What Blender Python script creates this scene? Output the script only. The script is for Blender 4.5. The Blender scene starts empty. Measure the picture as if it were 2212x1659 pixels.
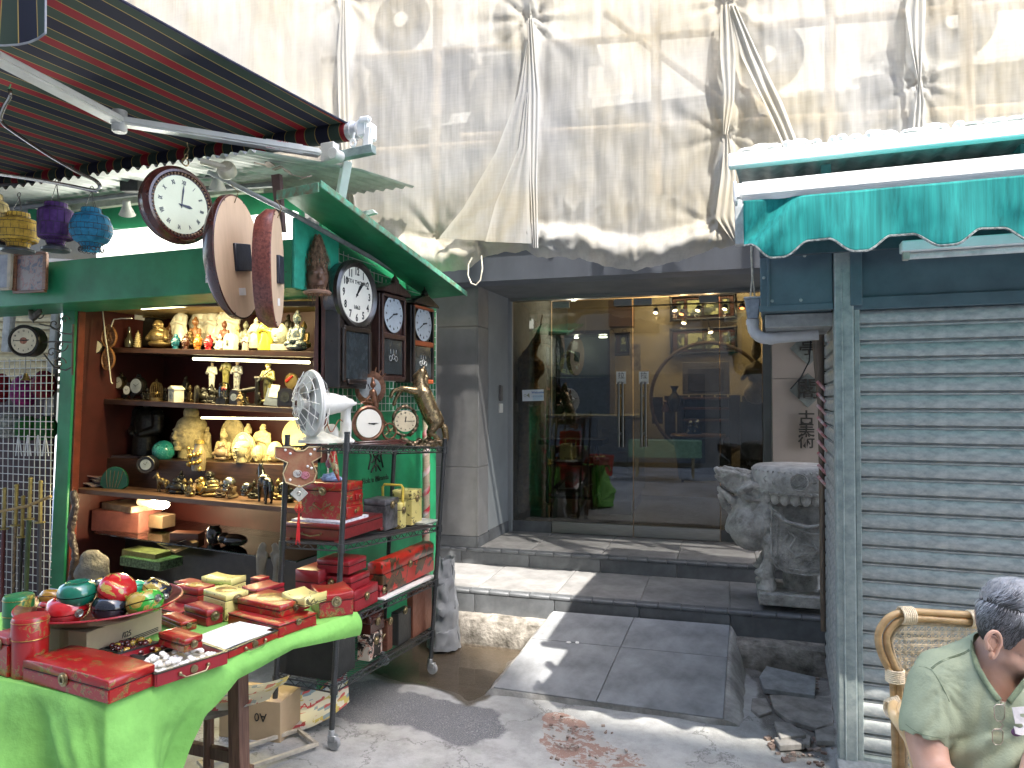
import bpy,bmesh,math,random
from mathutils import Vector,Matrix,Euler,noise
R=math.radians
PI=math.pi
scene=bpy.context.scene
COL=scene.collection
random.seed(7)
F=1540.0
CAMH=1.70
YAW=R(20.44)
PITCH=R(1.21)
cd=bpy.data.cameras.new('camera')
cam=bpy.data.objects.new('camera',cd)
COL.objects.link(cam)
cam.location=(0,0,CAMH)
cam.rotation_euler=(R(90)+PITCH,0,YAW)
cd.sensor_width=36
cd.lens=36*F/2212
cd.clip_start=0.05
cd.clip_end=400
scene.camera=cam
SUN_EL=R(58)
SUN_AZ=math.atan2(0.75,-0.66)
w=bpy.data.worlds.new('World')
scene.world=w
w.use_nodes=True
wn=w.node_tree
bg=wn.nodes['Background']
sk=wn.nodes.new('ShaderNodeTexSky')
sk.sky_type='NISHITA'
sk.sun_disc=False
sk.sun_elevation=SUN_EL
sk.sun_rotation=SUN_AZ
sk.dust_density=3.0
sk.air_density=1.0
wn.links.new(sk.outputs[0],bg.inputs[0])
bg.inputs[1].default_value=0.15
sd=bpy.data.lights.new('sun','SUN')
sun=bpy.data.objects.new('sun',sd)
COL.objects.link(sun)
sd.energy=2.0
sd.angle=R(0.6)
sd.color=(1.0,0.95,0.87)
sdir=Vector((math.sin(SUN_AZ)*math.cos(SUN_EL),math.cos(SUN_AZ)*math.cos(SUN_EL),math.sin(SUN_EL)))
sun.rotation_euler=sdir.to_track_quat('Z','Y').to_euler()
sun.location=sdir*30
scene.view_settings.view_transform='Standard'
scene.view_settings.look='None'
scene.view_settings.gamma=1
scene.view_settings.exposure=2.8
scene.view_settings.use_curve_mapping=False
_Rm=cam.rotation_euler.to_matrix()
def ray(u,v):
 return _Rm@Vector(((u-1106)/F,(829.5-v)/F,-1))
O=Vector((0,0,CAMH))
def onY(u,v,Y):
 d=ray(u,v);return O+d*(Y/d.y)
def onX(u,v,X):
 d=ray(u,v);return O+d*(X/d.x)
def onZ(u,v,Z):
 d=ray(u,v);return O+d*((Z-CAMH)/d.z)
def onS(u,v,c,k=0.07):
 d=ray(u,v);return O+d*(c/(d.y-k*d.x))
def ppm(P):
 """metres spanned by one picture pixel at a place"""
 fwd=Vector((-math.sin(YAW),math.cos(YAW),0))
 return (P-O).dot(fwd)/F
def sy(x,c,k=0.07):
 return c+k*x
_mats={}
def nt(name):
 m=bpy.data.materials.new(name);m.use_nodes=True
 return m,m.node_tree,m.node_tree.nodes['Principled BSDF']
def C4(c):
 return (c[0],c[1],c[2],1)
def pm(name,col,rough=.55,metal=0,var=.18,scale=14,bump=.08,coat=0,col2=None,trans=0,sheen=0,stretch=(1,1,1),bscale=None,spec=.5,detail=5):
 """plain procedural surface: base colour broken up by noise, with fine relief and uneven gloss"""
 if name in _mats:return _mats[name]
 m,t,b=nt(name)
 L=t.links.new
 tc=t.nodes.new('ShaderNodeTexCoord')
 mp=t.nodes.new('ShaderNodeMapping');mp.inputs['Scale'].default_value=stretch
 L(tc.outputs['Object'],mp.inputs[0])
 n=t.nodes.new('ShaderNodeTexNoise');n.inputs['Scale'].default_value=scale;n.inputs['Detail'].default_value=detail
 n.inputs['Roughness'].default_value=.62
 L(mp.outputs[0],n.inputs['Vector'])
 cr=t.nodes.new('ShaderNodeValToRGB')
 a=col2 if col2 else [max(0,x*(1-var*1.6))for x in col]
 hi=[min(1,x*(1+var))for x in col]
 cr.color_ramp.elements[0].position=.32;cr.color_ramp.elements[0].color=C4(a)
 cr.color_ramp.elements[1].position=.66;cr.color_ramp.elements[1].color=C4(hi)
 L(n.outputs[0],cr.inputs[0]);L(cr.outputs[0],b.inputs['Base Color'])
 rr=t.nodes.new('ShaderNodeMapRange')
 rr.inputs[3].default_value=min(1,rough*1.15);rr.inputs[4].default_value=rough*.8
 L(n.outputs[0],rr.inputs[0]);L(rr.outputs[0],b.inputs['Roughness'])
 b.inputs['Metallic'].default_value=metal
 b.inputs['Specular IOR Level'].default_value=spec
 if coat:b.inputs['Coat Weight'].default_value=coat;b.inputs['Coat Roughness'].default_value=.12
 if bump:
  n2=t.nodes.new('ShaderNodeTexNoise');n2.inputs['Scale'].default_value=bscale or scale*5;n2.inputs['Detail'].default_value=4
  L(mp.outputs[0],n2.inputs['Vector'])
  bp=t.nodes.new('ShaderNodeBump');bp.inputs['Strength'].default_value=bump;bp.inputs['Distance'].default_value=.02
  L(n2.outputs[0],bp.inputs['Height']);L(bp.outputs[0],b.inputs['Normal'])
 if trans:
  tr=t.nodes.new('ShaderNodeBsdfTranslucent');L(cr.outputs[0],tr.inputs[0])
  mx=t.nodes.new('ShaderNodeMixShader');mx.inputs[0].default_value=trans
  out=t.nodes['Material Output']
  L(b.outputs[0],mx.inputs[1]);L(tr.outputs[0],mx.inputs[2]);L(mx.outputs[0],out.inputs[0])
 _mats[name]=m
 return m
def emit(name,col,s):
 if name in _mats:return _mats[name]
 m,t,b=nt(name)
 b.inputs['Base Color'].default_value=C4([x*.8 for x in col])
 b.inputs['Emission Color'].default_value=C4(col);b.inputs['Emission Strength'].default_value=s
 _mats[name]=m
 return m
def lacquer(name,col,ink=(.32,.19,.05),ink2=(.10,.07,.02),scale=16,thr=.56,rough=.32):
 """lacquered box: coloured coat with painted gold and dark sprays"""
 if name in _mats:return _mats[name]
 m,t,b=nt(name);L=t.links.new
 tc=t.nodes.new('ShaderNodeTexCoord')
 n=t.nodes.new('ShaderNodeTexNoise');n.inputs['Scale'].default_value=scale;n.inputs['Detail'].default_value=8;n.inputs['Distortion'].default_value=1.2
 L(tc.outputs['Object'],n.inputs['Vector'])
 n1=t.nodes.new('ShaderNodeTexNoise');n1.inputs['Scale'].default_value=scale*.35;n1.inputs['Detail'].default_value=1
 L(tc.outputs['Object'],n1.inputs['Vector'])
 ad=t.nodes.new('ShaderNodeMath');ad.operation='MULTIPLY_ADD';ad.inputs[1].default_value=.55;L(n1.outputs[0],ad.inputs[0]);L(n.outputs[0],ad.inputs[2])
 cr=t.nodes.new('ShaderNodeValToRGB');cr.color_ramp.interpolation='LINEAR'
 e=cr.color_ramp.elements
 e[0].position=thr+.255;e[0].color=C4(col);e[1].position=thr+.285;e[1].color=C4(ink)
 x=e.new(thr+.33);x.color=C4(ink2)
 x=e.new(thr+.37);x.color=C4(ink)
 L(ad.outputs[0],cr.inputs[0])
 n3=t.nodes.new('ShaderNodeTexNoise');n3.inputs['Scale'].default_value=5
 L(tc.outputs['Object'],n3.inputs['Vector'])
 mv=t.nodes.new('ShaderNodeMapRange');mv.inputs[3].default_value=.7;mv.inputs[4].default_value=1.2;L(n3.outputs[0],mv.inputs[0])
 hs=t.nodes.new('ShaderNodeHueSaturation');L(mv.outputs[0],hs.inputs['Value']);L(cr.outputs[0],hs.inputs['Color'])
 L(hs.outputs[0],b.inputs['Base Color'])
 b.inputs['Roughness'].default_value=rough;b.inputs['Coat Weight'].default_value=.35;b.inputs['Coat Roughness'].default_value=.18
 _mats[name]=m
 return m
def wood(name,c1,c2,rough=.4,scale=3,coat=.2,axis='X'):
 if name in _mats:return _mats[name]
 m,t,b=nt(name);L=t.links.new
 tc=t.nodes.new('ShaderNodeTexCoord');mp=t.nodes.new('ShaderNodeMapping')
 mp.inputs['Scale'].default_value={'X':(1,9,9),'Y':(9,1,9),'Z':(9,9,1)}[axis]
 L(tc.outputs['Object'],mp.inputs[0])
 n=t.nodes.new('ShaderNodeTexNoise');n.inputs['Scale'].default_value=scale*3;n.inputs['Detail'].default_value=7;n.inputs['Distortion'].default_value=.6
 L(mp.outputs[0],n.inputs['Vector'])
 cr=t.nodes.new('ShaderNodeValToRGB');cr.color_ramp.elements[0].position=.35;cr.color_ramp.elements[1].position=.65
 cr.color_ramp.elements[0].color=C4(c1);cr.color_ramp.elements[1].color=C4(c2)
 L(n.outputs[0],cr.inputs[0]);L(cr.outputs[0],b.inputs['Base Color'])
 bp=t.nodes.new('ShaderNodeBump');bp.inputs['Strength'].default_value=.15;bp.inputs['Distance'].default_value=.01
 L(n.outputs[0],bp.inputs['Height']);L(bp.outputs[0],b.inputs['Normal'])
 b.inputs['Roughness'].default_value=rough;b.inputs['Coat Weight'].default_value=coat
 _mats[name]=m
 return m
def glass(name,tint=(.85,.9,.88),rough=0.0,mixf=.9,refl=1.0):
 """thin pane: see-through with fresnel reflection, dust"""
 if name in _mats:return _mats[name]
 m,t,b=nt(name);L=t.links.new
 t.nodes.remove(b)
 tr=t.nodes.new('ShaderNodeBsdfTransparent');tr.inputs[0].default_value=C4(tint)
 gl=t.nodes.new('ShaderNodeBsdfGlossy');gl.inputs['Roughness'].default_value=rough;gl.inputs['Color'].default_value=(refl,refl,refl,1)
 fr=t.nodes.new('ShaderNodeFresnel');fr.inputs['IOR'].default_value=1.75
 mx=t.nodes.new('ShaderNodeMixShader')
 L(fr.outputs[0],mx.inputs[0]);L(tr.outputs[0],mx.inputs[1]);L(gl.outputs[0],mx.inputs[2]);L(mx.outputs[0],t.nodes['Material Output'].inputs[0])
 _mats[name]=m
 return m
class G:
 def __init__(s):s.v=[];s.f=[];s.M=Matrix.Identity(4);s.mi=[];s.cur=0
 def at(s,loc=(0,0,0),rot=(0,0,0),sc=(1,1,1)):
  s.M=Matrix.LocRotScale(Vector(loc),Euler(rot),Vector(sc));return s
 def add(s,vs,fs):
  o=len(s.v)
  s.v+=[s.M@Vector(p)for p in vs]
  s.f+=[[i+o for i in f]for f in fs]
  s.mi+=[s.cur]*len(fs)
  return s
 def box(s,c,d,rot=(0,0,0)):
  m=Euler(rot).to_matrix();c=Vector(c);x,y,z=d[0]/2,d[1]/2,d[2]/2
  vs=[c+m@Vector(p)for p in ((-x,-y,-z),(x,-y,-z),(x,y,-z),(-x,y,-z),(-x,-y,z),(x,-y,z),(x,y,z),(-x,y,z))]
  return s.add(vs,[(3,2,1,0),(4,5,6,7),(0,1,5,4),(1,2,6,5),(2,3,7,6),(3,0,4,7)])
 def hexa(s,lo,hi):
  """box from 4 lower corners and 4 upper corners (counter-clockwise seen from above)"""
  return s.add(list(lo)+list(hi),[(3,2,1,0),(4,5,6,7),(0,1,5,4),(1,2,6,5),(2,3,7,6),(3,0,4,7)])
 def cyl(s,p0,p1,r0,r1=None,n=14,cap=True):
  p0=Vector(p0);p1=Vector(p1);r1=r0 if r1 is None else r1
  q=(p1-p0).to_track_quat('Z','Y').to_matrix()
  vs=[]
  for p,r in ((p0,r0),(p1,r1)):
   vs+=[p+q@Vector((r*math.cos(2*PI*i/n),r*math.sin(2*PI*i/n),0))for i in range(n)]
  fs=[(i,(i+1)%n,n+(i+1)%n,n+i)for i in range(n)]
  if cap:fs+=[tuple(range(n-1,-1,-1)),tuple(range(n,2*n))]
  return s.add(vs,fs)
 def tube(s,pts,r,n=8,closed=False):
  pts=[Vector(p)for p in pts];k=len(pts)
  rs=r if isinstance(r,(list,tuple))else [r]*k
  vs=[];fs=[];prev=None
  for i,p in enumerate(pts):
   a=pts[(i-1)%k]if (i or closed)else p
   b=pts[(i+1)%k]if (i<k-1 or closed)else p
   d=(b-a).normalized()if (b-a).length>1e-9 else Vector((0,0,1))
   if prev is None:
    x=d.orthogonal().normalized()
   else:
    x=(prev-d*prev.dot(d))
    x=x.normalized()if x.length>1e-6 else d.orthogonal().normalized()
   prev=x;y=d.cross(x)
   vs+=[p+(x*math.cos(2*PI*j/n)+y*math.sin(2*PI*j/n))*rs[i]for j in range(n)]
  m=k if closed else k-1
  for i in range(m):
   a=i*n;b=((i+1)%k)*n
   fs+=[(a+j,a+(j+1)%n,b+(j+1)%n,b+j)for j in range(n)]
  if not closed:fs+=[tuple(range(n-1,-1,-1)),tuple(range((k-1)*n,k*n))]
  return s.add(vs,fs)
 def lathe(s,prof,n=24,c=(0,0,0),sx=1,sy_=1):
  vs=[];c=Vector(c)
  for r,z in prof:
   vs+=[c+Vector((r*sx*math.cos(2*PI*i/n),r*sy_*math.sin(2*PI*i/n),z))for i in range(n)]
  fs=[]
  for k in range(len(prof)-1):
   fs+=[(k*n+i,k*n+(i+1)%n,(k+1)*n+(i+1)%n,(k+1)*n+i)for i in range(n)]
  if prof[0][0]>1e-5:fs.append(tuple(range(n-1,-1,-1)))
  if prof[-1][0]>1e-5:fs.append(tuple(range((len(prof)-1)*n,len(prof)*n)))
  return s.add(vs,fs)
 def ell(s,c,r,rot=(0,0,0),n=14,m=9):
  mt=Euler(rot).to_matrix();c=Vector(c);vs=[c+mt@Vector((0,0,-r[2]))]
  for k in range(1,m):
   a=-PI/2+PI*k/m
   vs+=[c+mt@Vector((r[0]*math.cos(a)*math.cos(2*PI*i/n),r[1]*math.cos(a)*math.sin(2*PI*i/n),r[2]*math.sin(a)))for i in range(n)]
  vs.append(c+mt@Vector((0,0,r[2])))
  fs=[(0,1+(i+1)%n,1+i)for i in range(n)]
  for k in range(m-2):
   a=1+k*n;b=a+n
   fs+=[(a+i,a+(i+1)%n,b+(i+1)%n,b+i)for i in range(n)]
  a=1+(m-2)*n;top=len(vs)-1
  fs+=[(a+i,a+(i+1)%n,top)for i in range(n)]
  return s.add(vs,fs)
 def cap(s,p0,r0,p1,r1,n=12):
  """capsule with tapered radius"""
  s.cyl(p0,p1,r0,r1,n);s.ell(p0,(r0,)*3,n=n,m=8);s.ell(p1,(r1,)*3,n=n,m=8);return s
 def prism(s,pts,y0,y1):
  """outline in XZ extruded along Y"""
  k=len(pts);vs=[(p[0],y0,p[1])for p in pts]+[(p[0],y1,p[1])for p in pts]
  return s.add(vs,[tuple(range(k-1,-1,-1))[::-1],tuple(range(2*k-1,k-1,-1))]+[(i,i+k,(i+1)%k+k,(i+1)%k)for i in range(k)])
 def slab(s,pts,z0,z1):
  """outline in XY extruded along Z"""
  k=len(pts);vs=[(p[0],p[1],z0)for p in pts]+[(p[0],p[1],z1)for p in pts]
  return s.add(vs,[tuple(range(k-1,-1,-1)),tuple(range(k,2*k))]+[(i,(i+1)%k,(i+1)%k+k,i+k)for i in range(k)])
 def grid(s,fn,nu,nv):
  vs=[fn(i/nu,j/nv)for j in range(nv+1)for i in range(nu+1)]
  fs=[(j*(nu+1)+i,j*(nu+1)+i+1,(j+1)*(nu+1)+i+1,(j+1)*(nu+1)+i)for j in range(nv)for i in range(nu)]
  return s.add(vs,fs)
 def torus(s,c,Rr,r,axis='Z',n=32,m=7,arc=2*PI,a0=0,sx=1):
  pts=[]
  k=n if arc>=2*PI-1e-6 else n+1
  for i in range(k):
   a=a0+arc*i/n;x,y=Rr*sx*math.cos(a),Rr*math.sin(a)
   pts.append(Vector(c)+Vector({'Z':(x,y,0),'Y':(x,0,y),'X':(0,x,y)}[axis]))
  return s.tube(pts,r,m,closed=(k==n))
 def build(s,name,mat,parent=None,smooth=True,bevel=0,seg=1,ang=38,label=None,cat=None,group=None,kind=None,loc=None,rot=None,origin=None,wn_=False,keep=False):
  me=bpy.data.meshes.new(name)
  if origin is not None:
   o_=Vector(origin);vv=[p-o_ for p in s.v]
  else:vv=s.v
  me.from_pydata([tuple(p)for p in vv],[],s.f)
  if max(s.mi or [0]):me.polygons.foreach_set('material_index',s.mi)
  bm=bmesh.new();bm.from_mesh(me)
  if bevel:
   bmesh.ops.remove_doubles(bm,verts=bm.verts,dist=1e-6)
  if not keep:bmesh.ops.recalc_face_normals(bm,faces=bm.faces)
  if bevel:
   es=[e for e in bm.edges if len(e.link_faces)==2 and e.calc_face_angle(0)>R(30)]
   bmesh.ops.bevel(bm,geom=es,offset=bevel,segments=seg,affect='EDGES',clamp_overlap=True)
  bm.to_mesh(me);bm.free()
  if smooth:
   me.shade_smooth();me.set_sharp_from_angle(angle=R(ang))
  for q in (mat if isinstance(mat,(list,tuple))else [mat]):
   if q:me.materials.append(q)
  ob=bpy.data.objects.new(name,me);COL.objects.link(ob)
  if parent:ob.parent=parent
  if loc is not None:ob.location=loc
  elif origin is not None:ob.location=origin
  if rot is not None:ob.rotation_euler=rot
  tag(ob,label,cat,group,kind)
  return ob
def tag(o,label=None,cat=None,group=None,kind=None):
 if label:o['label']=label
 if cat:o['category']=cat
 if group:o['group']=group
 if kind:o['kind']=kind
 return o
def thing(name,label,cat,loc=(0,0,0),rot=(0,0,0),group=None,sc=1):
 o=bpy.data.objects.new(name,None);COL.objects.link(o)
 o.empty_display_size=.05
 o.location=loc;o.rotation_euler=rot;o.scale=(sc,sc,sc)
 return tag(o,label,cat,group)
def copy_tree(o,parent=None,loc=None,rot=None,label=None):
 c=o.copy();COL.objects.link(c)
 if parent:c.parent=parent
 for ch in list(o.children):copy_tree(ch,c)
 if loc is not None:c.location=loc
 if rot is not None:c.rotation_euler=rot
 if label:c['label']=label
 return c
def bake(ob):
 """freeze the modifiers of an object into its mesh"""
 dg=bpy.context.evaluated_depsgraph_get()
 me=bpy.data.meshes.new_from_object(ob.evaluated_get(dg))
 ob.modifiers.clear();old=ob.data;ob.data=me
 me.name=ob.name
 return ob
def blobmesh(g,voxel,smooth=6,factor=.5,sub=0):
 """union of the collected rounded forms into one continuous skin; returns a mesh"""
 ob=g.build('form',None,keep=False)
 md=ob.modifiers.new('r','REMESH');md.mode='VOXEL';md.voxel_size=voxel;md.use_smooth_shade=True
 if smooth:
  ms=ob.modifiers.new('s','SMOOTH');ms.factor=factor;ms.iterations=smooth
 dg=bpy.context.evaluated_depsgraph_get()
 me=bpy.data.meshes.new_from_object(ob.evaluated_get(dg))
 bpy.data.objects.remove(ob)
 me.shade_smooth()
 return me
def meshob(name,me,mat,parent=None,loc=None,rot=None,sc=None,**kw):
 me=me.copy();me.name=name
 me.materials.clear();me.materials.append(mat)
 ob=bpy.data.objects.new(name,me);COL.objects.link(ob)
 if parent:ob.parent=parent
 if loc is not None:ob.location=loc
 if rot is not None:ob.rotation_euler=rot
 if sc is not None:ob.scale=sc if isinstance(sc,(tuple,list))else (sc,)*3
 tag(ob,kw.get('label'),kw.get('cat'),kw.get('group'),kw.get('kind'))
 return ob
def roughen(me,amp,sc,seed=0,amp2=0,sc2=1):
 off=Vector((seed*3.1,seed*1.7,seed*.9))
 co=[v.co.copy()for v in me.vertices];nn=[v.normal.copy()for v in me.vertices];out=[]
 for c,n in zip(co,nn):
  d=noise.noise(c*sc+off)*amp
  if amp2:d+=noise.noise(c*sc2+off)*amp2
  out+=list(c+n*d)
 me.vertices.foreach_set('co',out);me.update()
 return me
def text(s,size,mat,loc,rot,parent=None,ext=.0006,name='lettering',align='CENTER',bold=0,xs=1.0,**kw):
 cu=bpy.data.curves.new(name,'FONT');cu.body=s;cu.size=size;cu.extrude=ext;cu.offset=bold
 cu.align_x=align;cu.align_y='CENTER';cu.resolution_u=2
 ob=bpy.data.objects.new(name,cu);COL.objects.link(ob)
 dg=bpy.context.evaluated_depsgraph_get()
 me=bpy.data.meshes.new_from_object(ob.evaluated_get(dg))
 bpy.data.objects.remove(ob)
 me.materials.clear();me.materials.append(mat)
 o=bpy.data.objects.new(name,me);COL.objects.link(o)
 if parent:o.parent=parent
 o.location=loc;o.rotation_euler=rot;o.scale=(xs,1,1)
 tag(o,kw.get('label'),kw.get('cat'),kw.get('group'),kw.get('kind'))
 return o
FRONT=(R(90),0,0)
def area(name,loc,rot,sx,sy_,power,col=(1,1,1),parent=None):
 l=bpy.data.lights.new(name,'AREA');l.shape='RECTANGLE';l.size=sx;l.size_y=sy_;l.energy=power;l.color=col
 o=bpy.data.objects.new(name,l);COL.objects.link(o);o.location=loc;o.rotation_euler=rot
 if parent:o.parent=parent
 return o
def point(name,loc,power,col=(1,.85,.6),r=.03,parent=None):
 l=bpy.data.lights.new(name,'POINT');l.energy=power;l.color=col;l.shadow_soft_size=r
 o=bpy.data.objects.new(name,l);COL.objects.link(o);o.location=loc
 if parent:o.parent=parent
 return o
KA=math.atan(0.07)
CA,SA=math.cos(KA),math.sin(KA)
SROT=(0,0,KA)
def loc(P):
 return Vector((P.x*CA+P.y*SA,-P.x*SA+P.y*CA,P.z))
def wor(s,d,z):
 return Vector((s*CA-d*SA,s*SA+d*CA,z))
def LS(u,v,c):return loc(onS(u,v,c))
def D(c):return c*CA
m_tile=pm('dark_step_tile',(.125,.132,.14),rough=.55,var=.22,scale=6,bump=.03,bscale=60)
m_tread=pm('tread_tile',(.24,.235,.23),rough=.6,var=.2,scale=5,bump=.04,bscale=60)
m_grout=pm('grout',(.36,.35,.33),rough=.9)
m_conc=pm('kerb_concrete',(.26,.24,.21),rough=.9,var=.35,scale=9,bump=.5,col2=(.09,.08,.065),bscale=40)
m_wallg=pm('grey_wall',(.17,.18,.195),rough=.7,var=.08,scale=3,bump=.03)
m_steel=pm('brushed_steel',(.34,.34,.33),rough=.35,metal=.9,var=.1,scale=8,stretch=(1,1,14),bump=.02)
m_dark=pm('black_gap',(.02,.02,.02),rough=.8)
def poly(pts,z=0):return [onZ(u,v,z).to_2d()for u,v in pts]
def pdist(p,pl):
 """signed distance to outline, negative inside"""
 ins=False;best=1e9;k=len(pl)
 for i in range(k):
  a=pl[i];b=pl[(i+1)%k]
  if (a.y>p.y)!=(b.y>p.y)and p.x<(b.x-a.x)*(p.y-a.y)/(b.y-a.y)+a.x:ins=not ins
  ab=b-a;t=max(0,min(1,(p-a).dot(ab)/ab.length_squared));best=min(best,(p-a-ab*t).length)
 return -best if ins else best
PUD=poly([(780,1400),(850,1345),(975,1360),(1100,1368),(1160,1375),(1110,1440),(1062,1488),(1040,1512),(1010,1520),(975,1500),(930,1478),(860,1468),(790,1455)])
ASP=poly([(600,1490),(800,1470),(930,1500),(1080,1545),(1090,1600),(960,1600),(830,1560),(700,1540),(600,1530)])
BRK=poly([(1195,1545),(1260,1555),(1320,1600),(1375,1650),(1300,1660),(1220,1640),(1185,1600)])
BED=poly([(1195,1310),(1578,1345),(1625,1420),(1650,1480),(1665,1550),(1590,1585),(1420,1572),(1200,1530),(1060,1500),(1120,1440)])
DRT=poly([(1590,1430),(1790,1450),(1800,1659),(1770,1640),(1700,1640),(1655,1560),(1640,1480)])
def fbm(x,y,s=1,o=0):
 return noise.noise(Vector((x*s,y*s,o)))+.5*noise.noise(Vector((x*s*2.1,y*s*2.1,o+3)))+.25*noise.noise(Vector((x*s*4.3,y*s*4.3,o+7)))
x0,x1,y0,y1=-5.2,2.6,0.6,5.0
NX,NY=260,190
vs,cs=[],[]
def sst(a,b,x):t=max(0,min(1,(x-a)/(b-a)));return t*t*(3-2*t)
for j in range(NY+1):
 for i in range(NX+1):
  X=x0+(x1-x0)*i/NX;Y=y0+(y1-y0)*j/NY;p=Vector((X,Y))
  n=fbm(X,Y,3.1)*.05
  near=-3.1<X<1.2
  a=b=c=dd=0;z=fbm(X,Y,1.3,5)*.006+fbm(X,Y,9,2)*.0022
  if near:
   dp=pdist(p,PUD)+n
   b=1-sst(-.02,.09,dp);z-=.035*(1-sst(-.10,.03,dp))
   a=1-sst(-.05,.06,pdist(p,ASP)+n*2.2)
   c=1-sst(-.02,.04,pdist(p,BRK)+n*1.6)
   dd=1-sst(-.03,.04,pdist(p,DRT)+n*1.2)
   db=pdist(p,BED)+n*.5
   z+=.012*(1-sst(-.01,.02,db))
   z+=dd*(fbm(X,Y,14,9)*.012)
   z-=c*.012
  vs.append((X,Y,z));cs+=[a,b,c,dd]
fs=[(j*(NX+1)+i,j*(NX+1)+i+1,(j+1)*(NX+1)+i+1,(j+1)*(NX+1)+i)for j in range(NY)for i in range(NX)]
me=bpy.data.meshes.new('ground');me.from_pydata(vs,[],fs)
at=me.color_attributes.new('mask','FLOAT_COLOR','POINT');at.data.foreach_set('color',cs)
me.shade_smooth()
ground=bpy.data.objects.new('ground',me);COL.objects.link(ground);tag(ground,'cracked pale cement lane with asphalt patches',kind='structure')
m,t,b=nt('lane_cement');L=t.links.new
tc=t.nodes.new('ShaderNodeTexCoord')
def NZ(sc,det=6,rg=.6,dist=0):
 n=t.nodes.new('ShaderNodeTexNoise');n.inputs['Scale'].default_value=sc;n.inputs['Detail'].default_value=det
 n.inputs['Roughness'].default_value=rg;n.inputs['Distortion'].default_value=dist;L(tc.outputs['Object'],n.inputs['Vector']);return n
def RAMP(src,*st):
 r=t.nodes.new('ShaderNodeValToRGB');e=r.color_ramp.elements
 e[0].position,e[0].color=st[0][0],C4(st[0][1]);e[1].position,e[1].color=st[-1][0],C4(st[-1][1])
 for pz,cz in st[1:-1]:
  x=e.new(pz);x.color=C4(cz)
 L(src,r.inputs[0]);return r
def MIX(f,a,bb,typ='MIX'):
 x=t.nodes.new('ShaderNodeMix');x.data_type='RGBA';x.blend_type=typ
 if hasattr(f,'links'):L(f,x.inputs[0])
 else:x.inputs[0].default_value=f
 for s_,i in ((a,6),(bb,7)):
  if hasattr(s_,'links'):L(s_,x.inputs[i])
  else:x.inputs[i].default_value=C4(s_)
 return x.outputs[2]
def MATH(op,a,bb=0,cl=False):
 x=t.nodes.new('ShaderNodeMath');x.operation=op;x.use_clamp=cl
 for s_,i in ((a,0),(bb,1)):
  if hasattr(s_,'links'):L(s_,x.inputs[i])
  else:x.inputs[i].default_value=s_
 return x.outputs[0]
big=NZ(1.1,5,.6,.4);mid=NZ(7,8,.7);fine=NZ(60,4,.7);grit=NZ(180,2,.6)
base=RAMP(big.outputs[0],(.33,(.27,.27,.26)),(.48,(.37,.37,.355)),(.62,(.43,.425,.41)),(.75,(.33,.35,.30)))
base2=MIX(MATH('MULTIPLY',RAMP(mid.outputs[0],(.42,(0,0,0)),(.62,(1,1,1))).outputs[0],.55),base.outputs[0],(.21,.205,.195))
vo=t.nodes.new('ShaderNodeTexVoronoi');vo.feature='DISTANCE_TO_EDGE';vo.inputs['Scale'].default_value=1.15
wv=t.nodes.new('ShaderNodeVectorMath');wv.operation='MULTIPLY_ADD';wv.inputs[1].default_value=(.35,.35,.35)
L(mid.outputs['Color'],wv.inputs[0]);L(tc.outputs['Object'],wv.inputs[2]);L(wv.outputs[0],vo.inputs['Vector'])
crack=MATH('LESS_THAN',vo.outputs['Distance'],.006)
base3=MIX(MATH('MULTIPLY',crack,.6),base2,(.1,.1,.09))
va=t.nodes.new('ShaderNodeVertexColor');va.layer_name='mask'
sp=t.nodes.new('ShaderNodeSeparateColor');L(va.outputs[0],sp.inputs[0])
asp=RAMP(grit.outputs[0],(.35,(.07,.072,.08)),(.6,(.16,.162,.17)),(.75,(.36,.36,.35)))
def soft(msk,amt=.5):
 return MATH('GREATER_THAN',MATH('ADD',msk,MATH('MULTIPLY',MATH('SUBTRACT',mid.outputs[0],.5),amt)),.5)
def edge(msk,amt=.9):
 r=MATH('ADD',msk,MATH('MULTIPLY',MATH('SUBTRACT',mid.outputs[0],.5),amt))
 return MATH('MULTIPLY',MATH('SUBTRACT',r,.35),3.0,True)
c1=MIX(MATH('MULTIPLY',edge(sp.outputs[0]),.85),base3,asp.outputs[0])
mud=RAMP(mid.outputs[0],(.3,(.05,.042,.033)),(.7,(.13,.11,.085)))
c2=MIX(edge(sp.outputs[1],.5),c1,mud.outputs[0])
vb=t.nodes.new('ShaderNodeTexVoronoi');vb.inputs['Scale'].default_value=17;vb.distance='MANHATTAN'
mpb=t.nodes.new('ShaderNodeMapping');mpb.inputs['Scale'].default_value=(1,1.9,1);mpb.inputs['Rotation'].default_value=(0,0,.7)
L(wv.outputs[0],mpb.inputs[0]);L(mpb.outputs[0],vb.inputs['Vector'])
sc2=t.nodes.new('ShaderNodeSeparateColor');L(vb.outputs['Color'],sc2.inputs[0])
brick=MIX(MATH('GREATER_THAN',sc2.outputs[0],.45),(.36,.345,.32),(.27,.17,.135))
c3=MIX(soft(sp.outputs[2],1.6),c2,brick)
dirt=RAMP(mid.outputs[0],(.35,(.06,.055,.048)),(.6,(.16,.15,.135)))
c4=MIX(MATH('MULTIPLY',edge(va.outputs['Alpha'],1.1),.9),c3,dirt.outputs[0])
L(MIX(MATH('MULTIPLY',RAMP(grit.outputs[0],(.60,(0,0,0)),(.66,(1,1,1))).outputs[0],.35),c4,(.5,.49,.46)),b.inputs['Base Color'])
wet=edge(sp.outputs[1],.4)
ro=MATH('SUBTRACT',.92,MATH('MULTIPLY',wet,.55));L(ro,b.inputs['Roughness'])
bp=t.nodes.new('ShaderNodeBump');bp.inputs['Strength'].default_value=.55;bp.inputs['Distance'].default_value=.012
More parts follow.
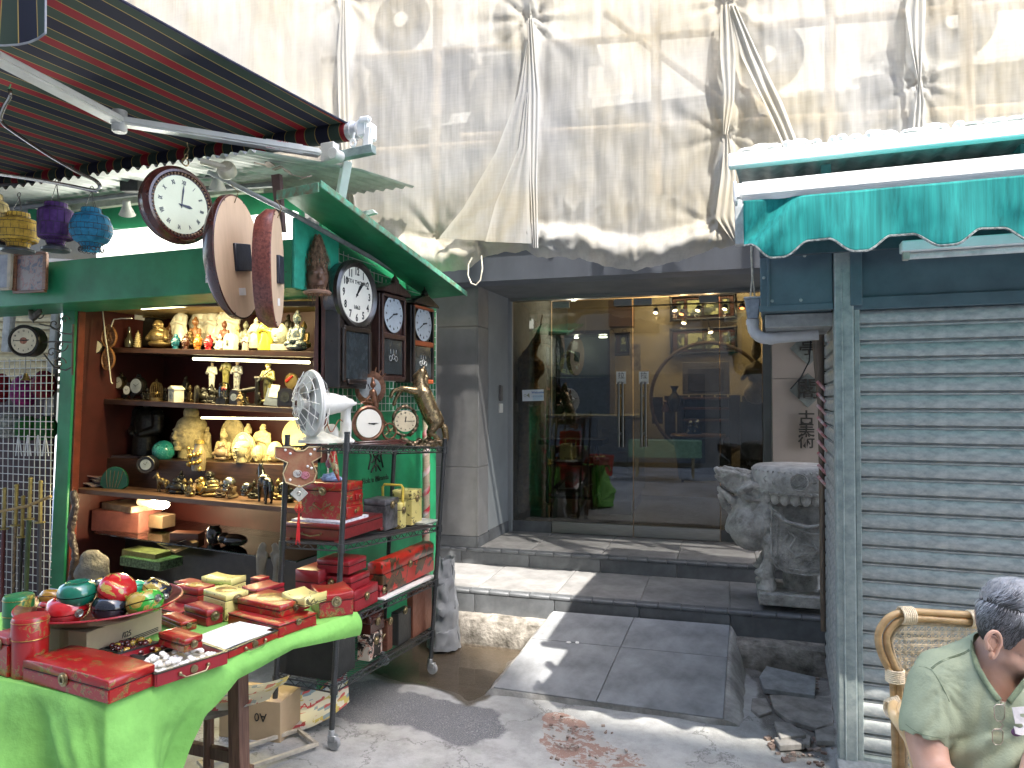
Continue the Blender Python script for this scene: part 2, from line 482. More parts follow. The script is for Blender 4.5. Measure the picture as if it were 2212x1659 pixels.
L(MATH('ADD',MATH('MULTIPLY',fine.outputs[0],.5),MATH('SUBTRACT',mid.outputs[0],MATH('MULTIPLY',crack,.6))),bp.inputs['Height']);L(bp.outputs[0],b.inputs['Normal'])
me.materials.append(m);m_ground=m
g=G();g.add([(-40,-40,-.09),(40,-40,-.09),(40,40,-.09),(-40,40,-.09)],[(0,1,2,3)])
g.build('pavement',pm('far_cement',(.34,.34,.33),rough=.9,scale=1.5,var=.25),smooth=False,kind='structure')
m_w,t_,b_=nt('puddle_water')
b_.inputs['Base Color'].default_value=(.10,.075,.05,1);b_.inputs['Roughness'].default_value=.04
b_.inputs['Specular IOR Level'].default_value=.6;b_.inputs['Alpha'].default_value=.62
k=len(PUD);cen=sum(PUD,Vector((0,0)))/k
vs=[(cen.x,cen.y,-.016)];NP=120
for i in range(NP):
 s_=i/NP*k;a_=PUD[int(s_)%k];b2=PUD[(int(s_)+1)%k];f=s_-int(s_);p=a_.lerp(b2,f)
 q=cen+(p-cen)*1.06;vs.append((q.x,q.y,-.016))
me=bpy.data.meshes.new('puddle');me.from_pydata(vs,[],[(0,1+i,1+(i+1)%NP)for i in range(NP)]);me.materials.append(m_w)
pud=bpy.data.objects.new('puddle',me);COL.objects.link(pud);tag(pud,'brown rainwater puddle',kind='structure')
Z1,Z2=.335,.465
DK,D1,D2,DD=D(4.76),D(4.86),D(5.62),D(6.46)
SL_,SR_=-3.6,4.0
g=G();g.at(rot=SROT)
g.box(((SL_+SR_)/2,(D1+.02+9.6)/2,(Z1-.012)/2-.03),(SR_-SL_,9.6-D1-.02,Z1-.012+.06))
g.box(((SL_+SR_)/2,(D2+.02+9.6)/2,(Z2-.012)/2),(SR_-SL_-.01,9.6-D2-.02,Z2-.012))
steps=g.build('steps',m_grout,smooth=False,kind='structure')
tl=thing('tile_run','dark grey tiles',None);bpy.data.objects.remove(tl)
def tile(parent,c,d,mat,bev=.0025):
 g=G();g.box((0,0,0),d)
 o=g.build('tile',mat,parent,bevel=bev,smooth=False)
 o.location=wor(c[0],c[1],c[2]);o.rotation_euler=SROT
 return o
sj=LS(1197,1330,4.86).x
TW=LS(1381,1345,4.86).x-sj
n0=int((SL_-sj)/TW)
for i in range(n0,7):
 s0=sj+i*TW
 tile(steps,(s0+TW/2,D1+.008,(.165+Z1-.03)/2),(TW-.005,.014,Z1-.03-.165),m_tile)
 s2=s0+.2
 tile(steps,(s2+TW/2,D2+.008,(Z1+Z2-.03)/2),(TW-.005,.014,Z2-.03-Z1),m_tile)
 tile(steps,(s0+TW/2,(D1+.055+D2+.012)/2,Z1-.005),(TW-.004,D2+.012-D1-.055-.004,.01),m_tread)
 tile(steps,(s2+TW/2,D2+.055+.30,Z2-.005),(TW-.004,.596,.01),m_tread)
 tile(steps,(s2+TW/2,D2+.055+.90,Z2-.005),(TW-.004,.596,.01),m_tread)
NW=.148
g=G();g.cyl((-NW/2+.002,0,0),(NW/2-.002,0,0),.018,n=12);g.box((0,.026,.0085),(NW-.004,.052,.019))
nose=g.build('tile',m_tile,steps,bevel=.001)
first=True
for d_,z_ in ((D1,Z1),(D2,Z2)):
 s_=SL_
 while s_<2.2:
  o=nose if first else nose.copy()
  if not first:COL.objects.link(o)
  first=False
  o.location=wor(s_,d_+.014,z_-.018+random.uniform(-.0006,.0006));o.rotation_euler=SROT;s_+=NW
def kerb(u):
 def fn(a,b_):
  s=SL_+(SR_-SL_)*a
  prof=[(D1+.06,.178),(DK+.05,.172),(DK+.01,.15),(DK-.01,.09),(DK-.02,-.06)]
  i=min(3,int(b_*4));f=b_*4-i
  d=prof[i][0]*(1-f)+prof[i+1][0]*f;z=prof[i][1]*(1-f)+prof[i+1][1]*f
  n1=fbm(s,z,5,3)*.022+fbm(s,d*3+z,17,8)*.008
  return wor(s,d-n1*(1 if b_>.2 else 0),z+(n1*.5 if b_>0.1 else 0))
 return fn
g=G();g.grid(kerb(0),340,12);g.build('kerb',m_conc,kind='structure')
m_slate=pm('slate_tile',(.24,.247,.255),rough=.62,var=.25,scale=4,bump=.05,bscale=70)
TLc,TRc=onY(1195,1320,4.70),onY(1577,1350,4.83)
BRc,BLc=onZ(1563,1553,.045),onZ(1065,1485,.045)
def quadpt(a,b_):return (TLc.lerp(TRc,a)).lerp(BLc.lerp(BRc,a),b_)
rn=(TRc-TLc).cross(BLc-TLc).normalized();rn=rn if rn.z>0 else -rn
m_bed=pm('ramp_cement',(.34,.33,.31),rough=.9,var=.3,scale=6,bump=.35,bscale=50)
g=G()
ring=[TLc+(TLc-TRc)*0,TRc,BRc,BLc]
out=[onZ(1150,1375,-.03),onZ(1625,1425,-.03),onZ(1625,1590,-.02),onZ(1040,1510,-.03)]
out[0]=Vector((TLc.x-.12,TLc.y-.02,-.03));out[1]=Vector((TRc.x+.10,TRc.y,-.03))
N=28
def bedfn(a,b_):
 a4=a*4;i=int(a4)%4;f=a4-int(a4)
 if a>=1:i,f=0,0
 order=[0,3,2,1]
 pi_,qi=ring[order[i]],ring[order[(i+1)%4]];po,qo=out[order[i]],out[order[(i+1)%4]]
 p=pi_.lerp(qi,f);q=po.lerp(qo,f)
 r=p.lerp(q,b_);r.z=p.z+(q.z-p.z)*(b_**1.6)-.004
 r+=Vector((fbm(r.x,r.y,7,1),fbm(r.x,r.y,7,4),fbm(r.x,r.y,12,6)*.4))*(.018*min(1,b_*2))
 return r
g.grid(bedfn,4*N,10)
g.add([p-rn*.012 for p in (TLc,BLc,BRc,TRc)],[(0,1,2,3)])
ramp=g.build('ramp',m_bed,kind='structure',keep=True)
for i in range(2):
 for j in range(2):
  am=[0,.472,1];bmid=[0,.40,1]
  cs4=[quadpt(am[i],bmid[j]),quadpt(am[i+1],bmid[j]),quadpt(am[i+1],bmid[j+1]),quadpt(am[i],bmid[j+1])]
  c=sum(cs4,Vector())/4;cs4=[c+(p-c)*.993 for p in cs4]
  g=G();g.hexa([p-rn*.011 for p in cs4],[p+rn*random.uniform(.001,.0025)for p in cs4])
  g.build('tile',m_slate,ramp,bevel=.002,smooth=False,origin=tuple(c))
m_pav=pm('broken_paving',(.27,.255,.235),rough=.85,var=.3,scale=8,bump=.25)
def slabpx(pts,z,th,label,mat=m_pav,tilt=0):
 P=[onZ(u,v,z)for u,v in pts];c=sum(P,Vector())/len(P)
 g=G();g.slab([(p.x-c.x,p.y-c.y)for p in P],-th,0)
 g.build('paving_slab',mat,bevel=.003,smooth=False,loc=c,rot=(tilt,tilt*.6,0),label=label,cat='paving slab',group='loose paving slabs beside the ramp')
slabpx([(1640,1462),(1655,1440),(1762,1462),(1760,1500),(1650,1486)],.055,.03,'grey flat slab nearest the kerb, beside the right edge of the ramp',pm('grey_slab',(.26,.27,.27),rough=.8,scale=9,var=.25),.02)
slabpx([(1662,1500),(1795,1503),(1800,1560),(1765,1572),(1705,1555),(1672,1530)],.03,.025,'large cracked beige slab against the foot of the shutter kiosk')
slabpx([(1672,1558),(1705,1560),(1752,1590),(1748,1608),(1685,1592)],.03,.025,'beige broken slab just in front of the large cracked slab')
slabpx([(1760,1576),(1800,1566),(1803,1600),(1764,1600)],.035,.025,'small beige slab corner touching the kiosk post')
slabpx([(1678,1578),(1728,1572),(1742,1586),(1686,1592)],.05,.02,'narrow chip of paving lying on the beige broken slab',tilt=.04)
slabpx([(1672,1592),(1730,1590),(1738,1606),(1684,1610)],.035,.03,'frontmost narrow piece of broken paving')
slabpx([(1625,1508),(1655,1508),(1668,1535),(1640,1545),(1622,1530)],.03,.02,'small wedge of paving between the ramp and the large cracked slab')
g=G()
for i in range(250):
 if i<190:
  p=onZ(random.uniform(1598,1800),random.uniform(1432,1655),0)
  if pdist(p.to_2d(),DRT)>.05:continue
 else:
  p=onZ(random.uniform(1190,1400),random.uniform(1545,1655),0)
  if pdist(p.to_2d(),BRK)>.06:continue
 s_=random.uniform(.006,.022)*(1 if i<190 else.6);an=random.uniform(0,PI)
 g.box((p.x,p.y,s_*.25),(s_*1.6,s_,s_*.7),(random.uniform(-.2,.2),random.uniform(-.2,.2),an))
g.build('rubble',pm('rubble',(.24,.2,.17),rough=.9,scale=12,var=.5,col2=(.14,.075,.055)),smooth=False,kind='stuff',label='chips of brick and cement strewn on the ground')
m_paper=pm('white_paper',(.75,.74,.72),rough=.7,var=.05)
def crumple(name,u,v,z,s,label,mat=m_paper,cat='litter',grp=None):
 P=onZ(u,v,z);g=G();g.ell((0,0,s*.35),(s,s*.7,s*.4),n=12,m=8)
 o=g.build(name,mat,smooth=False,loc=P,label=label,cat=cat,group=grp)
 for v_ in o.data.vertices:v_.co*=1+.45*noise.noise(v_.co*(2.2/s)+Vector((u,v,0)))
 return o
crumple('crumpled_tissue',1612,1436,.02,.05,'crumpled white tissue on the dirt at the top right corner of the ramp')
def scrap(pts,z,label):
 P=[onZ(u,v,z)for u,v in pts];c=sum(P,Vector())/len(P);g=G();g.slab([(p.x-c.x,p.y-c.y)for p in P],0,.004)
 g.build('paper_scrap',m_paper,smooth=False,loc=c,label=label,cat='litter')
q_=quadpt(.19,.47)
for dx,lab in ((0,'left of two torn white paper scraps on the slate ramp'),(.055,'right of two torn white paper scraps on the slate ramp')):
 g=G();g.slab([(0,0),(.02,-.006),(.035,.008),(.022,.02),(.006,.014)],0,.003)
 P=quadpt(.19+dx,.42);g.build('paper_scrap',m_paper,smooth=False,loc=P+rn*.004,rot=(math.asin(min(1,rn.y*-1)),0,dx*20),label=lab,cat='litter')
P_=quadpt(.86,.22)
crumple('paper_scrap',1438,1371,P_.z,.012,'small white paper ball high on the right half of the ramp')
def wbox(s0,s1,d0,d1,z0,z1,name,mat,parent=None,bev=0,kind=None,**kw):
 g=G();g.box((0,0,0),(s1-s0,d1-d0,z1-z0))
 return g.build(name,mat,parent,bevel=bev,smooth=False,loc=wor((s0+s1)/2,(d0+d1)/2,(z0+z1)/2),rot=SROT,kind=kind,**kw)
shop=thing('shop_building','grey tiled antique shop with glass doors under scaffolding','building')
sp_=LS(1031,1100,5.65).x
sdl=LS(1100,1150,6.46).x
wbox(-4.6,sp_+.0,D(5.65),10,Z2-.02,3.6,'pillar',m_grout,shop)
m_ptile=pm('pillar_tile',(.235,.232,.23),rough=.45,var=.1,scale=4,bump=.02)
zt=[Z2+.09,1.13,2.31,3.0]
for i in range(3):
 for k_ in range(3):
  a=sp_-.6*(k_+1);
  wbox(a+.002,a+.598,D(5.65)-.012,D(5.65),zt[i]+.002,zt[i+1]-.002,'tile',m_ptile,shop,.002)
 wbox(sp_,sp_+.012,D(5.65)-.012,D(5.90),zt[i]+.002,zt[i+1]-.002,'tile',m_ptile,shop,.002)
for k_ in range(3):
 a=sp_-.6*(k_+1);wbox(a+.002,a+.598,D(5.65)-.018,D(5.65),Z2+.001,Z2+.088,'skirting',m_tile,shop,.002)
wbox(sp_,sp_+.018,D(5.65)-.018,D(5.90),Z2+.001,Z2+.088,'skirting',m_tile,shop,.002)
m_rev=pm('reveal_paint',(.26,.28,.29),rough=.6,var=.06,scale=3,bump=.02)
g=G();A=wor(sp_+.013,D(5.90),0);B=wor(sdl,DD-.02,0)
g.add([(A.x,A.y,Z2),(B.x,B.y,Z2),(B.x,B.y,3.0),(A.x,A.y,3.0),(A.x-.1,A.y,Z2),(B.x-.1,B.y+.05,Z2),(B.x-.1,B.y+.05,3.0),(A.x-.1,A.y,3.0)],[(0,1,2,3),(4,7,6,5),(0,3,7,4),(1,5,6,2),(3,2,6,7),(0,4,5,1)])
g.build('side_wall',m_rev,shop,smooth=False)
dv=(B-A).normalized();nv=Vector((dv.y,-dv.x,0))
g=G();o4=[A-nv*-.0,B,B+nv*.008,A+nv*.008]
g.hexa([Vector((p.x,p.y,Z2+.001))for p in o4],[Vector((p.x,p.y,Z2+.10))for p in o4]);g.build('skirting',m_tile,shop,smooth=False)
for (v0,v1,nm,mt,lab)in ((832,866,'intercom',pm('intercom_face',(.12,.11,.11),rough=.3),'dark intercom with a small red mark'),(872,892,'switch_plate',pm('switch_white',(.75,.74,.7),rough=.4,var=.03),None)):
 P=onS(1077,(v0+v1)/2,6.12);h_=(v1-v0)*ppm(P)
 t_=A.lerp(B,.55);g=G();g.box((0,0,0),(.07,.018,h_))
 g.build(nm,mt,shop,bevel=.003,loc=(t_.x+nv.x*.01,t_.y+nv.y*.01,P.z),rot=(0,0,math.atan2(dv.y,dv.x)))
zb=LS(1200,600,5.35).z
m_bulk=pm('bulkhead_paint',(.14,.155,.19),rough=.6,var=.1,scale=4,bump=.02,stretch=(1,1,.3))
wbox(-4.6,4.0,D(5.35),D(5.60),zb,3.55,'bulkhead',m_bulk,shop)
ztop=LS(1110,640,6.46).z
wbox(-4.6,4.0,D(5.60),DD+.15,zb+.015,zb+.1,'soffit',m_wallg,shop)
print('zb',zb,'ztop',ztop)
m_frame=pm('door_frame',(.17,.185,.19),rough=.45,var=.08,metal=.2,scale=5,bump=.01)
sfl,sfr=LS(1098,1000,6.46).x,LS(1660,900,6.46).x
zd=LS(1360,642,6.46).z
print('zd',zd)
wbox(sfl-.1,sfr+.1,DD-.03,DD+.05,zd+.06,zb+.05,'lintel',m_frame,shop,.003)
wbox(sfl+.03,sfr,DD-.05,DD+.03,zd,zd+.055,'door_track',m_steel,shop,.003)
wbox(sfl-.03,sfl+.045,DD-.04,DD+.04,Z2,zd+.06,'door_jamb',m_rev,shop,.003)
wbox(sfr-.045,sfr+.035,DD-.04,DD+.04,Z2,zd+.06,'door_jamb',m_frame,shop,.003)
m_pane=glass('shop_glass',tint=(.47,.50,.49))
e1,e2,e3=(LS(x,1000,6.46).x for x in (1192,1368,1556))
def paneL(s0,s1,z0,z1,d=0.0,th=.01,nm='glass_panel',par=shop,**kw):
 return wbox(s0+.003,s1-.003,DD+d,DD+d+th,z0,z1,nm,m_pane,par,**kw)
wbox(sfl+.04,e1,DD-.01,DD+.08,Z2,Z2+.10,'sill',m_tile,shop,.002)
wbox(e3,sfr-.04,DD+.02,DD+.08,Z2,Z2+.10,'sill',m_tile,shop,.002)
paneL(sfl+.045,e1,Z2+.10,zd);paneL(e3,sfr-.045,Z2+.10,zd,.03)
for (a,b_)in ((e1,e2),(e2,e3)):
 dr=paneL(a,b_,Z2+.10,zd-.012,nm='glass_door')
 def sub(s0,s1,d0,d1,z0,z1,nm,mat,bev=.003):
  g=G();c0=((a+b_)/2,DD+.005,(Z2+.10+zd-.012)/2)
  g.box(((s0+s1)/2-c0[0],(d0+d1)/2-c0[1],(z0+z1)/2-c0[2]),(s1-s0,d1-d0,z1-z0))
  return g.build(nm,mat,dr,bevel=bev,smooth=False)
 sub(a+.004,b_-.004,DD-.018,DD+.028,Z2+.006,Z2+.11,'bottom_rail',m_steel)
 hx=(a+.01,a+.19)if a==e1 else (a+.01,a+.19)
 sub(a+.01,a+.17,DD-.016,DD+.026,zd-.075,zd-.014,'patch_fitting',m_steel)
 sub(b_-.17,b_-.01,DD-.016,DD+.026,zd-.075,zd-.014,'patch_fitting',m_steel)
 for u_ in ((1342,)if a==e1 else (1391,)):
  P=LS(u_,845,6.46);c0=((a+b_)/2,DD+.005,(Z2+.10+zd-.012)/2)
  z1_,z0_=LS(u_,826,6.46).z,LS(u_,965,6.46).z
  g=G()
  for q in (-.018,.018):g.cyl((P.x-c0[0]+q,-.05,z0_-c0[2]),(P.x-c0[0]+q,-.05,z1_-c0[2]),.011,n=12)
  for zz in (z0_+.12,z1_-.12):
   g.cyl((P.x-c0[0],-.05,zz-c0[2]),(P.x-c0[0],0,zz-c0[2]),.009,n=8)
  g.build('handle',pm('handle_steel',(.16,.16,.155),rough=.3,metal=1,var=.05),dr)
  zs=LS(u_,816,6.46).z
  g=G();g.box((P.x-c0[0],-.008,zs-c0[2]),(.085,.004,.11));st=g.build('sticker',pm('sticker_white',(.62,.63,.62),rough=.5,var=.04),dr,smooth=False)
  text('拉',.062,m_dark,(P.x-c0[0],-.0105,zs-c0[2]+.016),FRONT,dr);text('PULL',.022,m_dark,(P.x-c0[0],-.0105,zs-c0[2]-.04),FRONT,dr)
P=LS(1152,854,6.46);sw=thing('welcome_sign','small white and blue Welcome sign hanging on the left glass panel','sign',wor(P.x,DD-.012,P.z),(0,R(-1.5),KA))
g=G();g.box((0,0,0),(.205,.004,.105));g.build('board',pm('sign_white',(.60,.66,.72),rough=.5,var=.03),sw,smooth=False)
g=G();g.box((.048,-.003,-.022),(.10,.002,.05));g.build('blue_panel',pm('sign_blue_pale',(.45,.58,.68),rough=.5,var=.03),sw,smooth=False)
text('Welcome',.030,pm('sign_blue',(.03,.14,.42),rough=.5),(.046,-.0032,.026),FRONT,sw,bold=.0006)
text('いらっしゃいませ',.015,pm('sign_blue',(.03,.14,.42)),(.046,-.0045,-.012),FRONT,sw)
g=G();g.torus((-.075,-.004,0),.011,.002,'Y',14,5);g.prism([(-.06,.0),(-.035,.022),(-.03,-.022)],-.006,-.003);g.build('emblem',pm('emblem_olive',(.25,.27,.2)),sw)
g=G();g.tube([(-.04,0,.05),(.0,0,.125),(.04,0,.05)],.0012,5);g.build('cord',m_dark,sw)
m_pink=pm('pinkish_tile',(.50,.42,.37),rough=.6,var=.06,scale=3,bump=.02)
sr0=LS(1668,900,6.30).x
wl=wbox(sr0,4.0,D(6.30),D(6.30)+.2,Z2-.01,zb+.05,'sign_wall',m_grout,shop)
zj=[Z2,LS(1690,1175*0+1005,6.3).z,LS(1690,818,6.3).z,LS(1690,640,6.3).z,zb+.04]
for i in range(len(zj)-1):
 for k_ in range(4):
  wbox(sr0+.0+k_*.8+.002,sr0+(k_+1)*.8-.002,D(6.30)-.012,D(6.30),zj[i]+.002,zj[i+1]-.002,'tile',m_pink,shop,.002)
m_char=pm('raised_dark_metal',(.10,.09,.08),rough=.4,metal=.4)
m_plaque=pm('plaque_grey',(.33,.35,.33),rough=.5,metal=.2)
for (ch,u_,v_,px_)in (('亭',1746,752,42),('閣',1745,843,50),('古',1742,905,36),('美',1742,930,36),('術',1742,955,36)):
 P=onS(u_,v_,6.28);k_=ppm(P)
 if ch in '亭閣':
  g=G();g.box((0,0,0),(.20,.012,.20),(0,R(45),0));g.build('plaque',m_plaque,shop,bevel=.002,loc=P,rot=SROT)
 Q=onS(u_,v_,6.255)
 text(ch,px_*k_*.95,m_char,Q,(R(90),0,KA),shop,ext=.008,name='character',bold=.0012)
m_up=pm('upper_wall',(.50,.47,.42),rough=.8,var=.18,scale=2.2,bump=.08)
wbox(-9,6,D(5.75),10,3.50,9.0,'upper_wall',m_up,shop)
zz=LS(2100,155,5.7).z
wbox(-9,6,D(5.45),D(5.75),zz-.05,zz+.04,'ledge',pm('ledge_white',(.5,.5,.48),rough=.7),shop,.004)
g=G()
for i in range(9):
 s0=-8.4+i*1.55
 w_=wbox(s0,s0+1.2,D(5.75)-.03,D(5.75),zz-.78,zz-.12,'window_frame',pm('window_frame',(.3,.3,.29),rough=.5),shop,.004)
 wbox(s0+.05,s0+.575,D(5.75)-.04,D(5.75)-.03,zz-.74,zz-.16,'pane',pm('window_pane',(.17,.175,.18),rough=.4),shop)
 wbox(s0+.625,s0+1.15,D(5.75)-.04,D(5.75)-.03,zz-.74,zz-.16,'pane',pm('window_pane',(.17,.175,.18),rough=.4),shop)
sgn=wbox(-3.2,.6,D(5.28),D(5.35)-.004,zb+.34,zb+.95,'sign_board',pm('sign_board',(.30,.29,.27),rough=.6),shop,.004)
P=onS(1335,447,5.26)
text('Marlin',0.42,pm('letter_white',(.7,.7,.66),rough=.5),P,(R(90),0,KA),shop,ext=.01,xs=.9)
m_ac=pm('ac_white',(.62,.61,.56),rough=.5,var=.08)
def acunit(u_,v_,label):
 P=onS(u_,v_,5.33);t_=thing('air_conditioner',label,'air conditioner',P,SROT,'air conditioners behind the netting')
 g=G();g.box((.13,.16,0),(.86,.30,.62));g.build('casing',m_ac,t_,bevel=.012,seg=2)
 g=G()
 for k_ in range(11):g.torus((0,-.012,0),.045+.0185*k_,.003,'Y',34,4)
 for k_ in range(4):g.cyl((.05*math.cos(k_*PI/2+.7),-.014,.05*math.sin(k_*PI/2+.7)),(.24*math.cos(k_*PI/2+.7),-.014,.24*math.sin(k_*PI/2+.7)),.004,n=5)
 g.build('fan_grille',pm('grille_grey',(.10,.10,.10),rough=.5),t_)
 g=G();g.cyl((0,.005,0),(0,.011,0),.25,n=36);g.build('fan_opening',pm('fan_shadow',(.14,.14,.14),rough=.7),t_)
 g=G()
 for k_ in range(5):g.box((.12*math.cos(k_*2*PI/5),0,.12*math.sin(k_*2*PI/5)),(.19,.008,.12),(0,-k_*2*PI/5,0))
 g.build('fan_blade',pm('blade_grey',(.25,.25,.25)),t_)
 g=G();g.cyl((0,-.03,0),(0,-.016,0),.062,n=24);g.build('hub',m_ac,t_)
 g=G();g.box((.13,.1,-.335),(.9,.4,.03));g.build('bracket',pm('bracket_grey',(.4,.4,.38),metal=.4),t_)
acunit(868,45,'white air conditioner seen through the net above the end of the striped awning')
acunit(1656,121,'white air conditioner seen through the net right of the long central fold')
acunit(2062,46,'white air conditioner at the top right corner behind the diagonal bamboo pole')
acunit(1130,30,'white air conditioner seen through the net at the top of the central fold')
m_bam=pm('bamboo',(.62,.50,.34),rough=.6,var=.2,scale=5,stretch=(3,3,1),bump=.06)
def bamboo(p0,p1,r,label):
 p0,p1=onS(*p0,4.86),onS(*p1,4.86);c=(p0+p1)/2;L_=(p1-p0).length
 dirv=(p1-p0).normalized();g=G();pts,rs=[],[];n=max(2,int(L_/.38))
 for i in range(n+1):
  for o_,rr in ((-.012,1),(0,1.14),(.012,1)):
   pts.append((0,0,-L_/2+L_*i/n+o_));rs.append(r*rr)
 g.tube(pts,rs,10)
 g.build('bamboo_pole',m_bam,loc=c,rot=dirv.to_track_quat('Z','Y').to_euler(),label=label,cat='bamboo pole',group='bamboo poles of the scaffold behind the netting')
for a_,b2,r_,lb in (((952,-320),(936,600),.036,'upright bamboo pole left of the central fold, above the sloping green roof'),((1412,-320),(1420,420),.034,'upright bamboo pole behind the middle of the widest net panel'),((1800,-320),(1790,330),.034,'upright bamboo pole above the left end of the white gutter'),((2072,-320),(2094,300),.036,'thick upright bamboo pole at top right, clear through the net'),((1000,296),(2400,222),.028,'long level bamboo pole just above the teal kiosk roof line'),((560,345),(1130,305),.028,'level bamboo pole behind the net panel left of the central fold'),((700,130),(1600,65),.026,'level bamboo pole crossing the upper centre of the net'),((1600,60),(2400,-8),.030,'level bamboo pole touching the top right corner'),((2100,-40),(1990,80),.030,'short diagonal bamboo brace beside the thick upright pole'),((1310,30),(1600,250),.024,'long diagonal bamboo brace left of the rightmost tall fold'),((1590,175),(1730,320),.024,'diagonal bamboo brace just above the left end of the kiosk roof')):
 bamboo(a_,b2,r_,lb)
m,t,b=nt('scaffold_net');L=t.links.new;tc=t.nodes.new('ShaderNodeTexCoord')
m_net=m
t.nodes.remove(b)
big=NZ(.9,5,.6,.3)
mp=t.nodes.new('ShaderNodeMapping');mp.inputs['Scale'].default_value=(1,1,.06);L(tc.outputs['Object'],mp.inputs[0])
st=t.nodes.new('ShaderNodeTexNoise');st.inputs['Scale'].default_value=52;st.inputs['Detail'].default_value=6;L(mp.outputs[0],st.inputs['Vector'])
mp2=t.nodes.new('ShaderNodeMapping');mp2.inputs['Scale'].default_value=(.1,.1,1);L(tc.outputs['Object'],mp2.inputs[0])
st2=t.nodes.new('ShaderNodeTexNoise');st2.inputs['Scale'].default_value=90;st2.inputs['Detail'].default_value=4;L(mp2.outputs[0],st2.inputs['Vector'])
col=RAMP(big.outputs[0],(.30,(.38,.385,.40)),(.46,(.43,.425,.41)),(.60,(.44,.405,.33)),(.72,(.45,.447,.44)))
va=t.nodes.new('ShaderNodeVertexColor');va.layer_name='dens'
wa=t.nodes.new('ShaderNodeTexWave');wa.bands_direction='Z';wa.inputs['Scale'].default_value=260;wa.inputs['Distortion'].default_value=.5;L(tc.outputs['Object'],wa.inputs[0])
d1=MATH('ADD',MATH('MULTIPLY',st.outputs[0],.34),MATH('MULTIPLY',st2.outputs[0],.16))
dens=MATH('ADD',MATH('ADD',.47,d1),MATH('MULTIPLY',wa.outputs[0],.05))
dens=MATH('ADD',dens,MATH('MULTIPLY',va.outputs[0],.5),True)
di=t.nodes.new('ShaderNodeBsdfDiffuse');tl_=t.nodes.new('ShaderNodeBsdfTranslucent');tp=t.nodes.new('ShaderNodeBsdfTransparent')
L(col.outputs[0],di.inputs[0]);L(col.outputs[0],tl_.inputs[0])
m1=t.nodes.new('ShaderNodeMixShader');m1.inputs[0].default_value=.35;L(di.outputs[0],m1.inputs[1]);L(tl_.outputs[0],m1.inputs[2])
m2=t.nodes.new('ShaderNodeMixShader');L(dens,m2.inputs[0]);L(tp.outputs[0],m2.inputs[1]);L(m1.outputs[0],m2.inputs[2])
L(m2.outputs[0],t.nodes['Material Output'].inputs[0])
NC=4.62
seams=[-700,250,738,1143,1567,1985,2420]
ties=[(742,-8,60),(1143,38,90),(1568,8,60),(1568,290,70),(1985,178,60),(250,60,60),(945,512,60),(1043,528,50),(1160,522,60),(1545,488,60)]
bot=[(-700,560),(700,560),(830,556),(880,580),(940,588),(1000,584),(1040,556),(1090,545),(1140,543),(1165,556),(1230,556),(1290,566),(1340,580),(1385,584),(1440,574),(1500,560),(1545,543),(1590,532),(1640,522),(2420,500)]
def interp(tab,x):
 for i in range(len(tab)-1):
  if x<=tab[i+1][0]:
   a,b_=tab[i],tab[i+1];return a[1]+(b_[1]-a[1])*(x-a[0])/(b_[0]-a[0])
 return tab[-1][1]
def seamx(i,v):
 s=seams[i]
 return s+{3:6*math.sin(v/90),4:8*math.sin(v/120)-max(0,v-290)*.07+4,5:-max(0,178-v)*.05,2:5*math.sin(v/70)+max(0,v)*.02}.get(i,0)
def disp(u,v,bv):
 d=0;dn=0
 for j in range(len(seams)):
  e=abs(u-seamx(j,v));
  f=math.exp(-(e/16)**2);d+=.05*f+.012*f*math.sin(u*.9);dn+=.9*f
  f2=math.exp(-(e/60)**2);d-=.03*f2*(1+.5*math.sin(v/37+j))
  d+=.02*math.exp(-((e-42)/13)**2)*(.6+.4*math.sin(v/60+2*j));dn+=.22*math.exp(-((e-38)/10)**2)
 for k_,(tu,tv,tr)in enumerate(ties):
  r=math.hypot(u-tu,v-tv)
  if r<320:
   th=math.atan2(v-tv,u-tu);w_=math.exp(-r/tr)
   d+=-.07*math.exp(-r/22)+.012*w_*math.cos(th*9+k_)+.006*w_*math.cos(th*17+2*k_);dn+=.25*math.exp(-r/26)+.14*w_*max(0,math.cos(th*9+k_))
 d+=.022*fbm(u/130,v/260,1,2)+.010*fbm(u/22,v/150,1,4)
 e=bv-v
 if e<75:
  q=e/75;d+=.065*math.sin(min(1,q)*PI)*(1+.35*fbm(u/60,v/60,1,6));dn+=.45*(1-q*.6)
  d+=.016*fbm(u/26+v/30,v/30,1,9)*(1-q)
 return d,min(1,dn)
labs=['pale netting panel far left behind the striped awning','beige netting panel behind the striped awning and its end bracket','beige netting panel over the sloping green roof, left of the tall central fold','wide beige netting panel directly above the glass doors','sunlit whitish netting panel above the left end of the teal awning','very thin white netting panel in the top right corner']
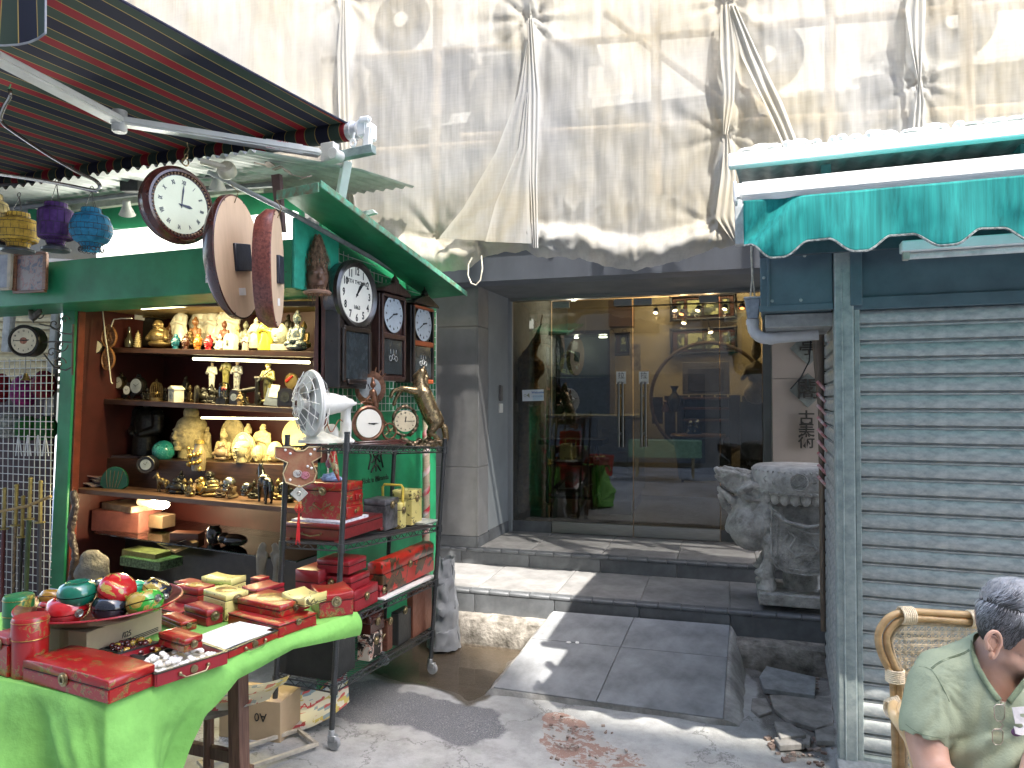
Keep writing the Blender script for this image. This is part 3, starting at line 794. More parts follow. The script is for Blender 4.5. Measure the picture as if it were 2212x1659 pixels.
for pi_ in range(6):
 nu=int((seams[pi_+1]-seams[pi_])/5);nv_=150
 if pi_==0:nu=20
 vs=[];cc=[]
 for j in range(nv_+1):
  for i in range(nu+1):
   a=i/nu;v0=-420
   uu=seams[pi_]+(seams[pi_+1]-seams[pi_])*a
   bv=interp(bot,uu)+5*fbm(uu/25,0,1,3)
   v=v0+(bv-v0)*j/nv_
   u=seamx(pi_,v)+(seamx(pi_+1,v)-seamx(pi_,v))*a
   dd,dn=disp(u,v,bv)
   th_=.25 if pi_>=4 and u>1990 else 0
   vs.append(onS(u,v,NC-dd));cc+=[max(0,dn-th_)]*3+[1]
 fs=[(j*(nu+1)+i,(j+1)*(nu+1)+i,(j+1)*(nu+1)+i+1,j*(nu+1)+i+1)for j in range(nv_)for i in range(nu)]
 me=bpy.data.meshes.new('scaffold_net');me.from_pydata([tuple(p)for p in vs],[],fs)
 ca=me.color_attributes.new('dens','FLOAT_COLOR','POINT');ca.data.foreach_set('color',cc)
 me.shade_smooth();me.materials.append(m_net)
 o=bpy.data.objects.new('scaffold_net',me);COL.objects.link(o);tag(o,labs[pi_],'netting','netting panels hung over the scaffold')
 if pi_==3:net3=o
 if pi_==2:net2=o
 if pi_==4:net4=o
def swag(par,left,right,nv_=40,nu=14,dens=.25,c=4.565,amp=.011):
 """second layer of cloth hanging between two edges given down the picture"""
 vs=[];cc=[]
 for j in range(nv_+1):
  f=j/nv_
  def at_(tab):
   k_=f*(len(tab)-1);i=min(int(k_),len(tab)-2);q=k_-i
   return tab[i][0]+(tab[i+1][0]-tab[i][0])*q,tab[i][1]+(tab[i+1][1]-tab[i][1])*q
  l,r=at_(left),at_(right)
  for i in range(nu+1):
   a=i/nu;u=l[0]+(r[0]-l[0])*a;v=l[1]+(r[1]-l[1])*a
   vs.append(onS(u,v,c-amp*math.sin(a*PI*5+f*2+2.2*noise.noise(Vector((a*2.2,f*2.5,left[0][0]))))*(.55+.6*noise.noise(Vector((a*3,f*3,9))))-.02*f));e=min(a,1-a)
   cc+=[dens+.7*math.exp(-(e/.06)**2)]*3+[1]
 fs=[(j*(nu+1)+i,(j+1)*(nu+1)+i,(j+1)*(nu+1)+i+1,j*(nu+1)+i+1)for j in range(nv_)for i in range(nu)]
 me=bpy.data.meshes.new('loose_fold');me.from_pydata([tuple(p)for p in vs],[],fs)
 ca=me.color_attributes.new('dens','FLOAT_COLOR','POINT');ca.data.foreach_set('color',cc)
 me.shade_smooth();me.materials.append(m_net)
 o=bpy.data.objects.new('loose_fold',me);COL.objects.link(o);o.parent=par
swag(net2,[(1138,90),(1120,200),(1070,330),(1000,450),(948,514)],[(1142,90),(1143,200),(1146,330),(1148,440),(1148,526)],dens=.05)
swag(net2,[(1136,200),(1120,320),(1070,440),(1048,522)],[(1143,200),(1143,320),(1143,440),(1146,526)],dens=.12,c=4.545)
swag(net3,[(1140,40),(1142,200),(1144,380),(1152,535)],[(1150,40),(1166,200),(1160,380),(1163,535)],dens=.9,c=4.565,nu=12,amp=.014)
swag(net3,[(1556,10),(1556,120),(1564,220),(1562,290)],[(1576,10),(1590,120),(1586,220),(1572,290)],dens=.9,c=4.565,nu=10,amp=.014)
swag(net3,[(1566,290),(1558,380),(1545,470),(1590,530)],[(1574,290),(1590,380),(1584,470),(1600,530)],dens=.7,c=4.565,nu=10,amp=.014)
swag(net4,[(1572,12),(1600,120),(1650,220),(1690,310)],[(1590,12),(1640,120),(1690,220),(1724,310)],dens=.6,c=4.565,nu=10,amp=.02)
swag(net4,[(1972,-60),(1955,20),(1970,110),(1984,178)],[(1998,-60),(2000,20),(1994,110),(1989,178)],dens=.8,c=4.565,nu=10,amp=.014)
swag(net4,[(1984,178),(1978,220),(1974,260),(1970,300)],[(1989,178),(1998,220),(2000,260),(1998,300)],dens=.8,c=4.565,nu=10,amp=.02)
swag(net2,[(736,0),(728,120),(732,250),(745,400),(756,500)],[(746,0),(752,120),(756,250),(762,400),(772,500)],dens=.8,c=4.565,nu=10,amp=.014)
m_rope=pm('pale_rope',(.6,.56,.45),rough=.9,scale=60)
g=G();g.tube([onS(*p,4.55)for p in ((1040,552),(1042,580),(1038,605),(1028,616),(1018,612),(1011,595),(1012,572),(1020,556))],.005,6)
g.build('rope_loop',m_rope,label='thin rope loop hanging from the net hem above the left pillar',cat='rope')
opp=thing('opposite_building','dark plastered building across the lane, out of view and sized to shade it','building')
g=G();g.box((-4.275,-6.6,13.9),(29.45,.4,28.2));g.box((18.73,-6.6,12.3),(16.53,.4,24.7));g.build('wall',pm('opposite_wall',(.30,.28,.25),rough=.8,scale=1),opp,smooth=False)  # out of view; height and stepped roofline shaped to shade the lane
for j in range(3):
 for i in range(9):
  g=G();g.box((-9+i*2.4,-6.37,4.2+j*3),(1.3,.06,1.5));g.build('window',pm('opposite_window',(.05,.06,.07),rough=.2),opp,smooth=False)
g=G();g.box((-3,-6.2,1.2),(6,.2,2.3));g.build('shutter',pm('opposite_shutter',(.12,.13,.14),rough=.6),opp,smooth=False)
tb=thing('street_table','table with pale green cloth reflected in the glass doors','table',(-1.0,-3.2,0))
g=G();g.box((0,0,.78),(1.5,.7,.03));g.box((0,.352,.62),(1.54,.006,.36));g.box((.77,0,.62),(.006,.7,.36));g.box((-.77,0,.62),(.006,.7,.36));g.build('tablecloth',pm('pale_green_cloth',(.25,.42,.28),rough=.9),tb,smooth=False)
for sx in (-.6,.6):
 for sy2 in (-.25,.25):
  g=G();g.box((sx,sy2,.38),(.05,.05,.76));g.build('leg',pm('pale_wood',(.45,.36,.22)),tb,smooth=False)
g=G();g.lathe([(.16,0),(.2,.42),(.21,.45),(.19,.45),(.15,.02)],24);g.build('red_bucket',pm('red_plastic',(.45,.04,.03),rough=.4),loc=(-2.3,-3.1,0),label='red plastic bucket beside the pale green table across the lane',cat='bucket')
m_cream=pm('cream_wall',(.50,.40,.25),rough=.8,var=.06,scale=1.5,bump=.02)
m_ebony=pm('ebony',(.022,.017,.015),rough=.3,var=.3,coat=.3)
m_rosew=wood('rosewood',(.07,.022,.012),(.14,.045,.02))
room=thing('shop_room','cream walled room behind the glass doors','room')
bw=wbox(-4.5,3.0,D(9.3),D(9.4),Z2,3.4,'back_wall',m_cream,room)
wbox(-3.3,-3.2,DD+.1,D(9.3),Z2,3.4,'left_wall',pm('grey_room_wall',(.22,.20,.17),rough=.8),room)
wbox(2.2,2.3,DD+.3,D(9.3),Z2,3.4,'right_wall',m_cream,room)
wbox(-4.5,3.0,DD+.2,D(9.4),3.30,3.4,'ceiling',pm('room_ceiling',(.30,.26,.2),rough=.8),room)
wbox(-4.5,3.0,DD+.1,D(9.3),Z2-.003,Z2+.004,'room_floor',pm('room_floor',(.13,.125,.115),rough=.35),room)
def sbx(u0,u1,v0,v1,c,th,name,mat,parent=None,bev=.003,**kw):
 """box whose front face fills a picture rectangle at a given depth in the shop"""
 a=LS(u0,(v0+v1)/2,c);b_=LS(u1,(v0+v1)/2,c);um=(u0+u1)/2
 return wbox(a.x,b_.x,D(c),D(c)+th,LS(um,v1,c).z,LS(um,v0,c).z,name,mat,parent,bev,**kw)
def framed(u0,u1,v0,v1,c,label,insets):
 a,b_=LS(u0,(v0+v1)/2,c),LS(u1,(v0+v1)/2,c);z0,z1=LS((u0+u1)/2,v1,c).z,LS((u0+u1)/2,v0,c).z
 t_=thing('wall_panel',label,'framed panel',wor((a.x+b_.x)/2,D(c),(z0+z1)/2),(0,R(-1),KA),'carved wood panels with painted insets')
 W,H=b_.x-a.x,z1-z0
 g=G();g.box((0,0,0),(W,.04,H));g.build('board',m_rosew,t_,bevel=.02,seg=2)
 g=G();
 for zz in (-H/2,H/2):g.box((0,-.01,zz),(W+.03,.05,.03))
 for xx in (-W/2,W/2):g.box((xx,-.01,0),(.03,.05,H+.03))
 g.build('rim',m_ebony,t_,bevel=.008)
 for (cx,w2,h2)in insets:
  g=G();g.box((cx*W,-.026,0),(w2*W+.02,.012,h2*H+.03));f=g.build('inset_frame',m_ebony,t_,bevel=.003)
  g=G();g.box((cx*W,-.0335,0),(w2*W,.004,h2*H));g.build('inset',lacquer('painted_inset',(.52,.52,.26),(.08,.10,.07),(.05,.06,.05),scale=9,thr=.50,rough=.5),f,smooth=False)
 g=G()
 for xx in (-.32*W,.32*W):g.torus((xx,0,H/2+.035),.028,.006,'Y',14,5)
 g.build('hanging_ring',pm('old_brass',(.25,.17,.07),rough=.4,metal=.8),t_)
 return t_
ins=[(-.35,.10,.6),(-.13,.22,.66),(.13,.22,.66),(.36,.10,.6)]
framed(1451,1590,711,762,9.22,'lower of two red wood panels with four painted insets on the cream wall',ins)
framed(1450,1588,640,689,9.22,'upper of two red wood panels, just under the track lights',ins)
framed(1314,1358,722,766,9.15,'small wood panel with pale insets right of the dark display cabinet',[(-.25,.26,.7),(.25,.26,.7)])
sbx(1314,1366,648,705,8.9,.25,'wood_bulkhead',wood('brown_ply',(.16,.08,.035),(.24,.13,.06)),label='brown wood casing hanging under the ceiling left of the track lights',cat='ceiling casing')
t_=sbx(1361,1384,742,800,9.0,.01,'scroll',pm('scroll_paper',(.34,.27,.2),rough=.8,scale=12,var=.5),label='narrow grey hanging scroll beside the moon gate',cat='scroll')
P=onS(1530,862,8.85);k_=ppm(P)
t_=thing('moon_gate','dark round wooden moon gate behind the altar cabinet','moon gate',P,SROT)
g=G();rr=122*k_
g.torus((0,0,0),rr,.022,'Y',56,8);g.build('ring',pm('gate_wood',(.13,.08,.045),rough=.5),t_)
g=G()
for i in range(9):
 x=-rr+(i+.5)*2*rr/9;h_=math.sqrt(max(0,rr*rr-x*x))
 g.box((x,.02,-h_*.45),(2*rr/9-.02,.03,h_*1.05))
g.build('lattice_panel',pm('gate_panel',(.035,.022,.015),rough=.5),t_)
t_=thing('altar_cabinet','black cabinet with brass edged shelves beneath the lower wall panel','cabinet',onS(1525,900,8.5),SROT)
P=onS(1525,900,8.5);k_=ppm(P)
def lb(t,P,k_,u0,u1,v0,v1,uc,vc,y,th,nm,mat,bev=.004):
 g=G();g.box((((u0+u1)/2-uc)*k_,y+th/2,(vc-(v0+v1)/2)*k_),((u1-u0)*k_,th,(v1-v0)*k_))
 return g.build(nm,mat,t,bevel=bev,smooth=False)
lb(t_,P,k_,1476,1574,782,852,1525,900,0,.05,'screen_frame',pm('grey_screen',(.14,.12,.11),rough=.4))
lb(t_,P,k_,1488,1562,796,846,1525,900,-.012,.02,'screen_panel',pm('grey_screen2',(.07,.06,.06),rough=.2))
for v_ in (858,880,905,945):lb(t_,P,k_,1474,1576,v_,v_+5,1525,900,-.15,.4,'shelf',m_rosew)
lb(t_,P,k_,1474,1576,863,1010,1525,900,.24,.02,'back_board',m_ebony)
for u_ in (1474,1572):lb(t_,P,k_,u_,u_+5,858,1040,1525,900,-.15,.4,'side_board',m_ebony)
t_=thing('display_cabinet','tall dark cabinet with glass shelves behind the left door','cabinet',onS(1246,900,8.2),SROT)
P=onS(1246,900,8.2);k_=ppm(P)
lb(t_,P,k_,1178,1314,722,905,1246,900,.38,.02,'back_board',pm('dark_green_board',(.018,.028,.022),rough=.5))
lb(t_,P,k_,1174,1180,722,1090,1246,900,0,.4,'side_board',m_ebony)
lb(t_,P,k_,1312,1318,722,905,1246,900,0,.4,'side_board',m_ebony)
lb(t_,P,k_,1174,1318,714,723,1246,900,0,.4,'top_board',m_ebony)
lb(t_,P,k_,1180,1312,813,816,1246,900,.05,.33,'glass_shelf',glass('shelf_glass',(.7,.9,.8)))
m_spot=emit('cabinet_spot',(1,.95,.7),6)
for u_ in (1239,1294,1303):
 lb(t_,P,k_,u_-4,u_+4,725,728,1246,900,.15,.04,'downlight',m_spot)
t_=thing('blue_plate','round green glazed plate with painted flowers standing in the dark cabinet','plate',onS(1228,783,8.2),(R(8),0,KA))
rr=26*ppm(onS(1228,783,8.2));g=G()
g.at(rot=(R(90),0,0));g.lathe([(rr*.45,-.0),(rr*.62,.012),(rr*.97,.03),(rr,.034),(rr*.97,.038),(rr*.6,.02),(.001,.012)],40)
g.build('dish',lacquer('plate_glaze',(.34,.42,.2),(.06,.12,.09),(.03,.06,.06),scale=22,thr=.44,rough=.15),t_)
point('cabinet_light',onS(1240,745,8.15),1.2,(1,.95,.75),.05)
t_=thing('counter','cream painted counter with a dark plinth seen through the left door','counter',onS(1290,1040,7.5),SROT)
P=onS(1290,1040,7.5);k_=ppm(P)
m_cnt=pm('counter_cream',(.36,.32,.25),rough=.5,var=.05)
lb(t_,P,k_,1290,1366,905,1082,1290,1040,0,1.2,'carcass',m_cnt)
lb(t_,P,k_,1290,1362,1082,1110,1290,1040,.03,1.0,'plinth',m_ebony)
lb(t_,P,k_,1176,1300,903,1085,1290,1040,.55,.5,'rear_carcass',m_cnt)
lb(t_,P,k_,1176,1370,898,905,1290,1040,-.0,1.2,'counter_top',pm('counter_top',(.4,.38,.3),rough=.2))
for i in range(3):lb(t_,P,k_,1302,1356,925+i*52,970+i*52,1290,1040,-.012,.012,'drawer',pm('drawer_front',(.30,.26,.2),rough=.4))
t_=thing('side_table','tall black wood side table behind the left glass panel edge','table',onS(1232,1100,7.0),SROT)
P=onS(1232,1100,7.0);k_=ppm(P)
lb(t_,P,k_,1162,1302,950,962,1232,1100,-.02,.42,'top',m_ebony)
for u_ in (1183,1278):
 for y_ in (.0,.34):
  g=G();g.cyl(((u_-1232)*k_*.94,y_+.02,140*k_),((u_-1232)*k_*1.06,y_+.02,0),.022,.026,8);g.build('leg',m_ebony,t_)
lb(t_,P,k_,1186,1280,998,1005,1232,1100,0,.38,'stretcher',m_ebony);lb(t_,P,k_,1184,1284,1072,1078,1232,1100,0,.38,'lower_shelf',m_ebony)
g=G();random.seed(3)
for i in range(9):
 a=random.uniform(-.22,.2);g.cap((a,random.uniform(-.05,.08),random.uniform(0,.08)),.035,(a+random.uniform(-.12,.12),random.uniform(-.05,.08),random.uniform(.06,.2)),.028)
me=roughen(blobmesh(g,.012,3),.02,14,3)
meshob('root_carving',me,pm('grey_root',(.22,.22,.17),rough=.6,scale=20),loc=onS(1235,1072,7.1),rot=SROT,label='pale gnarled root carving on the lower shelf of the black side table',cat='carving')
g=G();pts=[]
g.cap((0,0,0),.12,(.03,0,.5),.10);g.cap((.03,0,.5),.10,(.06,0,1.15),.13);g.cap((.06,0,1.15),.13,(.02,0,1.5),.09);g.cap((.02,0,1.5),.09,(.13,0,1.72),.05)
g.cap((0,0,.02),.10,(.22,-.05,-.01),.05);g.cap((.13,0,1.7),.05,(.2,0,2.0),.012);g.ell((.12,-.02,1.42),(.1,.1,.13))
me=roughen(blobmesh(g,.022,3),.03,7,2,.012,25)
P=onS(1133,1085,6.95)
meshob('tree_carving',me,pm('gilded_bark',(.26,.16,.065),rough=.42,metal=.35,scale=25,var=.5,bump=.5),loc=P,rot=SROT,sc=.94,label='tall gnarled brown tree trunk carving at the far left behind the glass',cat='carving')
sbx(1112,1182,1088,1128,6.9,.45,'block',m_ebony,label='low black block under the tree trunk carving',cat='plinth')
def vase(u_,v_,h_px,c,prof,mat,label,cat='vase',nm='vase',n=18):
 P=onS(u_,v_,c);k_=ppm(P)*h_px
 g=G();g.lathe([(a*k_,b_*k_)for a,b_ in prof],n)
 g.build(nm,mat,loc=P,rot=SROT,label=label,cat=cat)
PV=[(.0,0),(.13,0),(.12,.06),(.2,.25),(.24,.45),(.2,.6),(.09,.74),(.08,.84),(.17,1),(.15,1),(.06,.84)]
m_bronze=pm('dark_bronze',(.06,.05,.035),rough=.4,metal=.6)
vase(1457,890,56,8.3,PV,m_bronze,'slim dark bronze vase left of the framed grey screen')
vase(1437,890,26,8.3,[(.0,0),(.25,0),(.3,.3),(.1,.7),(.2,.85),(.0,1)],pm('brown_wood_figure',(.14,.05,.03),rough=.5),'small reddish wood figure beside the slim bronze vase','figurine','figurine')
m_bluew=lacquer('blue_and_white',(.45,.5,.55),(.04,.1,.3),(.03,.06,.2),scale=30,thr=.40,rough=.15)
vase(1492,938,30,7.9,[(0,0),(.3,0),(.22,.5),(.12,.7),(.2,.85),(0,1)],m_bluew,'left of two small blue and white figures on the drum table','figurine','figurine')
vase(1506,938,32,7.9,[(0,0),(.3,0),(.22,.5),(.12,.7),(.2,.85),(0,1)],m_bluew,'right of two small blue and white figures on the drum table','figurine','figurine')
t_=thing('drum_table','round black drum table with a brass rim under the blue and white figures','table',onS(1508,1035,7.9),SROT)
k_=ppm(onS(1508,1035,7.9));g=G();g.lathe([(40*k_,0),(46*k_,50*k_),(54*k_,90*k_),(52*k_,93*k_)],36);g.build('body',m_ebony,t_)
g=G();g.lathe([(57*k_,92*k_),(59*k_,94*k_),(57*k_,97*k_),(.001,97*k_)],36);g.build('top',pm('copper_rim',(.20,.10,.04),rough=.3,metal=.6),t_)
g=G();g.ell((0,0,.1),(.14,.12,.13));g.ell((0,0,.32),(.10,.09,.14));g.cap((-.08,0,.38),.04,(-.15,-.08,.26),.03);g.cap((.08,0,.38),.04,(.14,-.08,.24),.03)
g.ell((0,-.01,.55),(.055,.06,.075));g.cyl((0,0,.58),(0,0,.74),.06,.02);g.ell((0,-.06,.545),(.012,.014,.02))
me_god=roughen(blobmesh(g,.014,2),.006,30)
meshob('wooden_goddess',me_god,pm('pale_gold_wood',(.42,.32,.18),rough=.5,scale=20),loc=onS(1634,868,7.6),rot=SROT,sc=.9,label='pale gilded seated goddess statue beside the right glass panel',cat='statue')
sbx(1600,1660,868,1060,7.6,.35,'statue_plinth',pm('black_plinth',(.03,.028,.026),rough=.5),label='tall black plinth under the gilded goddess statue',cat='plinth')
m_lamp=emit('spot_glow',(1,.72,.38),7);m_lampr=emit('spot_red_glow',(1,.22,.06),4);m_bl=pm('spot_black',(.05,.045,.04),rough=.4,metal=.5)
tr=sbx(1330,1630,655,658,8.0,.03,'light_track',m_bl,label='thin black lighting track under the shop ceiling',cat='light track')
spots=[(1416,676,0,'leftmost bright spotlight on the track'),(1458,671,0,'second spotlight, tilted, left of the red one'),(1472,679,1,'red shaded spotlight hanging in front of the upper panel'),(1507,671,0,'bright spotlight in front of the middle of the upper panel'),(1565,668,0,'tilted spotlight near the right end of the upper panel'),(1603,666,1,'rightmost orange glowing spotlight'),(1477,698,0,'low frosted spotlight just above the lower wall panel'),(1535,718,0,'spotlight on a long rod in front of the lower wall panel')]
for u_,v_,rd,lab in spots:
 P=onS(u_,v_,7.95);k_=ppm(P);t_=thing('spotlight',lab,'spotlight',P,(R(-25),R(random.uniform(-20,20)),KA),'spotlights in the antique shop')
 g=G();g.lathe([(.012,.06),(.022,.055),(.03,.03),(.034,.0),(.031,.0)],16);g.build('shade',m_bl,t_)
 g=G();g.ell((0,0,.004),(.027,.027,.012));g.build('bulb',m_lampr if rd else m_lamp,t_)
 g=G();zt_=onS(u_,657,7.95).z-P.z;g.cyl((0,0,.05),(0,0,max(.07,zt_)),.004,n=6);g.build('rod',m_bl,t_)
 if not rd:point('spotlight_glow',P+Vector((0,-.04,-.06)),.65,(1,.68,.35),.03)
area('shop_ceiling_light',wor(LS(1530,700,8.6).x,D(8.75),3.2),(R(28),0,0),1.5,.3,6,(1,.74,.42))
area('shop_left_light',wor(LS(1240,700,8.0).x,D(7.9),3.2),(0,0,0),.8,.5,2.0,(1,.82,.6))
m_stone=pm('grey_granite',(.50,.485,.455),rough=.9,var=.2,scale=11,bump=.7,bscale=70,col2=(.22,.21,.19),detail=9)
P0=onS(1700,1290,5.12);k_=ppm(P0)
turtle=thing('stone_beast','pale granite dragon headed beast with a drum shaped seat on its back','stone statue',P0,SROT)
def T(u_,v_,y=0):return ((u_-1700)*k_,y,(1290-v_)*k_)
g=G()
r_=lambda p:p*k_
g.cap(T(1700,1130,.05),r_(58),T(1790,1130,.05),r_(60),20)
g.ell(T(1630,1142,0),(r_(50),r_(52),r_(52)),n=28,m=18);g.ell(T(1660,1120,0),(r_(42),r_(54),r_(60)),n=24,m=14)
g.cap(T(1592,1126),r_(13),T(1587,1146),r_(15));g.cap(T(1612,1095),r_(27),T(1640,1110),r_(40))
g.cap(T(1596,1048),r_(24),T(1640,1062),r_(34))
g.cap(T(1562,1024),r_(10),T(1600,1048),r_(20));g.cap(T(1574,1016),r_(6),T(1622,1030),r_(12));g.ell(T(1556,1019),(r_(7),r_(14),r_(7)))
for s_ in (-1,1):
 y_=s_*r_(17)
 g.ell(T(1577,1033,y_),(r_(8),r_(7),r_(8)));g.torus(T(1577,1033,y_-s_*r_(-2)),r_(10),r_(2.6),'Y',16,5);g.cap(T(1566,1020,y_),r_(4),T(1600,1026,y_*1.3),r_(6));g.cap(T(1600,1026,y_*1.3),r_(6),T(1626,1034,y_*1.6),r_(4))
 g.cap(T(1556,1036,y_*.8),r_(4),T(1602,1070,y_*1.25),r_(6));g.cap(T(1562,1062,y_*.7),r_(6),T(1590,1086,y_),r_(9));g.cap(T(1562,1062,y_*.4),r_(5),T(1574,1090,0),r_(6))
 y2=s_*r_(30)
 g.cap(T(1606,1062,y2),r_(8),T(1630,1048,y2*1.1),r_(9));g.cap(T(1630,1048,y2*1.1),r_(9),T(1664,1056,y2*1.2),r_(7));g.cap(T(1664,1050,y2*1.2),r_(6),T(1690,1064,y2*1.2),r_(4));g.cap(T(1652,1060,y2*1.2),r_(9),T(1662,1094,y2*1.3),r_(6))
 g.cap(T(1614,1074,y2),r_(7),T(1640,1082,y2*1.2),r_(5));g.cap(T(1640,1082,y2*1.2),r_(5),T(1650,1070,y2*1.2),r_(4))
 for i in range(4):g.torus(T(1612+i*11,1040+i*5,s_*r_(26+2*i)),r_(6),r_(2.2),'Y',14,5)
 y3=s_*r_(36)
 g.cap(T(1672,1165,y3),r_(24),T(1664,1205,y3),r_(13));g.cap(T(1664,1205,y3),r_(13),T(1655,1232,y3),r_(17));g.ell(T(1644,1232,y3),(r_(13),r_(12),r_(8)));g.cap(T(1658,1240,y3),r_(14),T(1660,1258,y3),r_(17));g.ell(T(1656,1264,y3*1.05),(r_(20),r_(18),r_(9)))
 g.cap(T(1800,1165,y3),r_(26),T(1795,1262,y3),r_(18))
g.cap(T(1572,1088),r_(4),T(1580,1112),r_(4));g.cap(T(1580,1112),r_(4),T(1590,1118),r_(6));g.cap(T(1560,1078),r_(4),T(1571,1104),r_(3.5))
for i in range(5):g.cap(T(1604+9*i,1120+6*i,-r_(40)),r_(3),T(1600+8*i,1165+5*i,-r_(34)),r_(2))
me=roughen(blobmesh(g,.0075,1),.006,16,2,.003,50)
meshob('beast_body',me,m_stone,turtle)
g=G();g.cap(T(1730,1270,.02),r_(38),T(1730,1190,.02),r_(40));me=roughen(blobmesh(g,.02,2),.008,20)
meshob('support_block',me,m_stone,turtle)
g=G();g.box(T(1725,1280,0),(r_(170),r_(140),r_(24)));o=g.build('base_slab',m_stone,turtle,bevel=.006)
cx=1722;zt,zb_=(1290-1007)*k_,(1290-1064)*k_;rr=92*k_;cxx=(cx-1700)*k_
g=G();g.lathe([(.001,zt),(rr*.90,zt),(rr*.97,zt-.012),(rr,zt-.03),(rr*1.02,(zt+zb_)/2+.02),(rr*.99,zb_+.035),(rr*.97,zb_+.03),(rr*.97,zb_+.01),(rr*.9,zb_),(rr*.72,zb_-.055),(.5*rr,zb_-.07)],64,(cxx,.02,0))
g.build('drum_seat',pm('carved_granite',(.50,.485,.455),rough=.85,var=.2,scale=9,bump=.7,bscale=30,col2=(.30,.29,.27)),turtle)
g=G()
for i in range(46):
 a=2*PI*i/46
 g.ell((cxx+rr*.985*math.cos(a),.02+rr*.985*math.sin(a),zt-.028),(.0085,)*3,n=7,m=5);g.ell((cxx+rr*.985*math.cos(a),.02+rr*.985*math.sin(a),zb_+.014),(.008,)*3,n=7,m=5)
g.build('studs',m_stone,turtle,kind='stuff')
for i in range(24):
 a=2*PI*(i+.5)/24;g=G();g.ell((0,0,0),(.032,.016,.045),n=10,m=7)
 g.build('petal',m_stone,turtle,loc=(cxx+rr*.87*math.cos(a),.02+rr*.87*math.sin(a),zb_-.022),rot=(R(-18),0,a+PI/2)if False else (0,0,a+PI/2))
g=G();
for rr2,w2 in ((.052,.005),(.04,.003)):g.torus(T(1718,1034,-rr*1.0+.02-.003),rr2,w2,'Y',26,5)
for i in range(6):g.torus((T(1718,1034)[0]+.021*math.cos(i*PI/3),-rr*1.0+.014,T(1718,1034)[2]+.021*math.sin(i*PI/3)),.011,.003,'Y',12,4)
for s_ in (-1,1):
 for i in range(3):g.torus((T(1718,1034)[0]+s_*(.09+.05*i),-math.sqrt(max(0,rr**2-(cxx-T(1718,1034)[0]-s_*(.09+.05*i))**2))*1.015+.02,T(1718,1034)[2]+.008*(-1)**i),.016,.0032,'Y',14,4)
g.build('carved_ornament',m_stone,turtle)['kind']='stuff'
fy=-r_(72)
g=G();ol=[(1666,1089),(1664,1140),(1664,1190),(1672,1210),(1692,1221),(1730,1225),(1756,1222),(1766,1205),(1790,1195),(1800,1180),(1800,1092),(1785,1108),(1745,1126),(1700,1119)]
def pr(ol,y0,y1,grow=0):
 cu,cv=1733,1170
 return [(T(u_+(u_-cu)*grow,v_)[0],T(u_,v_+(v_-cv)*grow)[2])for u_,v_ in ol]
def subdiv(ol,n=5):
 out=[]
 for i in range(len(ol)):
  a,b_=ol[i],ol[(i+1)%len(ol)]
  out+=[(a[0]+(b_[0]-a[0])*j/n,a[1]+(b_[1]-a[1])*j/n)for j in range(n)]
 return out
g.prism(pr(ol,0,0),fy-.004,fy+.10);g.build('saddle_cloth',m_stone,turtle,bevel=.006)
g=G()
for gr,w2 in ((-.015,.005),(-.17,.004)):g.tube([(x,fy-.006,z)for x,z in pr(subdiv(ol,4),0,0,gr)],w2,6,closed=True)
random.seed(5)
pb=pr(subdiv(ol,7),0,0,-.09)
for i,(x,z)in enumerate(pb):g.torus((x,fy-.004,z),.009,.0028,'Y',8,4,arc=PI*1.4,a0=i)
for j in range(3):
 for i in range(5):
  g.torus((T(1690+i*17+(j%2)*8,1204-j*8)[0],fy-.004,T(0,1204-j*8)[2]),.021,.0045,'Y',12,5,arc=PI)
for (a,b_,c_)in (((1690,1130),(1712,1148),(1700,1170)),((1712,1128),(1740,1140),(1775,1136)),((1715,1160),(1745,1165),(1768,1185)),((1690,1165),(1712,1186),(1735,1180)),((1740,1150),(1752,1172),(1738,1195)),((1698,1142),(1690,1155),(1684,1150))):
 g.tube([(T(*a)[0],fy-.004,T(*a)[2]),(T(*b_)[0],fy-.011,T(*b_)[2]),(T(*c_)[0],fy-.004,T(*c_)[2])],[.006,.011,.004],6)
g.build('carved_relief',m_stone,turtle)['kind']='stuff'
g=G();g.tube([(T(1672,1100)[0],fy-.01,T(0,1100)[2]),(T(1690,1116)[0],fy-.012,T(0,1116)[2]),(T(1735,1128)[0],fy-.012,T(0,1126)[2]),(T(1780,1118)[0],fy-.01,T(0,1116)[2]),(T(1800,1100)[0],fy-.01,T(0,1100)[2])],.011,8)
g.build('harness',m_stone,turtle)
g=G();g.ell(T(1770,1162,fy-.004),(r_(9),.004,r_(8)));g.build('red_dab',pm('red_paint',(.5,.02,.03),rough=.6),turtle)
m_galv=pm('galvanised_slat',(.49,.495,.47),rough=.55,metal=.15,var=.12,scale=34,bump=.05,stretch=(.7,1,1.4),col2=(.30,.325,.325),detail=9,spec=.4)
m_post=pm('grey_green_paint',(.36,.395,.37),rough=.55,var=.10,scale=22,bump=.05,col2=(.23,.275,.265))
m_blue=pm('blue_grey_steel',(.095,.145,.165),rough=.45,var=.15,scale=5,bump=.03,col2=(.07,.11,.13))
kiosk=thing('shutter_kiosk','grey green steel market stall with closed roller shutters','market stall',(.26,3.64,0))
KO=Vector((.26,3.64,0))
def kb(x0,x1,y0,y1,z0,z1,nm,mat,bev=.003,par=None):
 g=G();g.box(((x0+x1)/2-KO.x,(y0+y1)/2-KO.y,(z0+z1)/2),(x1-x0,y1-y0,z1-z0));return g.build(nm,mat,par or kiosk,bevel=bev,smooth=False)
xs_=onY(1849,1100,3.66).x;zt_=onY(1849,672,3.66).z;zl=.075
n=26;pit=(zt_-zl)/n
prof=[(.000,0),(-.004,.004),(-.004,.009),(.013,.011),(.013,.0165),(-.010,.021),(-.016,.038),(-.015,.056),(-.006,pit-.002),(.000,pit)]
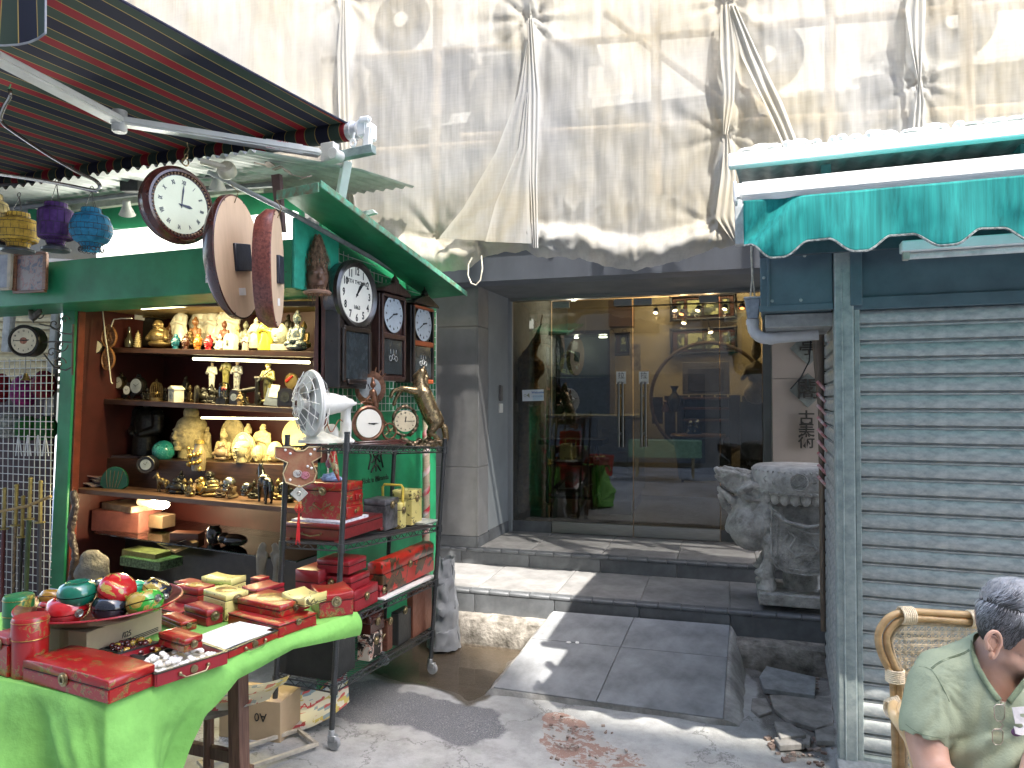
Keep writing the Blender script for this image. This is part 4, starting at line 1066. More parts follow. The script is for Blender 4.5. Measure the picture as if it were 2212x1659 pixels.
def slatmesh(L_):
 g=G();vs=[];k_=len(prof)
 for x in (0,L_):vs+=[(x,p[0],p[1])for p in prof]+[(x,.012,pit),(x,.012,0)]
 k_+=2;g.add(vs,[(i,i+k_,(i+1)%k_+k_,(i+1)%k_)for i in range(k_)])
 return g
first=slatmesh(2.9).build('slat',m_galv,kiosk,ang=50)
for i in range(n):
 o=first if i==0 else first.copy()
 if i:COL.objects.link(o);o.parent=kiosk
 o.location=(xs_-KO.x,3.66-KO.y+random.uniform(-.001,.001),zl+i*pit)
m_side=m_galv
first=slatmesh(1.02).build('slat',m_side,kiosk,ang=50)
zt2=onX(1785,690,.27).z
for i in range(n+1):
 o=first if i==0 else first.copy()
 if i:COL.objects.link(o);o.parent=kiosk
 o.rotation_euler=(0,0,R(-90));o.location=(.275-KO.x,4.78-KO.y,zl+i*pit-.02)
kb(xs_,3.2,3.63,3.68,0,zl-.002,'bottom_rail',m_post)
px0,px1=onY(1806,1100,3.62).x,onY(1851,1100,3.62).x
kb(px0,px1-.005,3.61,3.72,0.02,2.50,'corner_post',m_post,.006)
kb(px1-.06,px1-.052,3.604,3.61,.02,2.3,'post_seam',m_post)
kb(px1-.004,px1+.02,3.625,3.66,.02,zt_+.05,'shutter_guide',m_post)
kb(px0+.004,3.2,3.62,3.70,zt_+.002,zt_+.06,'shutter_box_edge',m_blue)
kb(px1+.0,3.2,3.64,3.9,zt_+.06,2.72,'header_panel',m_blue)
kb(px1-.02,px1+.03,3.60,3.64,zt_+.02,2.55,'angle_iron',m_blue)
kb(.262,.30,4.78,4.84,0,2.5,'rear_post',m_dark)
kb(.30,3.2,4.70,4.8,0,2.7,'back_wall',m_blue)
kb(.27,.31,3.72,4.8,2.08,2.5,'side_header',m_blue)
bx0=onY(1642,600,3.64).x;bz0=onY(1700,672,3.64).z
kb(bx0,px0-.004,3.63,4.25,bz0,2.66,'projecting_box',m_blue,.004)
kb(bx0-.005,px0-.002,3.622,3.63,bz0-.002,bz0+.03,'box_edge',m_blue)
kb(bx0+.03,bx0+.045,3.62,3.63,bz0+.02,2.6,'box_edge',m_blue)
g=G()
for u_,v_ in ((1735,508),(1750,520),(1738,552),(1668,650),(1730,648),(1650,540),(1650,600)):
 P=onY(u_,v_,3.628);g.ell((P.x-KO.x,P.y-KO.y,P.z),(.008,.004,.008),n=8,m=5)
g.build('bolts',m_post,kiosk)
kb(bx0+.02,.25,3.72,4.2,bz0-.07,bz0-.004,'box_soffit',pm('soffit_metal',(.34,.35,.34),rough=.4,metal=.3),.004)
kb(.24,1.6,3.2,3.66,-.02,.055,'base_plate',pm('checker_plate',(.45,.46,.46),rough=.5,metal=.3,scale=30),.004)
rp0,rp1=onY(1572,350,3.25),onY(2212,320,3.25)
m_white=pm('white_painted_metal',(.88,.89,.88),rough=.45,var=.06,scale=6)
xr0=onY(1574,350,3.25).x
zr=onY(1574,366,3.25).z;zr1=onY(1574,336,3.25).z
kb(xr0,3.2,3.22,3.27,zr,zr1,'gutter',m_white,.006)
g=G();g.grid(lambda a,b_:(xr0+.02+(3.2-xr0)*a-KO.x,3.28+1.6*b_-KO.y,zr1-.01+.008*math.sin(a*230)+.10*b_+.01*fbm(a*40,b_*6)),460,8)
g.build('roof_sheet',pm('weathered_fibreglass',(.62,.63,.60),rough=.6,var=.15),kiosk)
g=G()
for i in range(70):
 x=xr0+.1+i*.045+random.uniform(-.02,.02);g.ell((x-KO.x,3.25-KO.y,zr1+.012),(random.uniform(.02,.05),.03,random.uniform(.008,.026)),n=8,m=5)
o=g.build('roof_debris',pm('plastic_sheet_white',(.66,.66,.64),rough=.6),kiosk);o['kind']='stuff'
kb(xr0+.12,3.2,3.4,3.46,zr-.12,zr-.05,'roof_beam',pm('teal_dark',(.02,.07,.075),rough=.6))
for x in (.18,.9,1.7):kb(x,x+.04,3.3,4.6,zr-.06,zr-.005,'rafter',pm('teal_dark2',(.03,.10,.10),rough=.6))
kb(xr0+.12,3.2,3.5,3.52,zr-.35,zr-.13,'louvre',pm('dark_louvre',(.04,.055,.07),rough=.5))
aw=thing('teal_awning','teal cloth awning with scalloped valance and white front bar','awning',(0,2.9,0))
ax0=onY(1592,415,2.9).x;az1=onY(1592,397,2.9).z;az0=onY(1592,439,2.9).z
g=G();hb=(az1-az0)
g.box(((ax0+2.4)/2-.0,0,(az0+az1)/2),(2.4-ax0,.07,hb));g.build('front_bar',m_white,aw,bevel=.02,seg=3)
g=G();g.box((ax0-.006,0,(az0+az1)/2),(.012,.085,hb+.006));g.build('end_cap',m_white,aw,bevel=.005)
m_teal=pm('teal_canvas',(.012,.30,.29),rough=.8,var=.30,scale=4,trans=.35,stretch=(14,14,.35),bump=.06,bscale=140,col2=(.008,.20,.20))
L1,L2=onY(1681,500,2.88).x,onY(1856,500,2.88).x;PER=L2-L1
zl1=onY(1681,556,2.88).z;zg1=onY(1772,519,2.88).z;vx0=onY(1606,450,2.88).x
def val(a,b_):
 x=vx0+(2.4-vx0)*a;ph=((x-L1)/PER+.5)%1-.5
 q=abs(ph)*2;lobe=1 if q<.12 else (0 if q>.74 else.5+.5*math.cos((q-.12)/.62*PI))
 lobe=max(0,min(1,lobe))**.8;zb2=zg1+(zl1-zg1)*lobe;z=az0+(zb2-az0)*b_
 y=-.025+b_*(.012*math.sin(x*19)+.02*fbm(x*3,z*3,1,4))+.02*b_*math.exp(-((x-vx0-.06)/.06)**2)-.03*math.exp(-((x-vx0-.22+(az0-z)*.9)/.045)**2)*b_+.02*math.exp(-((x-vx0-.14+(az0-z)*.9)/.04)**2)
 return (x,y,z)
g=G();g.grid(val,300,22);ob=g.build('valance',m_teal,aw,ang=80,keep=True)
sm=ob.modifiers.new('thickness','SOLIDIFY');sm.thickness=.002
g=G();g.tube([Vector(val(i/300,1))+Vector((0,-.002,0))for i in range(301)],.0045,5);g.build('valance_trim',pm('grey_piping',(.22,.25,.25),rough=.9,scale=80,var=.5),aw)
q0,q1=onY(1700,450,2.87),onY(1780,505,2.87)
g=G();g.grid(lambda a,b_:(ax0+.02+(2.4-ax0)*a,.0+.62*b_,az1-.015+.02*b_-.03*math.sin(b_*PI)),30,6);ob=g.build('canopy_cloth',m_teal,aw,keep=True)
g=G()
for x in (ax0+.1,1.9):g.tube([(x,0,az0+.04),(x+.3,.35,az0+.07),(x+.1,.68,az0+.1)],.02,8)
g.build('folding_arm',m_white,aw)
g=G();g.cyl((ax0+.1,.66,az1+.02),(2.4,.66,az1+.02),.04);g.build('roller',m_white,aw)
kb2=[(1588,1606,440,530)]
P=onY(1597,400,3.1);
g=G();z1_,z0_=onY(1597,400,3.1).z,onY(1597,530,3.1).z
g.box((P.x,.2,(z0_+z1_)/2),(.035,.05,z1_-z0_));g.box((P.x+.05,.2,z0_+.05),(.10,.04,.04));g.build('end_bracket',pm('bracket_white',(.55,.57,.58),rough=.4,metal=.3),aw,bevel=.003)
P=onY(1945,535,3.4);bl=thing('batten_lamp','white fluorescent batten lamp under the teal awning','lamp',P)
g=G();g.box((.62,0,0),(1.24,.07,.045));g.build('housing',m_white,bl,bevel=.004)
g=G();g.cyl((.03,0,-.04),(1.2,0,-.04),.013,n=12);g.build('tube',pm('lamp_tube_off',(.7,.7,.68),rough=.3),bl)
g=G();g.box((.02,0,-.03),(.025,.04,.05));g.box((1.22,0,-.03),(.025,.04,.05));g.build('socket',pm('socket_cream',(.5,.5,.42),rough=.4),bl,bevel=.003)
P=onY(1626,668,3.95);k_=ppm(P)
hp=thing('rain_hopper','galvanised rain hopper with a bent white drainpipe','drainpipe',P)
g=G();w_,h_=16*k_,22*k_
g.hexa([(-w_*.7,-.04,-h_),(w_*.7,-.04,-h_),(w_*.7,.04,-h_),(-w_*.7,.04,-h_)],[(-w_,-.05,h_*.9),(w_,-.05,h_*.9),(w_,.05,h_*.9),(-w_,.05,h_*.9)])
g.box((0,0,h_),(w_*2.2,.12,.012));g.build('hopper',pm('zinc',(.33,.37,.42),rough=.45,metal=.5,scale=20),hp,bevel=.003)
rp=12.5*k_;z1=-h_;zc=onY(1626,732,3.95).z-P.z;pts=[(0,0,z1+.01),(0,0,zc+.07)]
for i in range(1,6):
 a=i/5*PI/2;pts.append((.07-.07*math.cos(a),0,zc+.07-.07*math.sin(a)))
pts.append((onY(1768,724,3.95).x-P.x,0,zc+.015))
g=G();g.tube(pts,rp,18);g.cyl((0,0,zc+.075),(0,0,zc+.1),rp*1.12,n=18);g.cyl((.075,0,zc),(.10,0,zc+.001),rp*1.12,n=18);g.build('pipe',pm('pvc_white',(.55,.56,.57),rough=.4,var=.06),hp)
g=G();
for s_ in (-1,1):g.tube([(s_*.012,0,h_),(s_*.004,0,h_+.09),(0,0,h_+.10)],.004,5)
g.tube([(0,0,h_+.10),(-.004,-.01,h_+.25),(0,-.02,h_+.36)],.006,6);g.build('rope',m_rope,hp)
P=onY(1767,715,4.6);g=G();zt3=P.z;k_=ppm(P)
g.tube([(0,0,-.02),(.004,0,-.2),(.012,0,-.45),(.014,0,-zt3+Z1)],[.035,.03,.017,.015],10)
pw=g.build('timber_post',wood('old_timber',(.10,.07,.05),(.18,.13,.09),axis='Z'),loc=P,label='rough brown timber post squeezed between the sign wall and the kiosk',cat='post')
g=G()
for i in range(9):g.tube([(.012-.02,-.02,-.30-i*.07),(.012+.004,-.034,-.33-i*.07),(.012+.03,-.02,-.36-i*.07)],.009,6)
g.build('warning_tape',pm('red_white_tape',(.6,.55,.54),rough=.5,scale=30,col2=(.5,.04,.05)),pw)
g=G();g.tube([onY(1752,722,4.55),onY(1748,780,4.55),onY(1730,815,4.55),onY(1708,840,4.55)],.004,5);g.build('loose_wire',m_dark,label='thin black wire crossing the diamond plaques on the sign wall',cat='wire')
def CP(cx,cy,t_):return O+ray(1852.6+.2667*cx,1216.6+.2667*cy)*t_
m_rat=pm('rattan_cane',(.74,.55,.30),rough=.35,var=.22,scale=7,coat=.3,bump=.04,stretch=(1,1,3),col2=(.56,.37,.17))
m_wrap=pm('cane_binding',(.78,.64,.44),rough=.5,scale=40,bump=.2)
TC=2.28
chair=thing('rattan_chair','honey coloured rattan armchair with woven cane back behind the seated man','chair',CP(940,1000,TC)*1.0)
co=chair.location.copy();co.z=0;chair.location=co
ky=TC*.2667/F
Rt=Vector((math.cos(YAW),math.sin(YAW),0));Fd=Vector((-math.sin(YAW),math.cos(YAW),0))
chair.rotation_euler=(0,0,YAW)
def cl(cx,cy,y=0.0):
 """chair-local point: x across, y away from the camera, z up"""
 P=CP(cx,cy,TC)-co;return Vector((P.dot(Rt),y,P.z))
def arc_(pts,n=6):
 """smooth curve through points"""
 out=[]
 P_=[Vector(p)for p in pts]
 for i in range(len(P_)-1):
  p0=P_[max(i-1,0)];p1=P_[i];p2=P_[i+1];p3=P_[min(i+2,len(P_)-1)]
  for j in range(n):
   t_=j/n;out.append(.5*((2*p1)+(-p0+p2)*t_+(2*p0-5*p1+4*p2-p3)*t_**2+(-p0+3*p1-3*p2+p3)*t_**3))
 out.append(P_[-1]);return out
outer=[(960,425),(560,402),(400,398),(265,440),(185,540),(172,640),(205,760),(265,880),(285,960),(292,1110),(300,1500)]
inner=[(960,482),(560,452),(420,448),(310,485),(238,580),(240,680),(290,820),(320,900),(332,1100),(340,1500)]
edge_=[(960,515),(560,492),(440,488),(350,520),(285,600),(285,700),(330,840),(355,930),(372,1100),(380,1500)]
for crv,r_,y in ((outer,.0115,0),(inner,.011,-.004),(edge_,.006,.0)):
 for s_ in (1,-1):
  pts=arc_([cl(940+s_*(940-x)if s_==-1 else x,y_,y)for x,y_ in crv])
  if s_==-1:pass
  pts.append(Vector((pts[-1].x,pts[-1].y,.42)))
  g=G();g.tube(pts,r_,10);g.build('back_frame' if r_>.01 else 'cane_edge',m_rat if r_>.01 else m_wrap,chair)
for (x,y_,w_)in ((400,425,1),(300,905,1),(955,455,1),(1580,905,1),(1480,425,1)):
 g=G();c0=cl(x,y_,-.002)
 for k_ in range(7):g.torus(c0+Vector(((k_-3)*.006 if y_<600 else 0,0,(k_-3)*.006 if y_>600 else 0)),.026,.0035,'X' if y_<600 else 'Z',14,5)
 g.build('cane_binding',m_wrap,chair)
def inside(x,z,hw,zlo,zhi):return True
A0=cl(285,500);A1=cl(1595,1500);xl,xr_,zh,zlw=A0.x,A1.x,A0.z,.50
edgeL=arc_([cl(x,y_,0)for x,y_ in edge_],8)
def leftx(z):
 best=None
 for i in range(len(edgeL)-1):
  a,b_=edgeL[i],edgeL[i+1]
  if (a.z-z)*(b_.z-z)<=0 and abs(a.z-b_.z)>1e-6:
   x=a.x+(b_.x-a.x)*(z-a.z)/(b_.z-a.z);best=x if best is None else min(best,x)
 return best if best is not None else (edgeL[-1].x if z<edgeL[-1].z else None)
xm=cl(940,500).x;zmax=cl(700,498).z
g=G();pitch=.0215
z=.52
while z<zmax-.004:
 lx=leftx(z)
 if lx is not None:
  for dz in (0,.0045):g.tube([(lx,.002,z+dz),(2*xm-lx,.002,z+dz)],.0016,4)
 z+=pitch
x=xl
while x<xr_:
 def clipline(fx):
  seg=[];n=60
  for j in range(n+1):
   zz=.52+(zmax-.52)*j/n;xx=fx(zz);lx=leftx(min(zz,zmax-.003))
   ok=lx is not None and lx<=xx<=2*xm-lx
   if ok:seg.append((xx,-.001 if j%2 else.005,zz))
   elif len(seg)>1:g.tube([seg[0],seg[-1]],.0015,4);seg=[]
   else:seg=[]
  if len(seg)>1:g.tube([seg[0],seg[-1]],.0015,4)
 for dx in (0,.0045):clipline(lambda zz,dx=dx:x+dx)
 x+=pitch
xx0=xl-.6
while xx0<xr_+.6:
 clipline(lambda zz:xx0+(zz-.52));clipline(lambda zz:xx0-(zz-.52)+.0)
 xx0+=pitch
o=g.build('cane_weave',m_wrap,chair,smooth=False);o['kind']='stuff'
for s_ in (1,-1):
 X=lambda x:x if s_==1 else 1880-x
 for off,yy in ((0,0),(75,.01)):
  pts=arc_([cl(X(345),1150,.0),cl(X(250+off),1115,-.03),cl(X(178+off*.9),1135,-.08+yy),cl(X(215+off),1215,-.10+yy),cl(X(262+off),1310,-.11+yy),cl(X(285+off),1450,-.12+yy),cl(X(290+off),1700,-.13+yy)])
  pts.append(Vector((pts[-1].x,pts[-1].y,.05)))
  g=G();g.tube(pts,.0145,10);g.build('arm_rest',m_rat,chair)
 g=G()
 for k_ in range(6):g.torus(cl(X(300-k_*14),1150+(k_-3)*8,-.01),.024,.0045,'X',12,5)
 g.build('cane_binding',m_wrap,chair)
 for yy in (0,-.5):
  g=G();g.cyl(cl(X(330),1500,yy)*Vector((1,1,0))+Vector((0,0,.44)),cl(X(330),1500,yy)*Vector((1,1,0)),.016,n=10);g.build('leg',m_rat,chair)
g=G();g.box((xm,-.26,.42),(.5,.52,.05));g.build('seat',m_rat,chair,bevel=.015,seg=2)
g=G();g.ell((xm-.02,-.22,.475),(.26,.26,.05));g.build('cushion',pm('white_cushion',(.62,.6,.56),rough=.9),chair)
TM=2.02;km=TM*.2667/F
mo=CP(900,1060,TM);man=thing('person','grey haired man in a faded green T-shirt leaning forward in the rattan chair','person',mo,(0,0,YAW))
def mp_(cx,cy,y=0):
 d=CP(cx,cy,TM+y)-mo;return (d.dot(Rt),y,d.z)
def inv_(c):
 q=_Rm.transposed()@(mo+Rt*c[0]+Fd*c[1]+Vector((0,0,c[2]))-O);return ((1106+F*q.x/-q.z)-1852.6)/.2667,((829.5-F*q.y/-q.z)-1216.6)/.2667
cam_l=Vector(((O-mo).dot(Rt),(O-mo).dot(Fd),(O-mo).z))
K=lambda p:p*km
m_skin,t,b=nt('skin');L=t.links.new;tc=t.nodes.new('ShaderNodeTexCoord')
ns=NZ(9,6,.6);cr=RAMP(ns.outputs[0],(.3,(.46,.25,.17)),(.55,(.56,.33,.235)),(.75,(.52,.27,.19)));L(cr.outputs[0],b.inputs['Base Color'])
b.inputs['Roughness'].default_value=.5;b.inputs['Subsurface Weight'].default_value=.15;b.inputs['Subsurface Radius'].default_value=(.01,.004,.002)
fn=NZ(120,3);bp=t.nodes.new('ShaderNodeBump');bp.inputs['Strength'].default_value=.12;bp.inputs['Distance'].default_value=.004;L(fn.outputs[0],bp.inputs['Height']);L(bp.outputs[0],b.inputs['Normal'])
g=G()
HC=mp_(1268,455,-.02)
g.ell(HC,(.098,.078,.098),(0,R(12),0),24,16)
g.ell(mp_(1370,620,-.02),(.078,.066,.085),(0,R(25),0),20,12)
g.cap(mp_(1215,760,-.045),.030,mp_(1420,880,-.045),.030);g.cap(mp_(1215,760,.02),.03,mp_(1420,880,.0),.03)
g.ell(mp_(1480,850,-.02),(.035,.035,.03));g.ell(mp_(1538,650,-.02),(.018,.016,.030),(0,R(30),0));g.ell(mp_(1550,700,-.02),(.018,.017,.013))
g.cap(mp_(1520,765,-.03),.012,mp_(1520,765,0),.012);g.cap(mp_(1525,800,-.03),.012,mp_(1522,800,0),.012)
g.ell(mp_(1465,560,-.07),(.022,.02,.014));g.ell(mp_(1440,660,-.07),(.03,.022,.026))
g.cap(mp_(1180,700,.0),.062,mp_(1060,900,.01),.068,18);g.cap(mp_(1060,900,.01),.068,mp_(1110,1080,-.0),.07,18)
g.cap(mp_(780,950,.02),.065,mp_(1420,930,.02),.07,16);g.ell(mp_(1060,1220,.02),(.165,.10,.16),n=20,m=12);g.ell(mp_(1080,1620,.04),(.17,.11,.17),n=20,m=12)
g.cap(mp_(660,1010,.0),.052,mp_(545,1400,-.04),.050,16);g.cap(mp_(545,1400,-.04),.052,mp_(610,1700,-.09),.046,16)
g.cap(mp_(610,1700,-.09),.046,mp_(1000,1900,-.26),.030,16);g.ell(mp_(1080,1930,-.29),(.045,.045,.022))
for i in range(4):g.cap(mp_(1130,1915+i*12,-.27-.018*i),.0095,mp_(1270-12*abs(i-1.4),1960+i*10,-.30-.02*i),.008,8)
g.cap(mp_(1060,1900,-.26),.011,mp_(1150,1860,-.25),.009,8)
g.cap(mp_(1450,960,0),.062,mp_(1560,1400,-.04),.052,16);g.cap(mp_(1560,1400,-.04),.052,mp_(1380,1850,-.28),.03,16)
g.cap(mp_(1110,720,.02),.05,mp_(1010,860,.03),.06,16)
g.ell(mp_(1100,665,-.092),(.012+.010,.010,.033),(0,R(-14),0),14,10)
body=blobmesh(g,.0075,5)
bob=meshob('body',body,m_skin,man)
g=G();c0=Vector(mp_(1098,662,-.100))
pts=[c0+Vector((.021*math.cos(a)*(1.0 if math.sin(a)>0 else.72),0,.035*math.sin(a)))for a in [R(200-i*18)for i in range(17)]]
g.tube([p+Vector((.004*(p.z-c0.z)/.035,-.002,0))for p in pts],.0055,8);g.ell(c0+Vector((-.002,.0,-.030)),(.010,.006,.011));g.ell(c0+Vector((.016,.002,-.004)),(.006,.006,.010))
g.tube([c0+Vector((-.006,-.001,.02)),c0+Vector((-.012,-.002,.0)),c0+Vector((-.004,-.002,-.015))],.004,6)
g.build('ear',m_skin,man)
g=G();g.ell(mp_(1472,612,-.075),(.014,.012,.011));g.build('eye',pm('eye_white',(.7,.68,.64),rough=.2),man)
g=G();g.ell(mp_(1482,612,-.083),(.005,.005,.006));g.build('iris',m_ebony,man)
g=G();g.cap(mp_(1440,560,-.088),.005,mp_(1500,570,-.07),.004);g.build('eyebrow',pm('brow_hair',(.06,.055,.05),rough=.9),man)
m_shirt=pm('faded_green_cotton',(.33,.37,.245),rough=.95,var=.05,scale=4,bump=.12,bscale=160,sheen=.2)
g=G()
g.cap(mp_(790,930,.03),.085,mp_(1430,900,.03),.085,24);g.cap(mp_(700,900,.02),.062,mp_(985,815,.03),.072,20);g.cap(mp_(1450,900,.02),.075,mp_(1100,800,.03),.085,20)
g.ell(mp_(1060,1230,.02),(.205,.135,.215),n=32,m=18);g.ell(mp_(1090,1650,.02),(.20,.155,.20),n=32,m=18);g.ell(mp_(1100,1500,-.02),(.16,.13,.13),n=24,m=14)
g.cap(mp_(640,985,.005),.072,mp_(553,1330,-.035),.068,24);g.cap(mp_(1450,940,.0),.08,mp_(1540,1300,-.035),.076,20)
g.ell(mp_(690,880,.02),(.068,.075,.060))
sh=blobmesh(g,.008,12)
vneck=[(960,560),(930,680),(985,840),(1050,960),(1120,1060),(1165,1118),(1205,1116),(1260,1040),(1330,950),(1420,860),(1560,780),(1560,500),(1200,480)]
hem_n=Vector(mp_(560,1345,0));
bm=bmesh.new();bm.from_mesh(sh);kill=[]
def inpoly(x,y,pl):
 ins=False;k_=len(pl)
 for i in range(k_):
  a=pl[i];b_=pl[(i+1)%k_]
  if (a[1]>y)!=(b_[1]>y)and x<(b_[0]-a[0])*(y-a[1])/(b_[1]-a[1])+a[0]:ins=not ins
 return ins
for f in bm.faces:
 c=f.calc_center_median();cx_,cy_=inv_(c)
 if inpoly(cx_,cy_,vneck)and (c.y<.05):kill.append(f)
 elif(cx_<700 and cy_>1370+(cx_-400)*.30)or (cx_>1440 and cy_>1370):kill.append(f)
bmesh.ops.delete(bm,geom=kill,context='FACES');bm.to_mesh(sh);bm.free()
cos_=[v_.co.copy()for v_ in sh.vertices];nos_=[v_.normal.copy()for v_ in sh.vertices];out_=[]
for c_,n_ in zip(cos_,nos_):
 x,y,z=c_;cx_,cy_=inv_(c_)
 d=0
 w_=math.exp(-((cx_-720)/120)**2)*math.exp(-((cy_-1050)/260)**2)
 th=math.atan2(cy_-900,cx_-640);d+=.006*w_*math.sin(th*22)
 if cx_<740 and cy_>950:d+=.0022*math.sin((cy_*.8+cx_*.9)/26)*math.exp(-((cx_-620)/140)**2)
 if cx_>740:d+=.0045*math.sin((cx_+.28*(cy_-900))/36+1.5*noise.noise(Vector((cx_/200,cy_/300,0))))*max(0,min(1,(cy_-900)/250))
 if cy_>1400:d+=.007*math.sin((cy_+cx_*.45)/42)
 d+=.0015*noise.noise(Vector((cx_/60,cy_/90,3)))
 out_+=list(c_+n_*d)
sh.vertices.foreach_set('co',out_);sh.update()
shirt=meshob('shirt',sh,m_shirt,man)
bm=bmesh.new();bm.from_mesh(shirt.data)
bd=[e for e in bm.edges if e.is_boundary]
bm.free()
sm=shirt.modifiers.new('smooth_edge','SMOOTH');sm.iterations=3;sm.factor=.5
so=shirt.modifiers.new('thickness','SOLIDIFY');so.thickness=.003;so.offset=1
sb=shirt.modifiers.new('sub','SUBSURF');sb.levels=1;sb.render_levels=1
dg=bpy.context.evaluated_depsgraph_get();dg.update()
from mathutils.bvhtree import BVHTree
bv=BVHTree.FromObject(shirt,dg)
def onshirt(cx_,cy_,off=.004):
 h=bv.ray_cast(cam_l,(Vector(mp_(cx_,cy_,0))-cam_l).normalized())
 return (h[0]+Vector((0,-off,0)))if h[0]else None
def near_(cx_,cy_):
 for dx in range(0,60,4):
  for s_ in (-1,1):
   q=onshirt(cx_+s_*dx,cy_)
   if q and abs(q.y)<.25:return q
def strip(pts,w_,name,mat,thick=.0025):
 g=G();P_=[p for p in pts if p is not None];vs=[]
 for i,p in enumerate(P_):
  a=P_[max(0,i-1)];c=P_[min(len(P_)-1,i+1)];d=(c-a);d.y=0;d.normalize();n_=Vector((d.z,0,-d.x));vs+=[p-n_*w_*.5,p+n_*w_*.5]
 g.add(vs,[(2*i,2*i+1,2*i+3,2*i+2)for i in range(len(P_)-1)])
 o=g.build(name,mat,man);s_=o.modifiers.new('t','SOLIDIFY');s_.thickness=thick;s_.offset=0
 return o
m_seam=pm('collar_rib',(.19,.235,.14),rough=.95,scale=60,bump=.1)
nl=[(945,640),(950,720),(985,840),(1050,960),(1120,1060),(1168,1122)]
strip([near_(x-18,y)for x,y in sum([[(nl[i][0]+(nl[i+1][0]-nl[i][0])*j/4,nl[i][1]+(nl[i+1][1]-nl[i][1])*j/4)for j in range(4)]for i in range(5)],[])],.016,'collar',m_seam)
nr=[(1200,1122),(1260,1045),(1330,955),(1420,865)]
strip([near_(x+16,y)for x,y in sum([[(nr[i][0]+(nr[i+1][0]-nr[i][0])*j/4,nr[i][1]+(nr[i+1][1]-nr[i][1])*j/4)for j in range(4)]for i in range(3)],[])],.016,'collar',m_seam)
for sx,sy_ in ((0,0),(8,8)):
 strip([onshirt(x+sx,y+sy_,.001)for x,y in ((905,700),(860,725),(800,745),(740,765),(680,790),(630,820),(595,850))],.0009,'shoulder_seam',pm('seam_thread',(.17,.21,.125),rough=.95))
strip([onshirt(x,y,.001)for x,y in ((500,835),(560,845),(600,865),(640,920),(680,990),(710,1050),(740,1120))],.001,'armhole_seam',pm('seam_thread',(.15,.18,.11)))
strip([onshirt(x,y,.001)for x,y in ((385,1300),(430,1335),(480,1365),(540,1385),(600,1400),(660,1410),(700,1412))],.001,'sleeve_hem',pm('seam_thread',(.15,.18,.11)))
q=onshirt(1290,1265,.016)
if q:text('5',.088,pm('white_print',(.72,.68,.66),rough=.8),q,(R(80),R(-4),0),man,name='printed_figure',bold=.0045,ext=.001)
q=onshirt(1262,1345,.013)
if q:
 g=G();g.ell((0,0,0),(.017,.003,.012));g.build('printed_patch',pm('purple_print',(.14,.07,.16),rough=.8),man,loc=q)
gm=thing('reading_glasses','thin framed reading glasses hooked on the V neck of the green T-shirt','glasses',mo,(0,0,YAW))
yq=(onshirt(1140,1250,.0)or Vector((0,-.11,0))).y-.018
m_wire=pm('gold_wire',(.45,.36,.28),rough=.3,metal=.8)
for (x,y_,nm)in ((1150,1212,1),(1132,1405,2)):
 w_,h_=44,66 if nm==1 else 62
 ol=[(x-w_,y_-h_*.7),(x-w_*.6,y_-h_),(x+w_*.6,y_-h_),(x+w_,y_-h_*.7),(x+w_*.95,y_+h_*.6),(x+w_*.5,y_+h_),(x-w_*.5,y_+h_),(x-w_*.95,y_+h_*.6)]
 dy_=-.01 if nm==2 else 0
 g=G();g.tube([Vector(mp_(a,b_,yq+dy_))for a,b_ in ol],.0012,6,closed=True);g.build('rim',m_wire,gm)
 g=G();g.add([mp_(a,b_,yq+dy_+.0005)for a,b_ in ol],[tuple(range(8))]);g.build('lens',glass('lens',(.72,.72,.68)),gm,smooth=False)
g=G();g.tube([Vector(mp_(1150,1278,yq)),Vector(mp_(1180,1310,yq-.008)),Vector(mp_(1150,1345,yq-.008))],.0013,6);g.tube([Vector(mp_(1190,1165,yq)),Vector(mp_(1195,1130,yq+.004)),Vector(mp_(1165,1118,yq+.01)),Vector(mp_(1150,1180,yq+.03))],.0014,6);g.build('bridge',m_wire,gm)
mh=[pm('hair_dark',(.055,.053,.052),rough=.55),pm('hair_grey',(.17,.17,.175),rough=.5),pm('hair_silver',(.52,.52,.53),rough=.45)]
g=G();random.seed(11);HCv=Vector(HC)
hairline=[(980,300),(1100,150),(1300,100),(1480,160),(1590,330),(1560,440),(1450,470),(1360,560),(1290,640),(1230,700),(1195,690),(1180,590),(1130,560),(1060,560),(1040,640),(1000,610),(970,540),(965,420)]
def headpt(dv):
 m_=Euler((0,R(12),0)).to_matrix();e=m_@Vector((dv.x*.098,dv.y*.078,dv.z*.098));return HCv+e
cnt=0
for i in range(16000):
 dv=Vector((random.gauss(0,1),random.gauss(0,1),random.gauss(0,1))).normalized();p=headpt(dv)
 cx_,cy_=inv_(p)
 if not inpoly(cx_,cy_,hairline):continue
 if cy_>560 and cx_>1040 and cx_<1180:continue
 n_=dv;top=max(0,dv.z)
 flow=Vector((.9,0,.1))if top>.35 else Vector((-.25,0,-1))
 flow=(flow-n_*flow.dot(n_)).normalized()
 nz=noise.noise(p*22);L_=(.030 if top>.35 else.018)*random.uniform(.7,1.2)
 side=n_.cross(flow).normalized();w_=.0009
 lift=.5 if top>.3 else.22
 swirl=side*(.5*noise.noise(p*15+Vector((5,0,0))))
 a=p+n_*.002;b_=a+(flow+swirl)*L_*.5+n_*L_*lift*.55;c=a+(flow+swirl*1.6)*L_+n_*L_*lift*.5
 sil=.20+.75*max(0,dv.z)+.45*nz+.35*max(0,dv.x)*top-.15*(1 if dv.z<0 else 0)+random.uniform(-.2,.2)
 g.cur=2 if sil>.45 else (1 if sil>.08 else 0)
 g.add([a-side*w_,a+side*w_,b_+side*w_*.8,b_-side*w_*.8,c],[(0,1,2,3),(3,2,4)])
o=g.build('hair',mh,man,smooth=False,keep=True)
g=G();g.ell(HC,(.0995,.0795,.0995),(0,R(12),0),40,26);
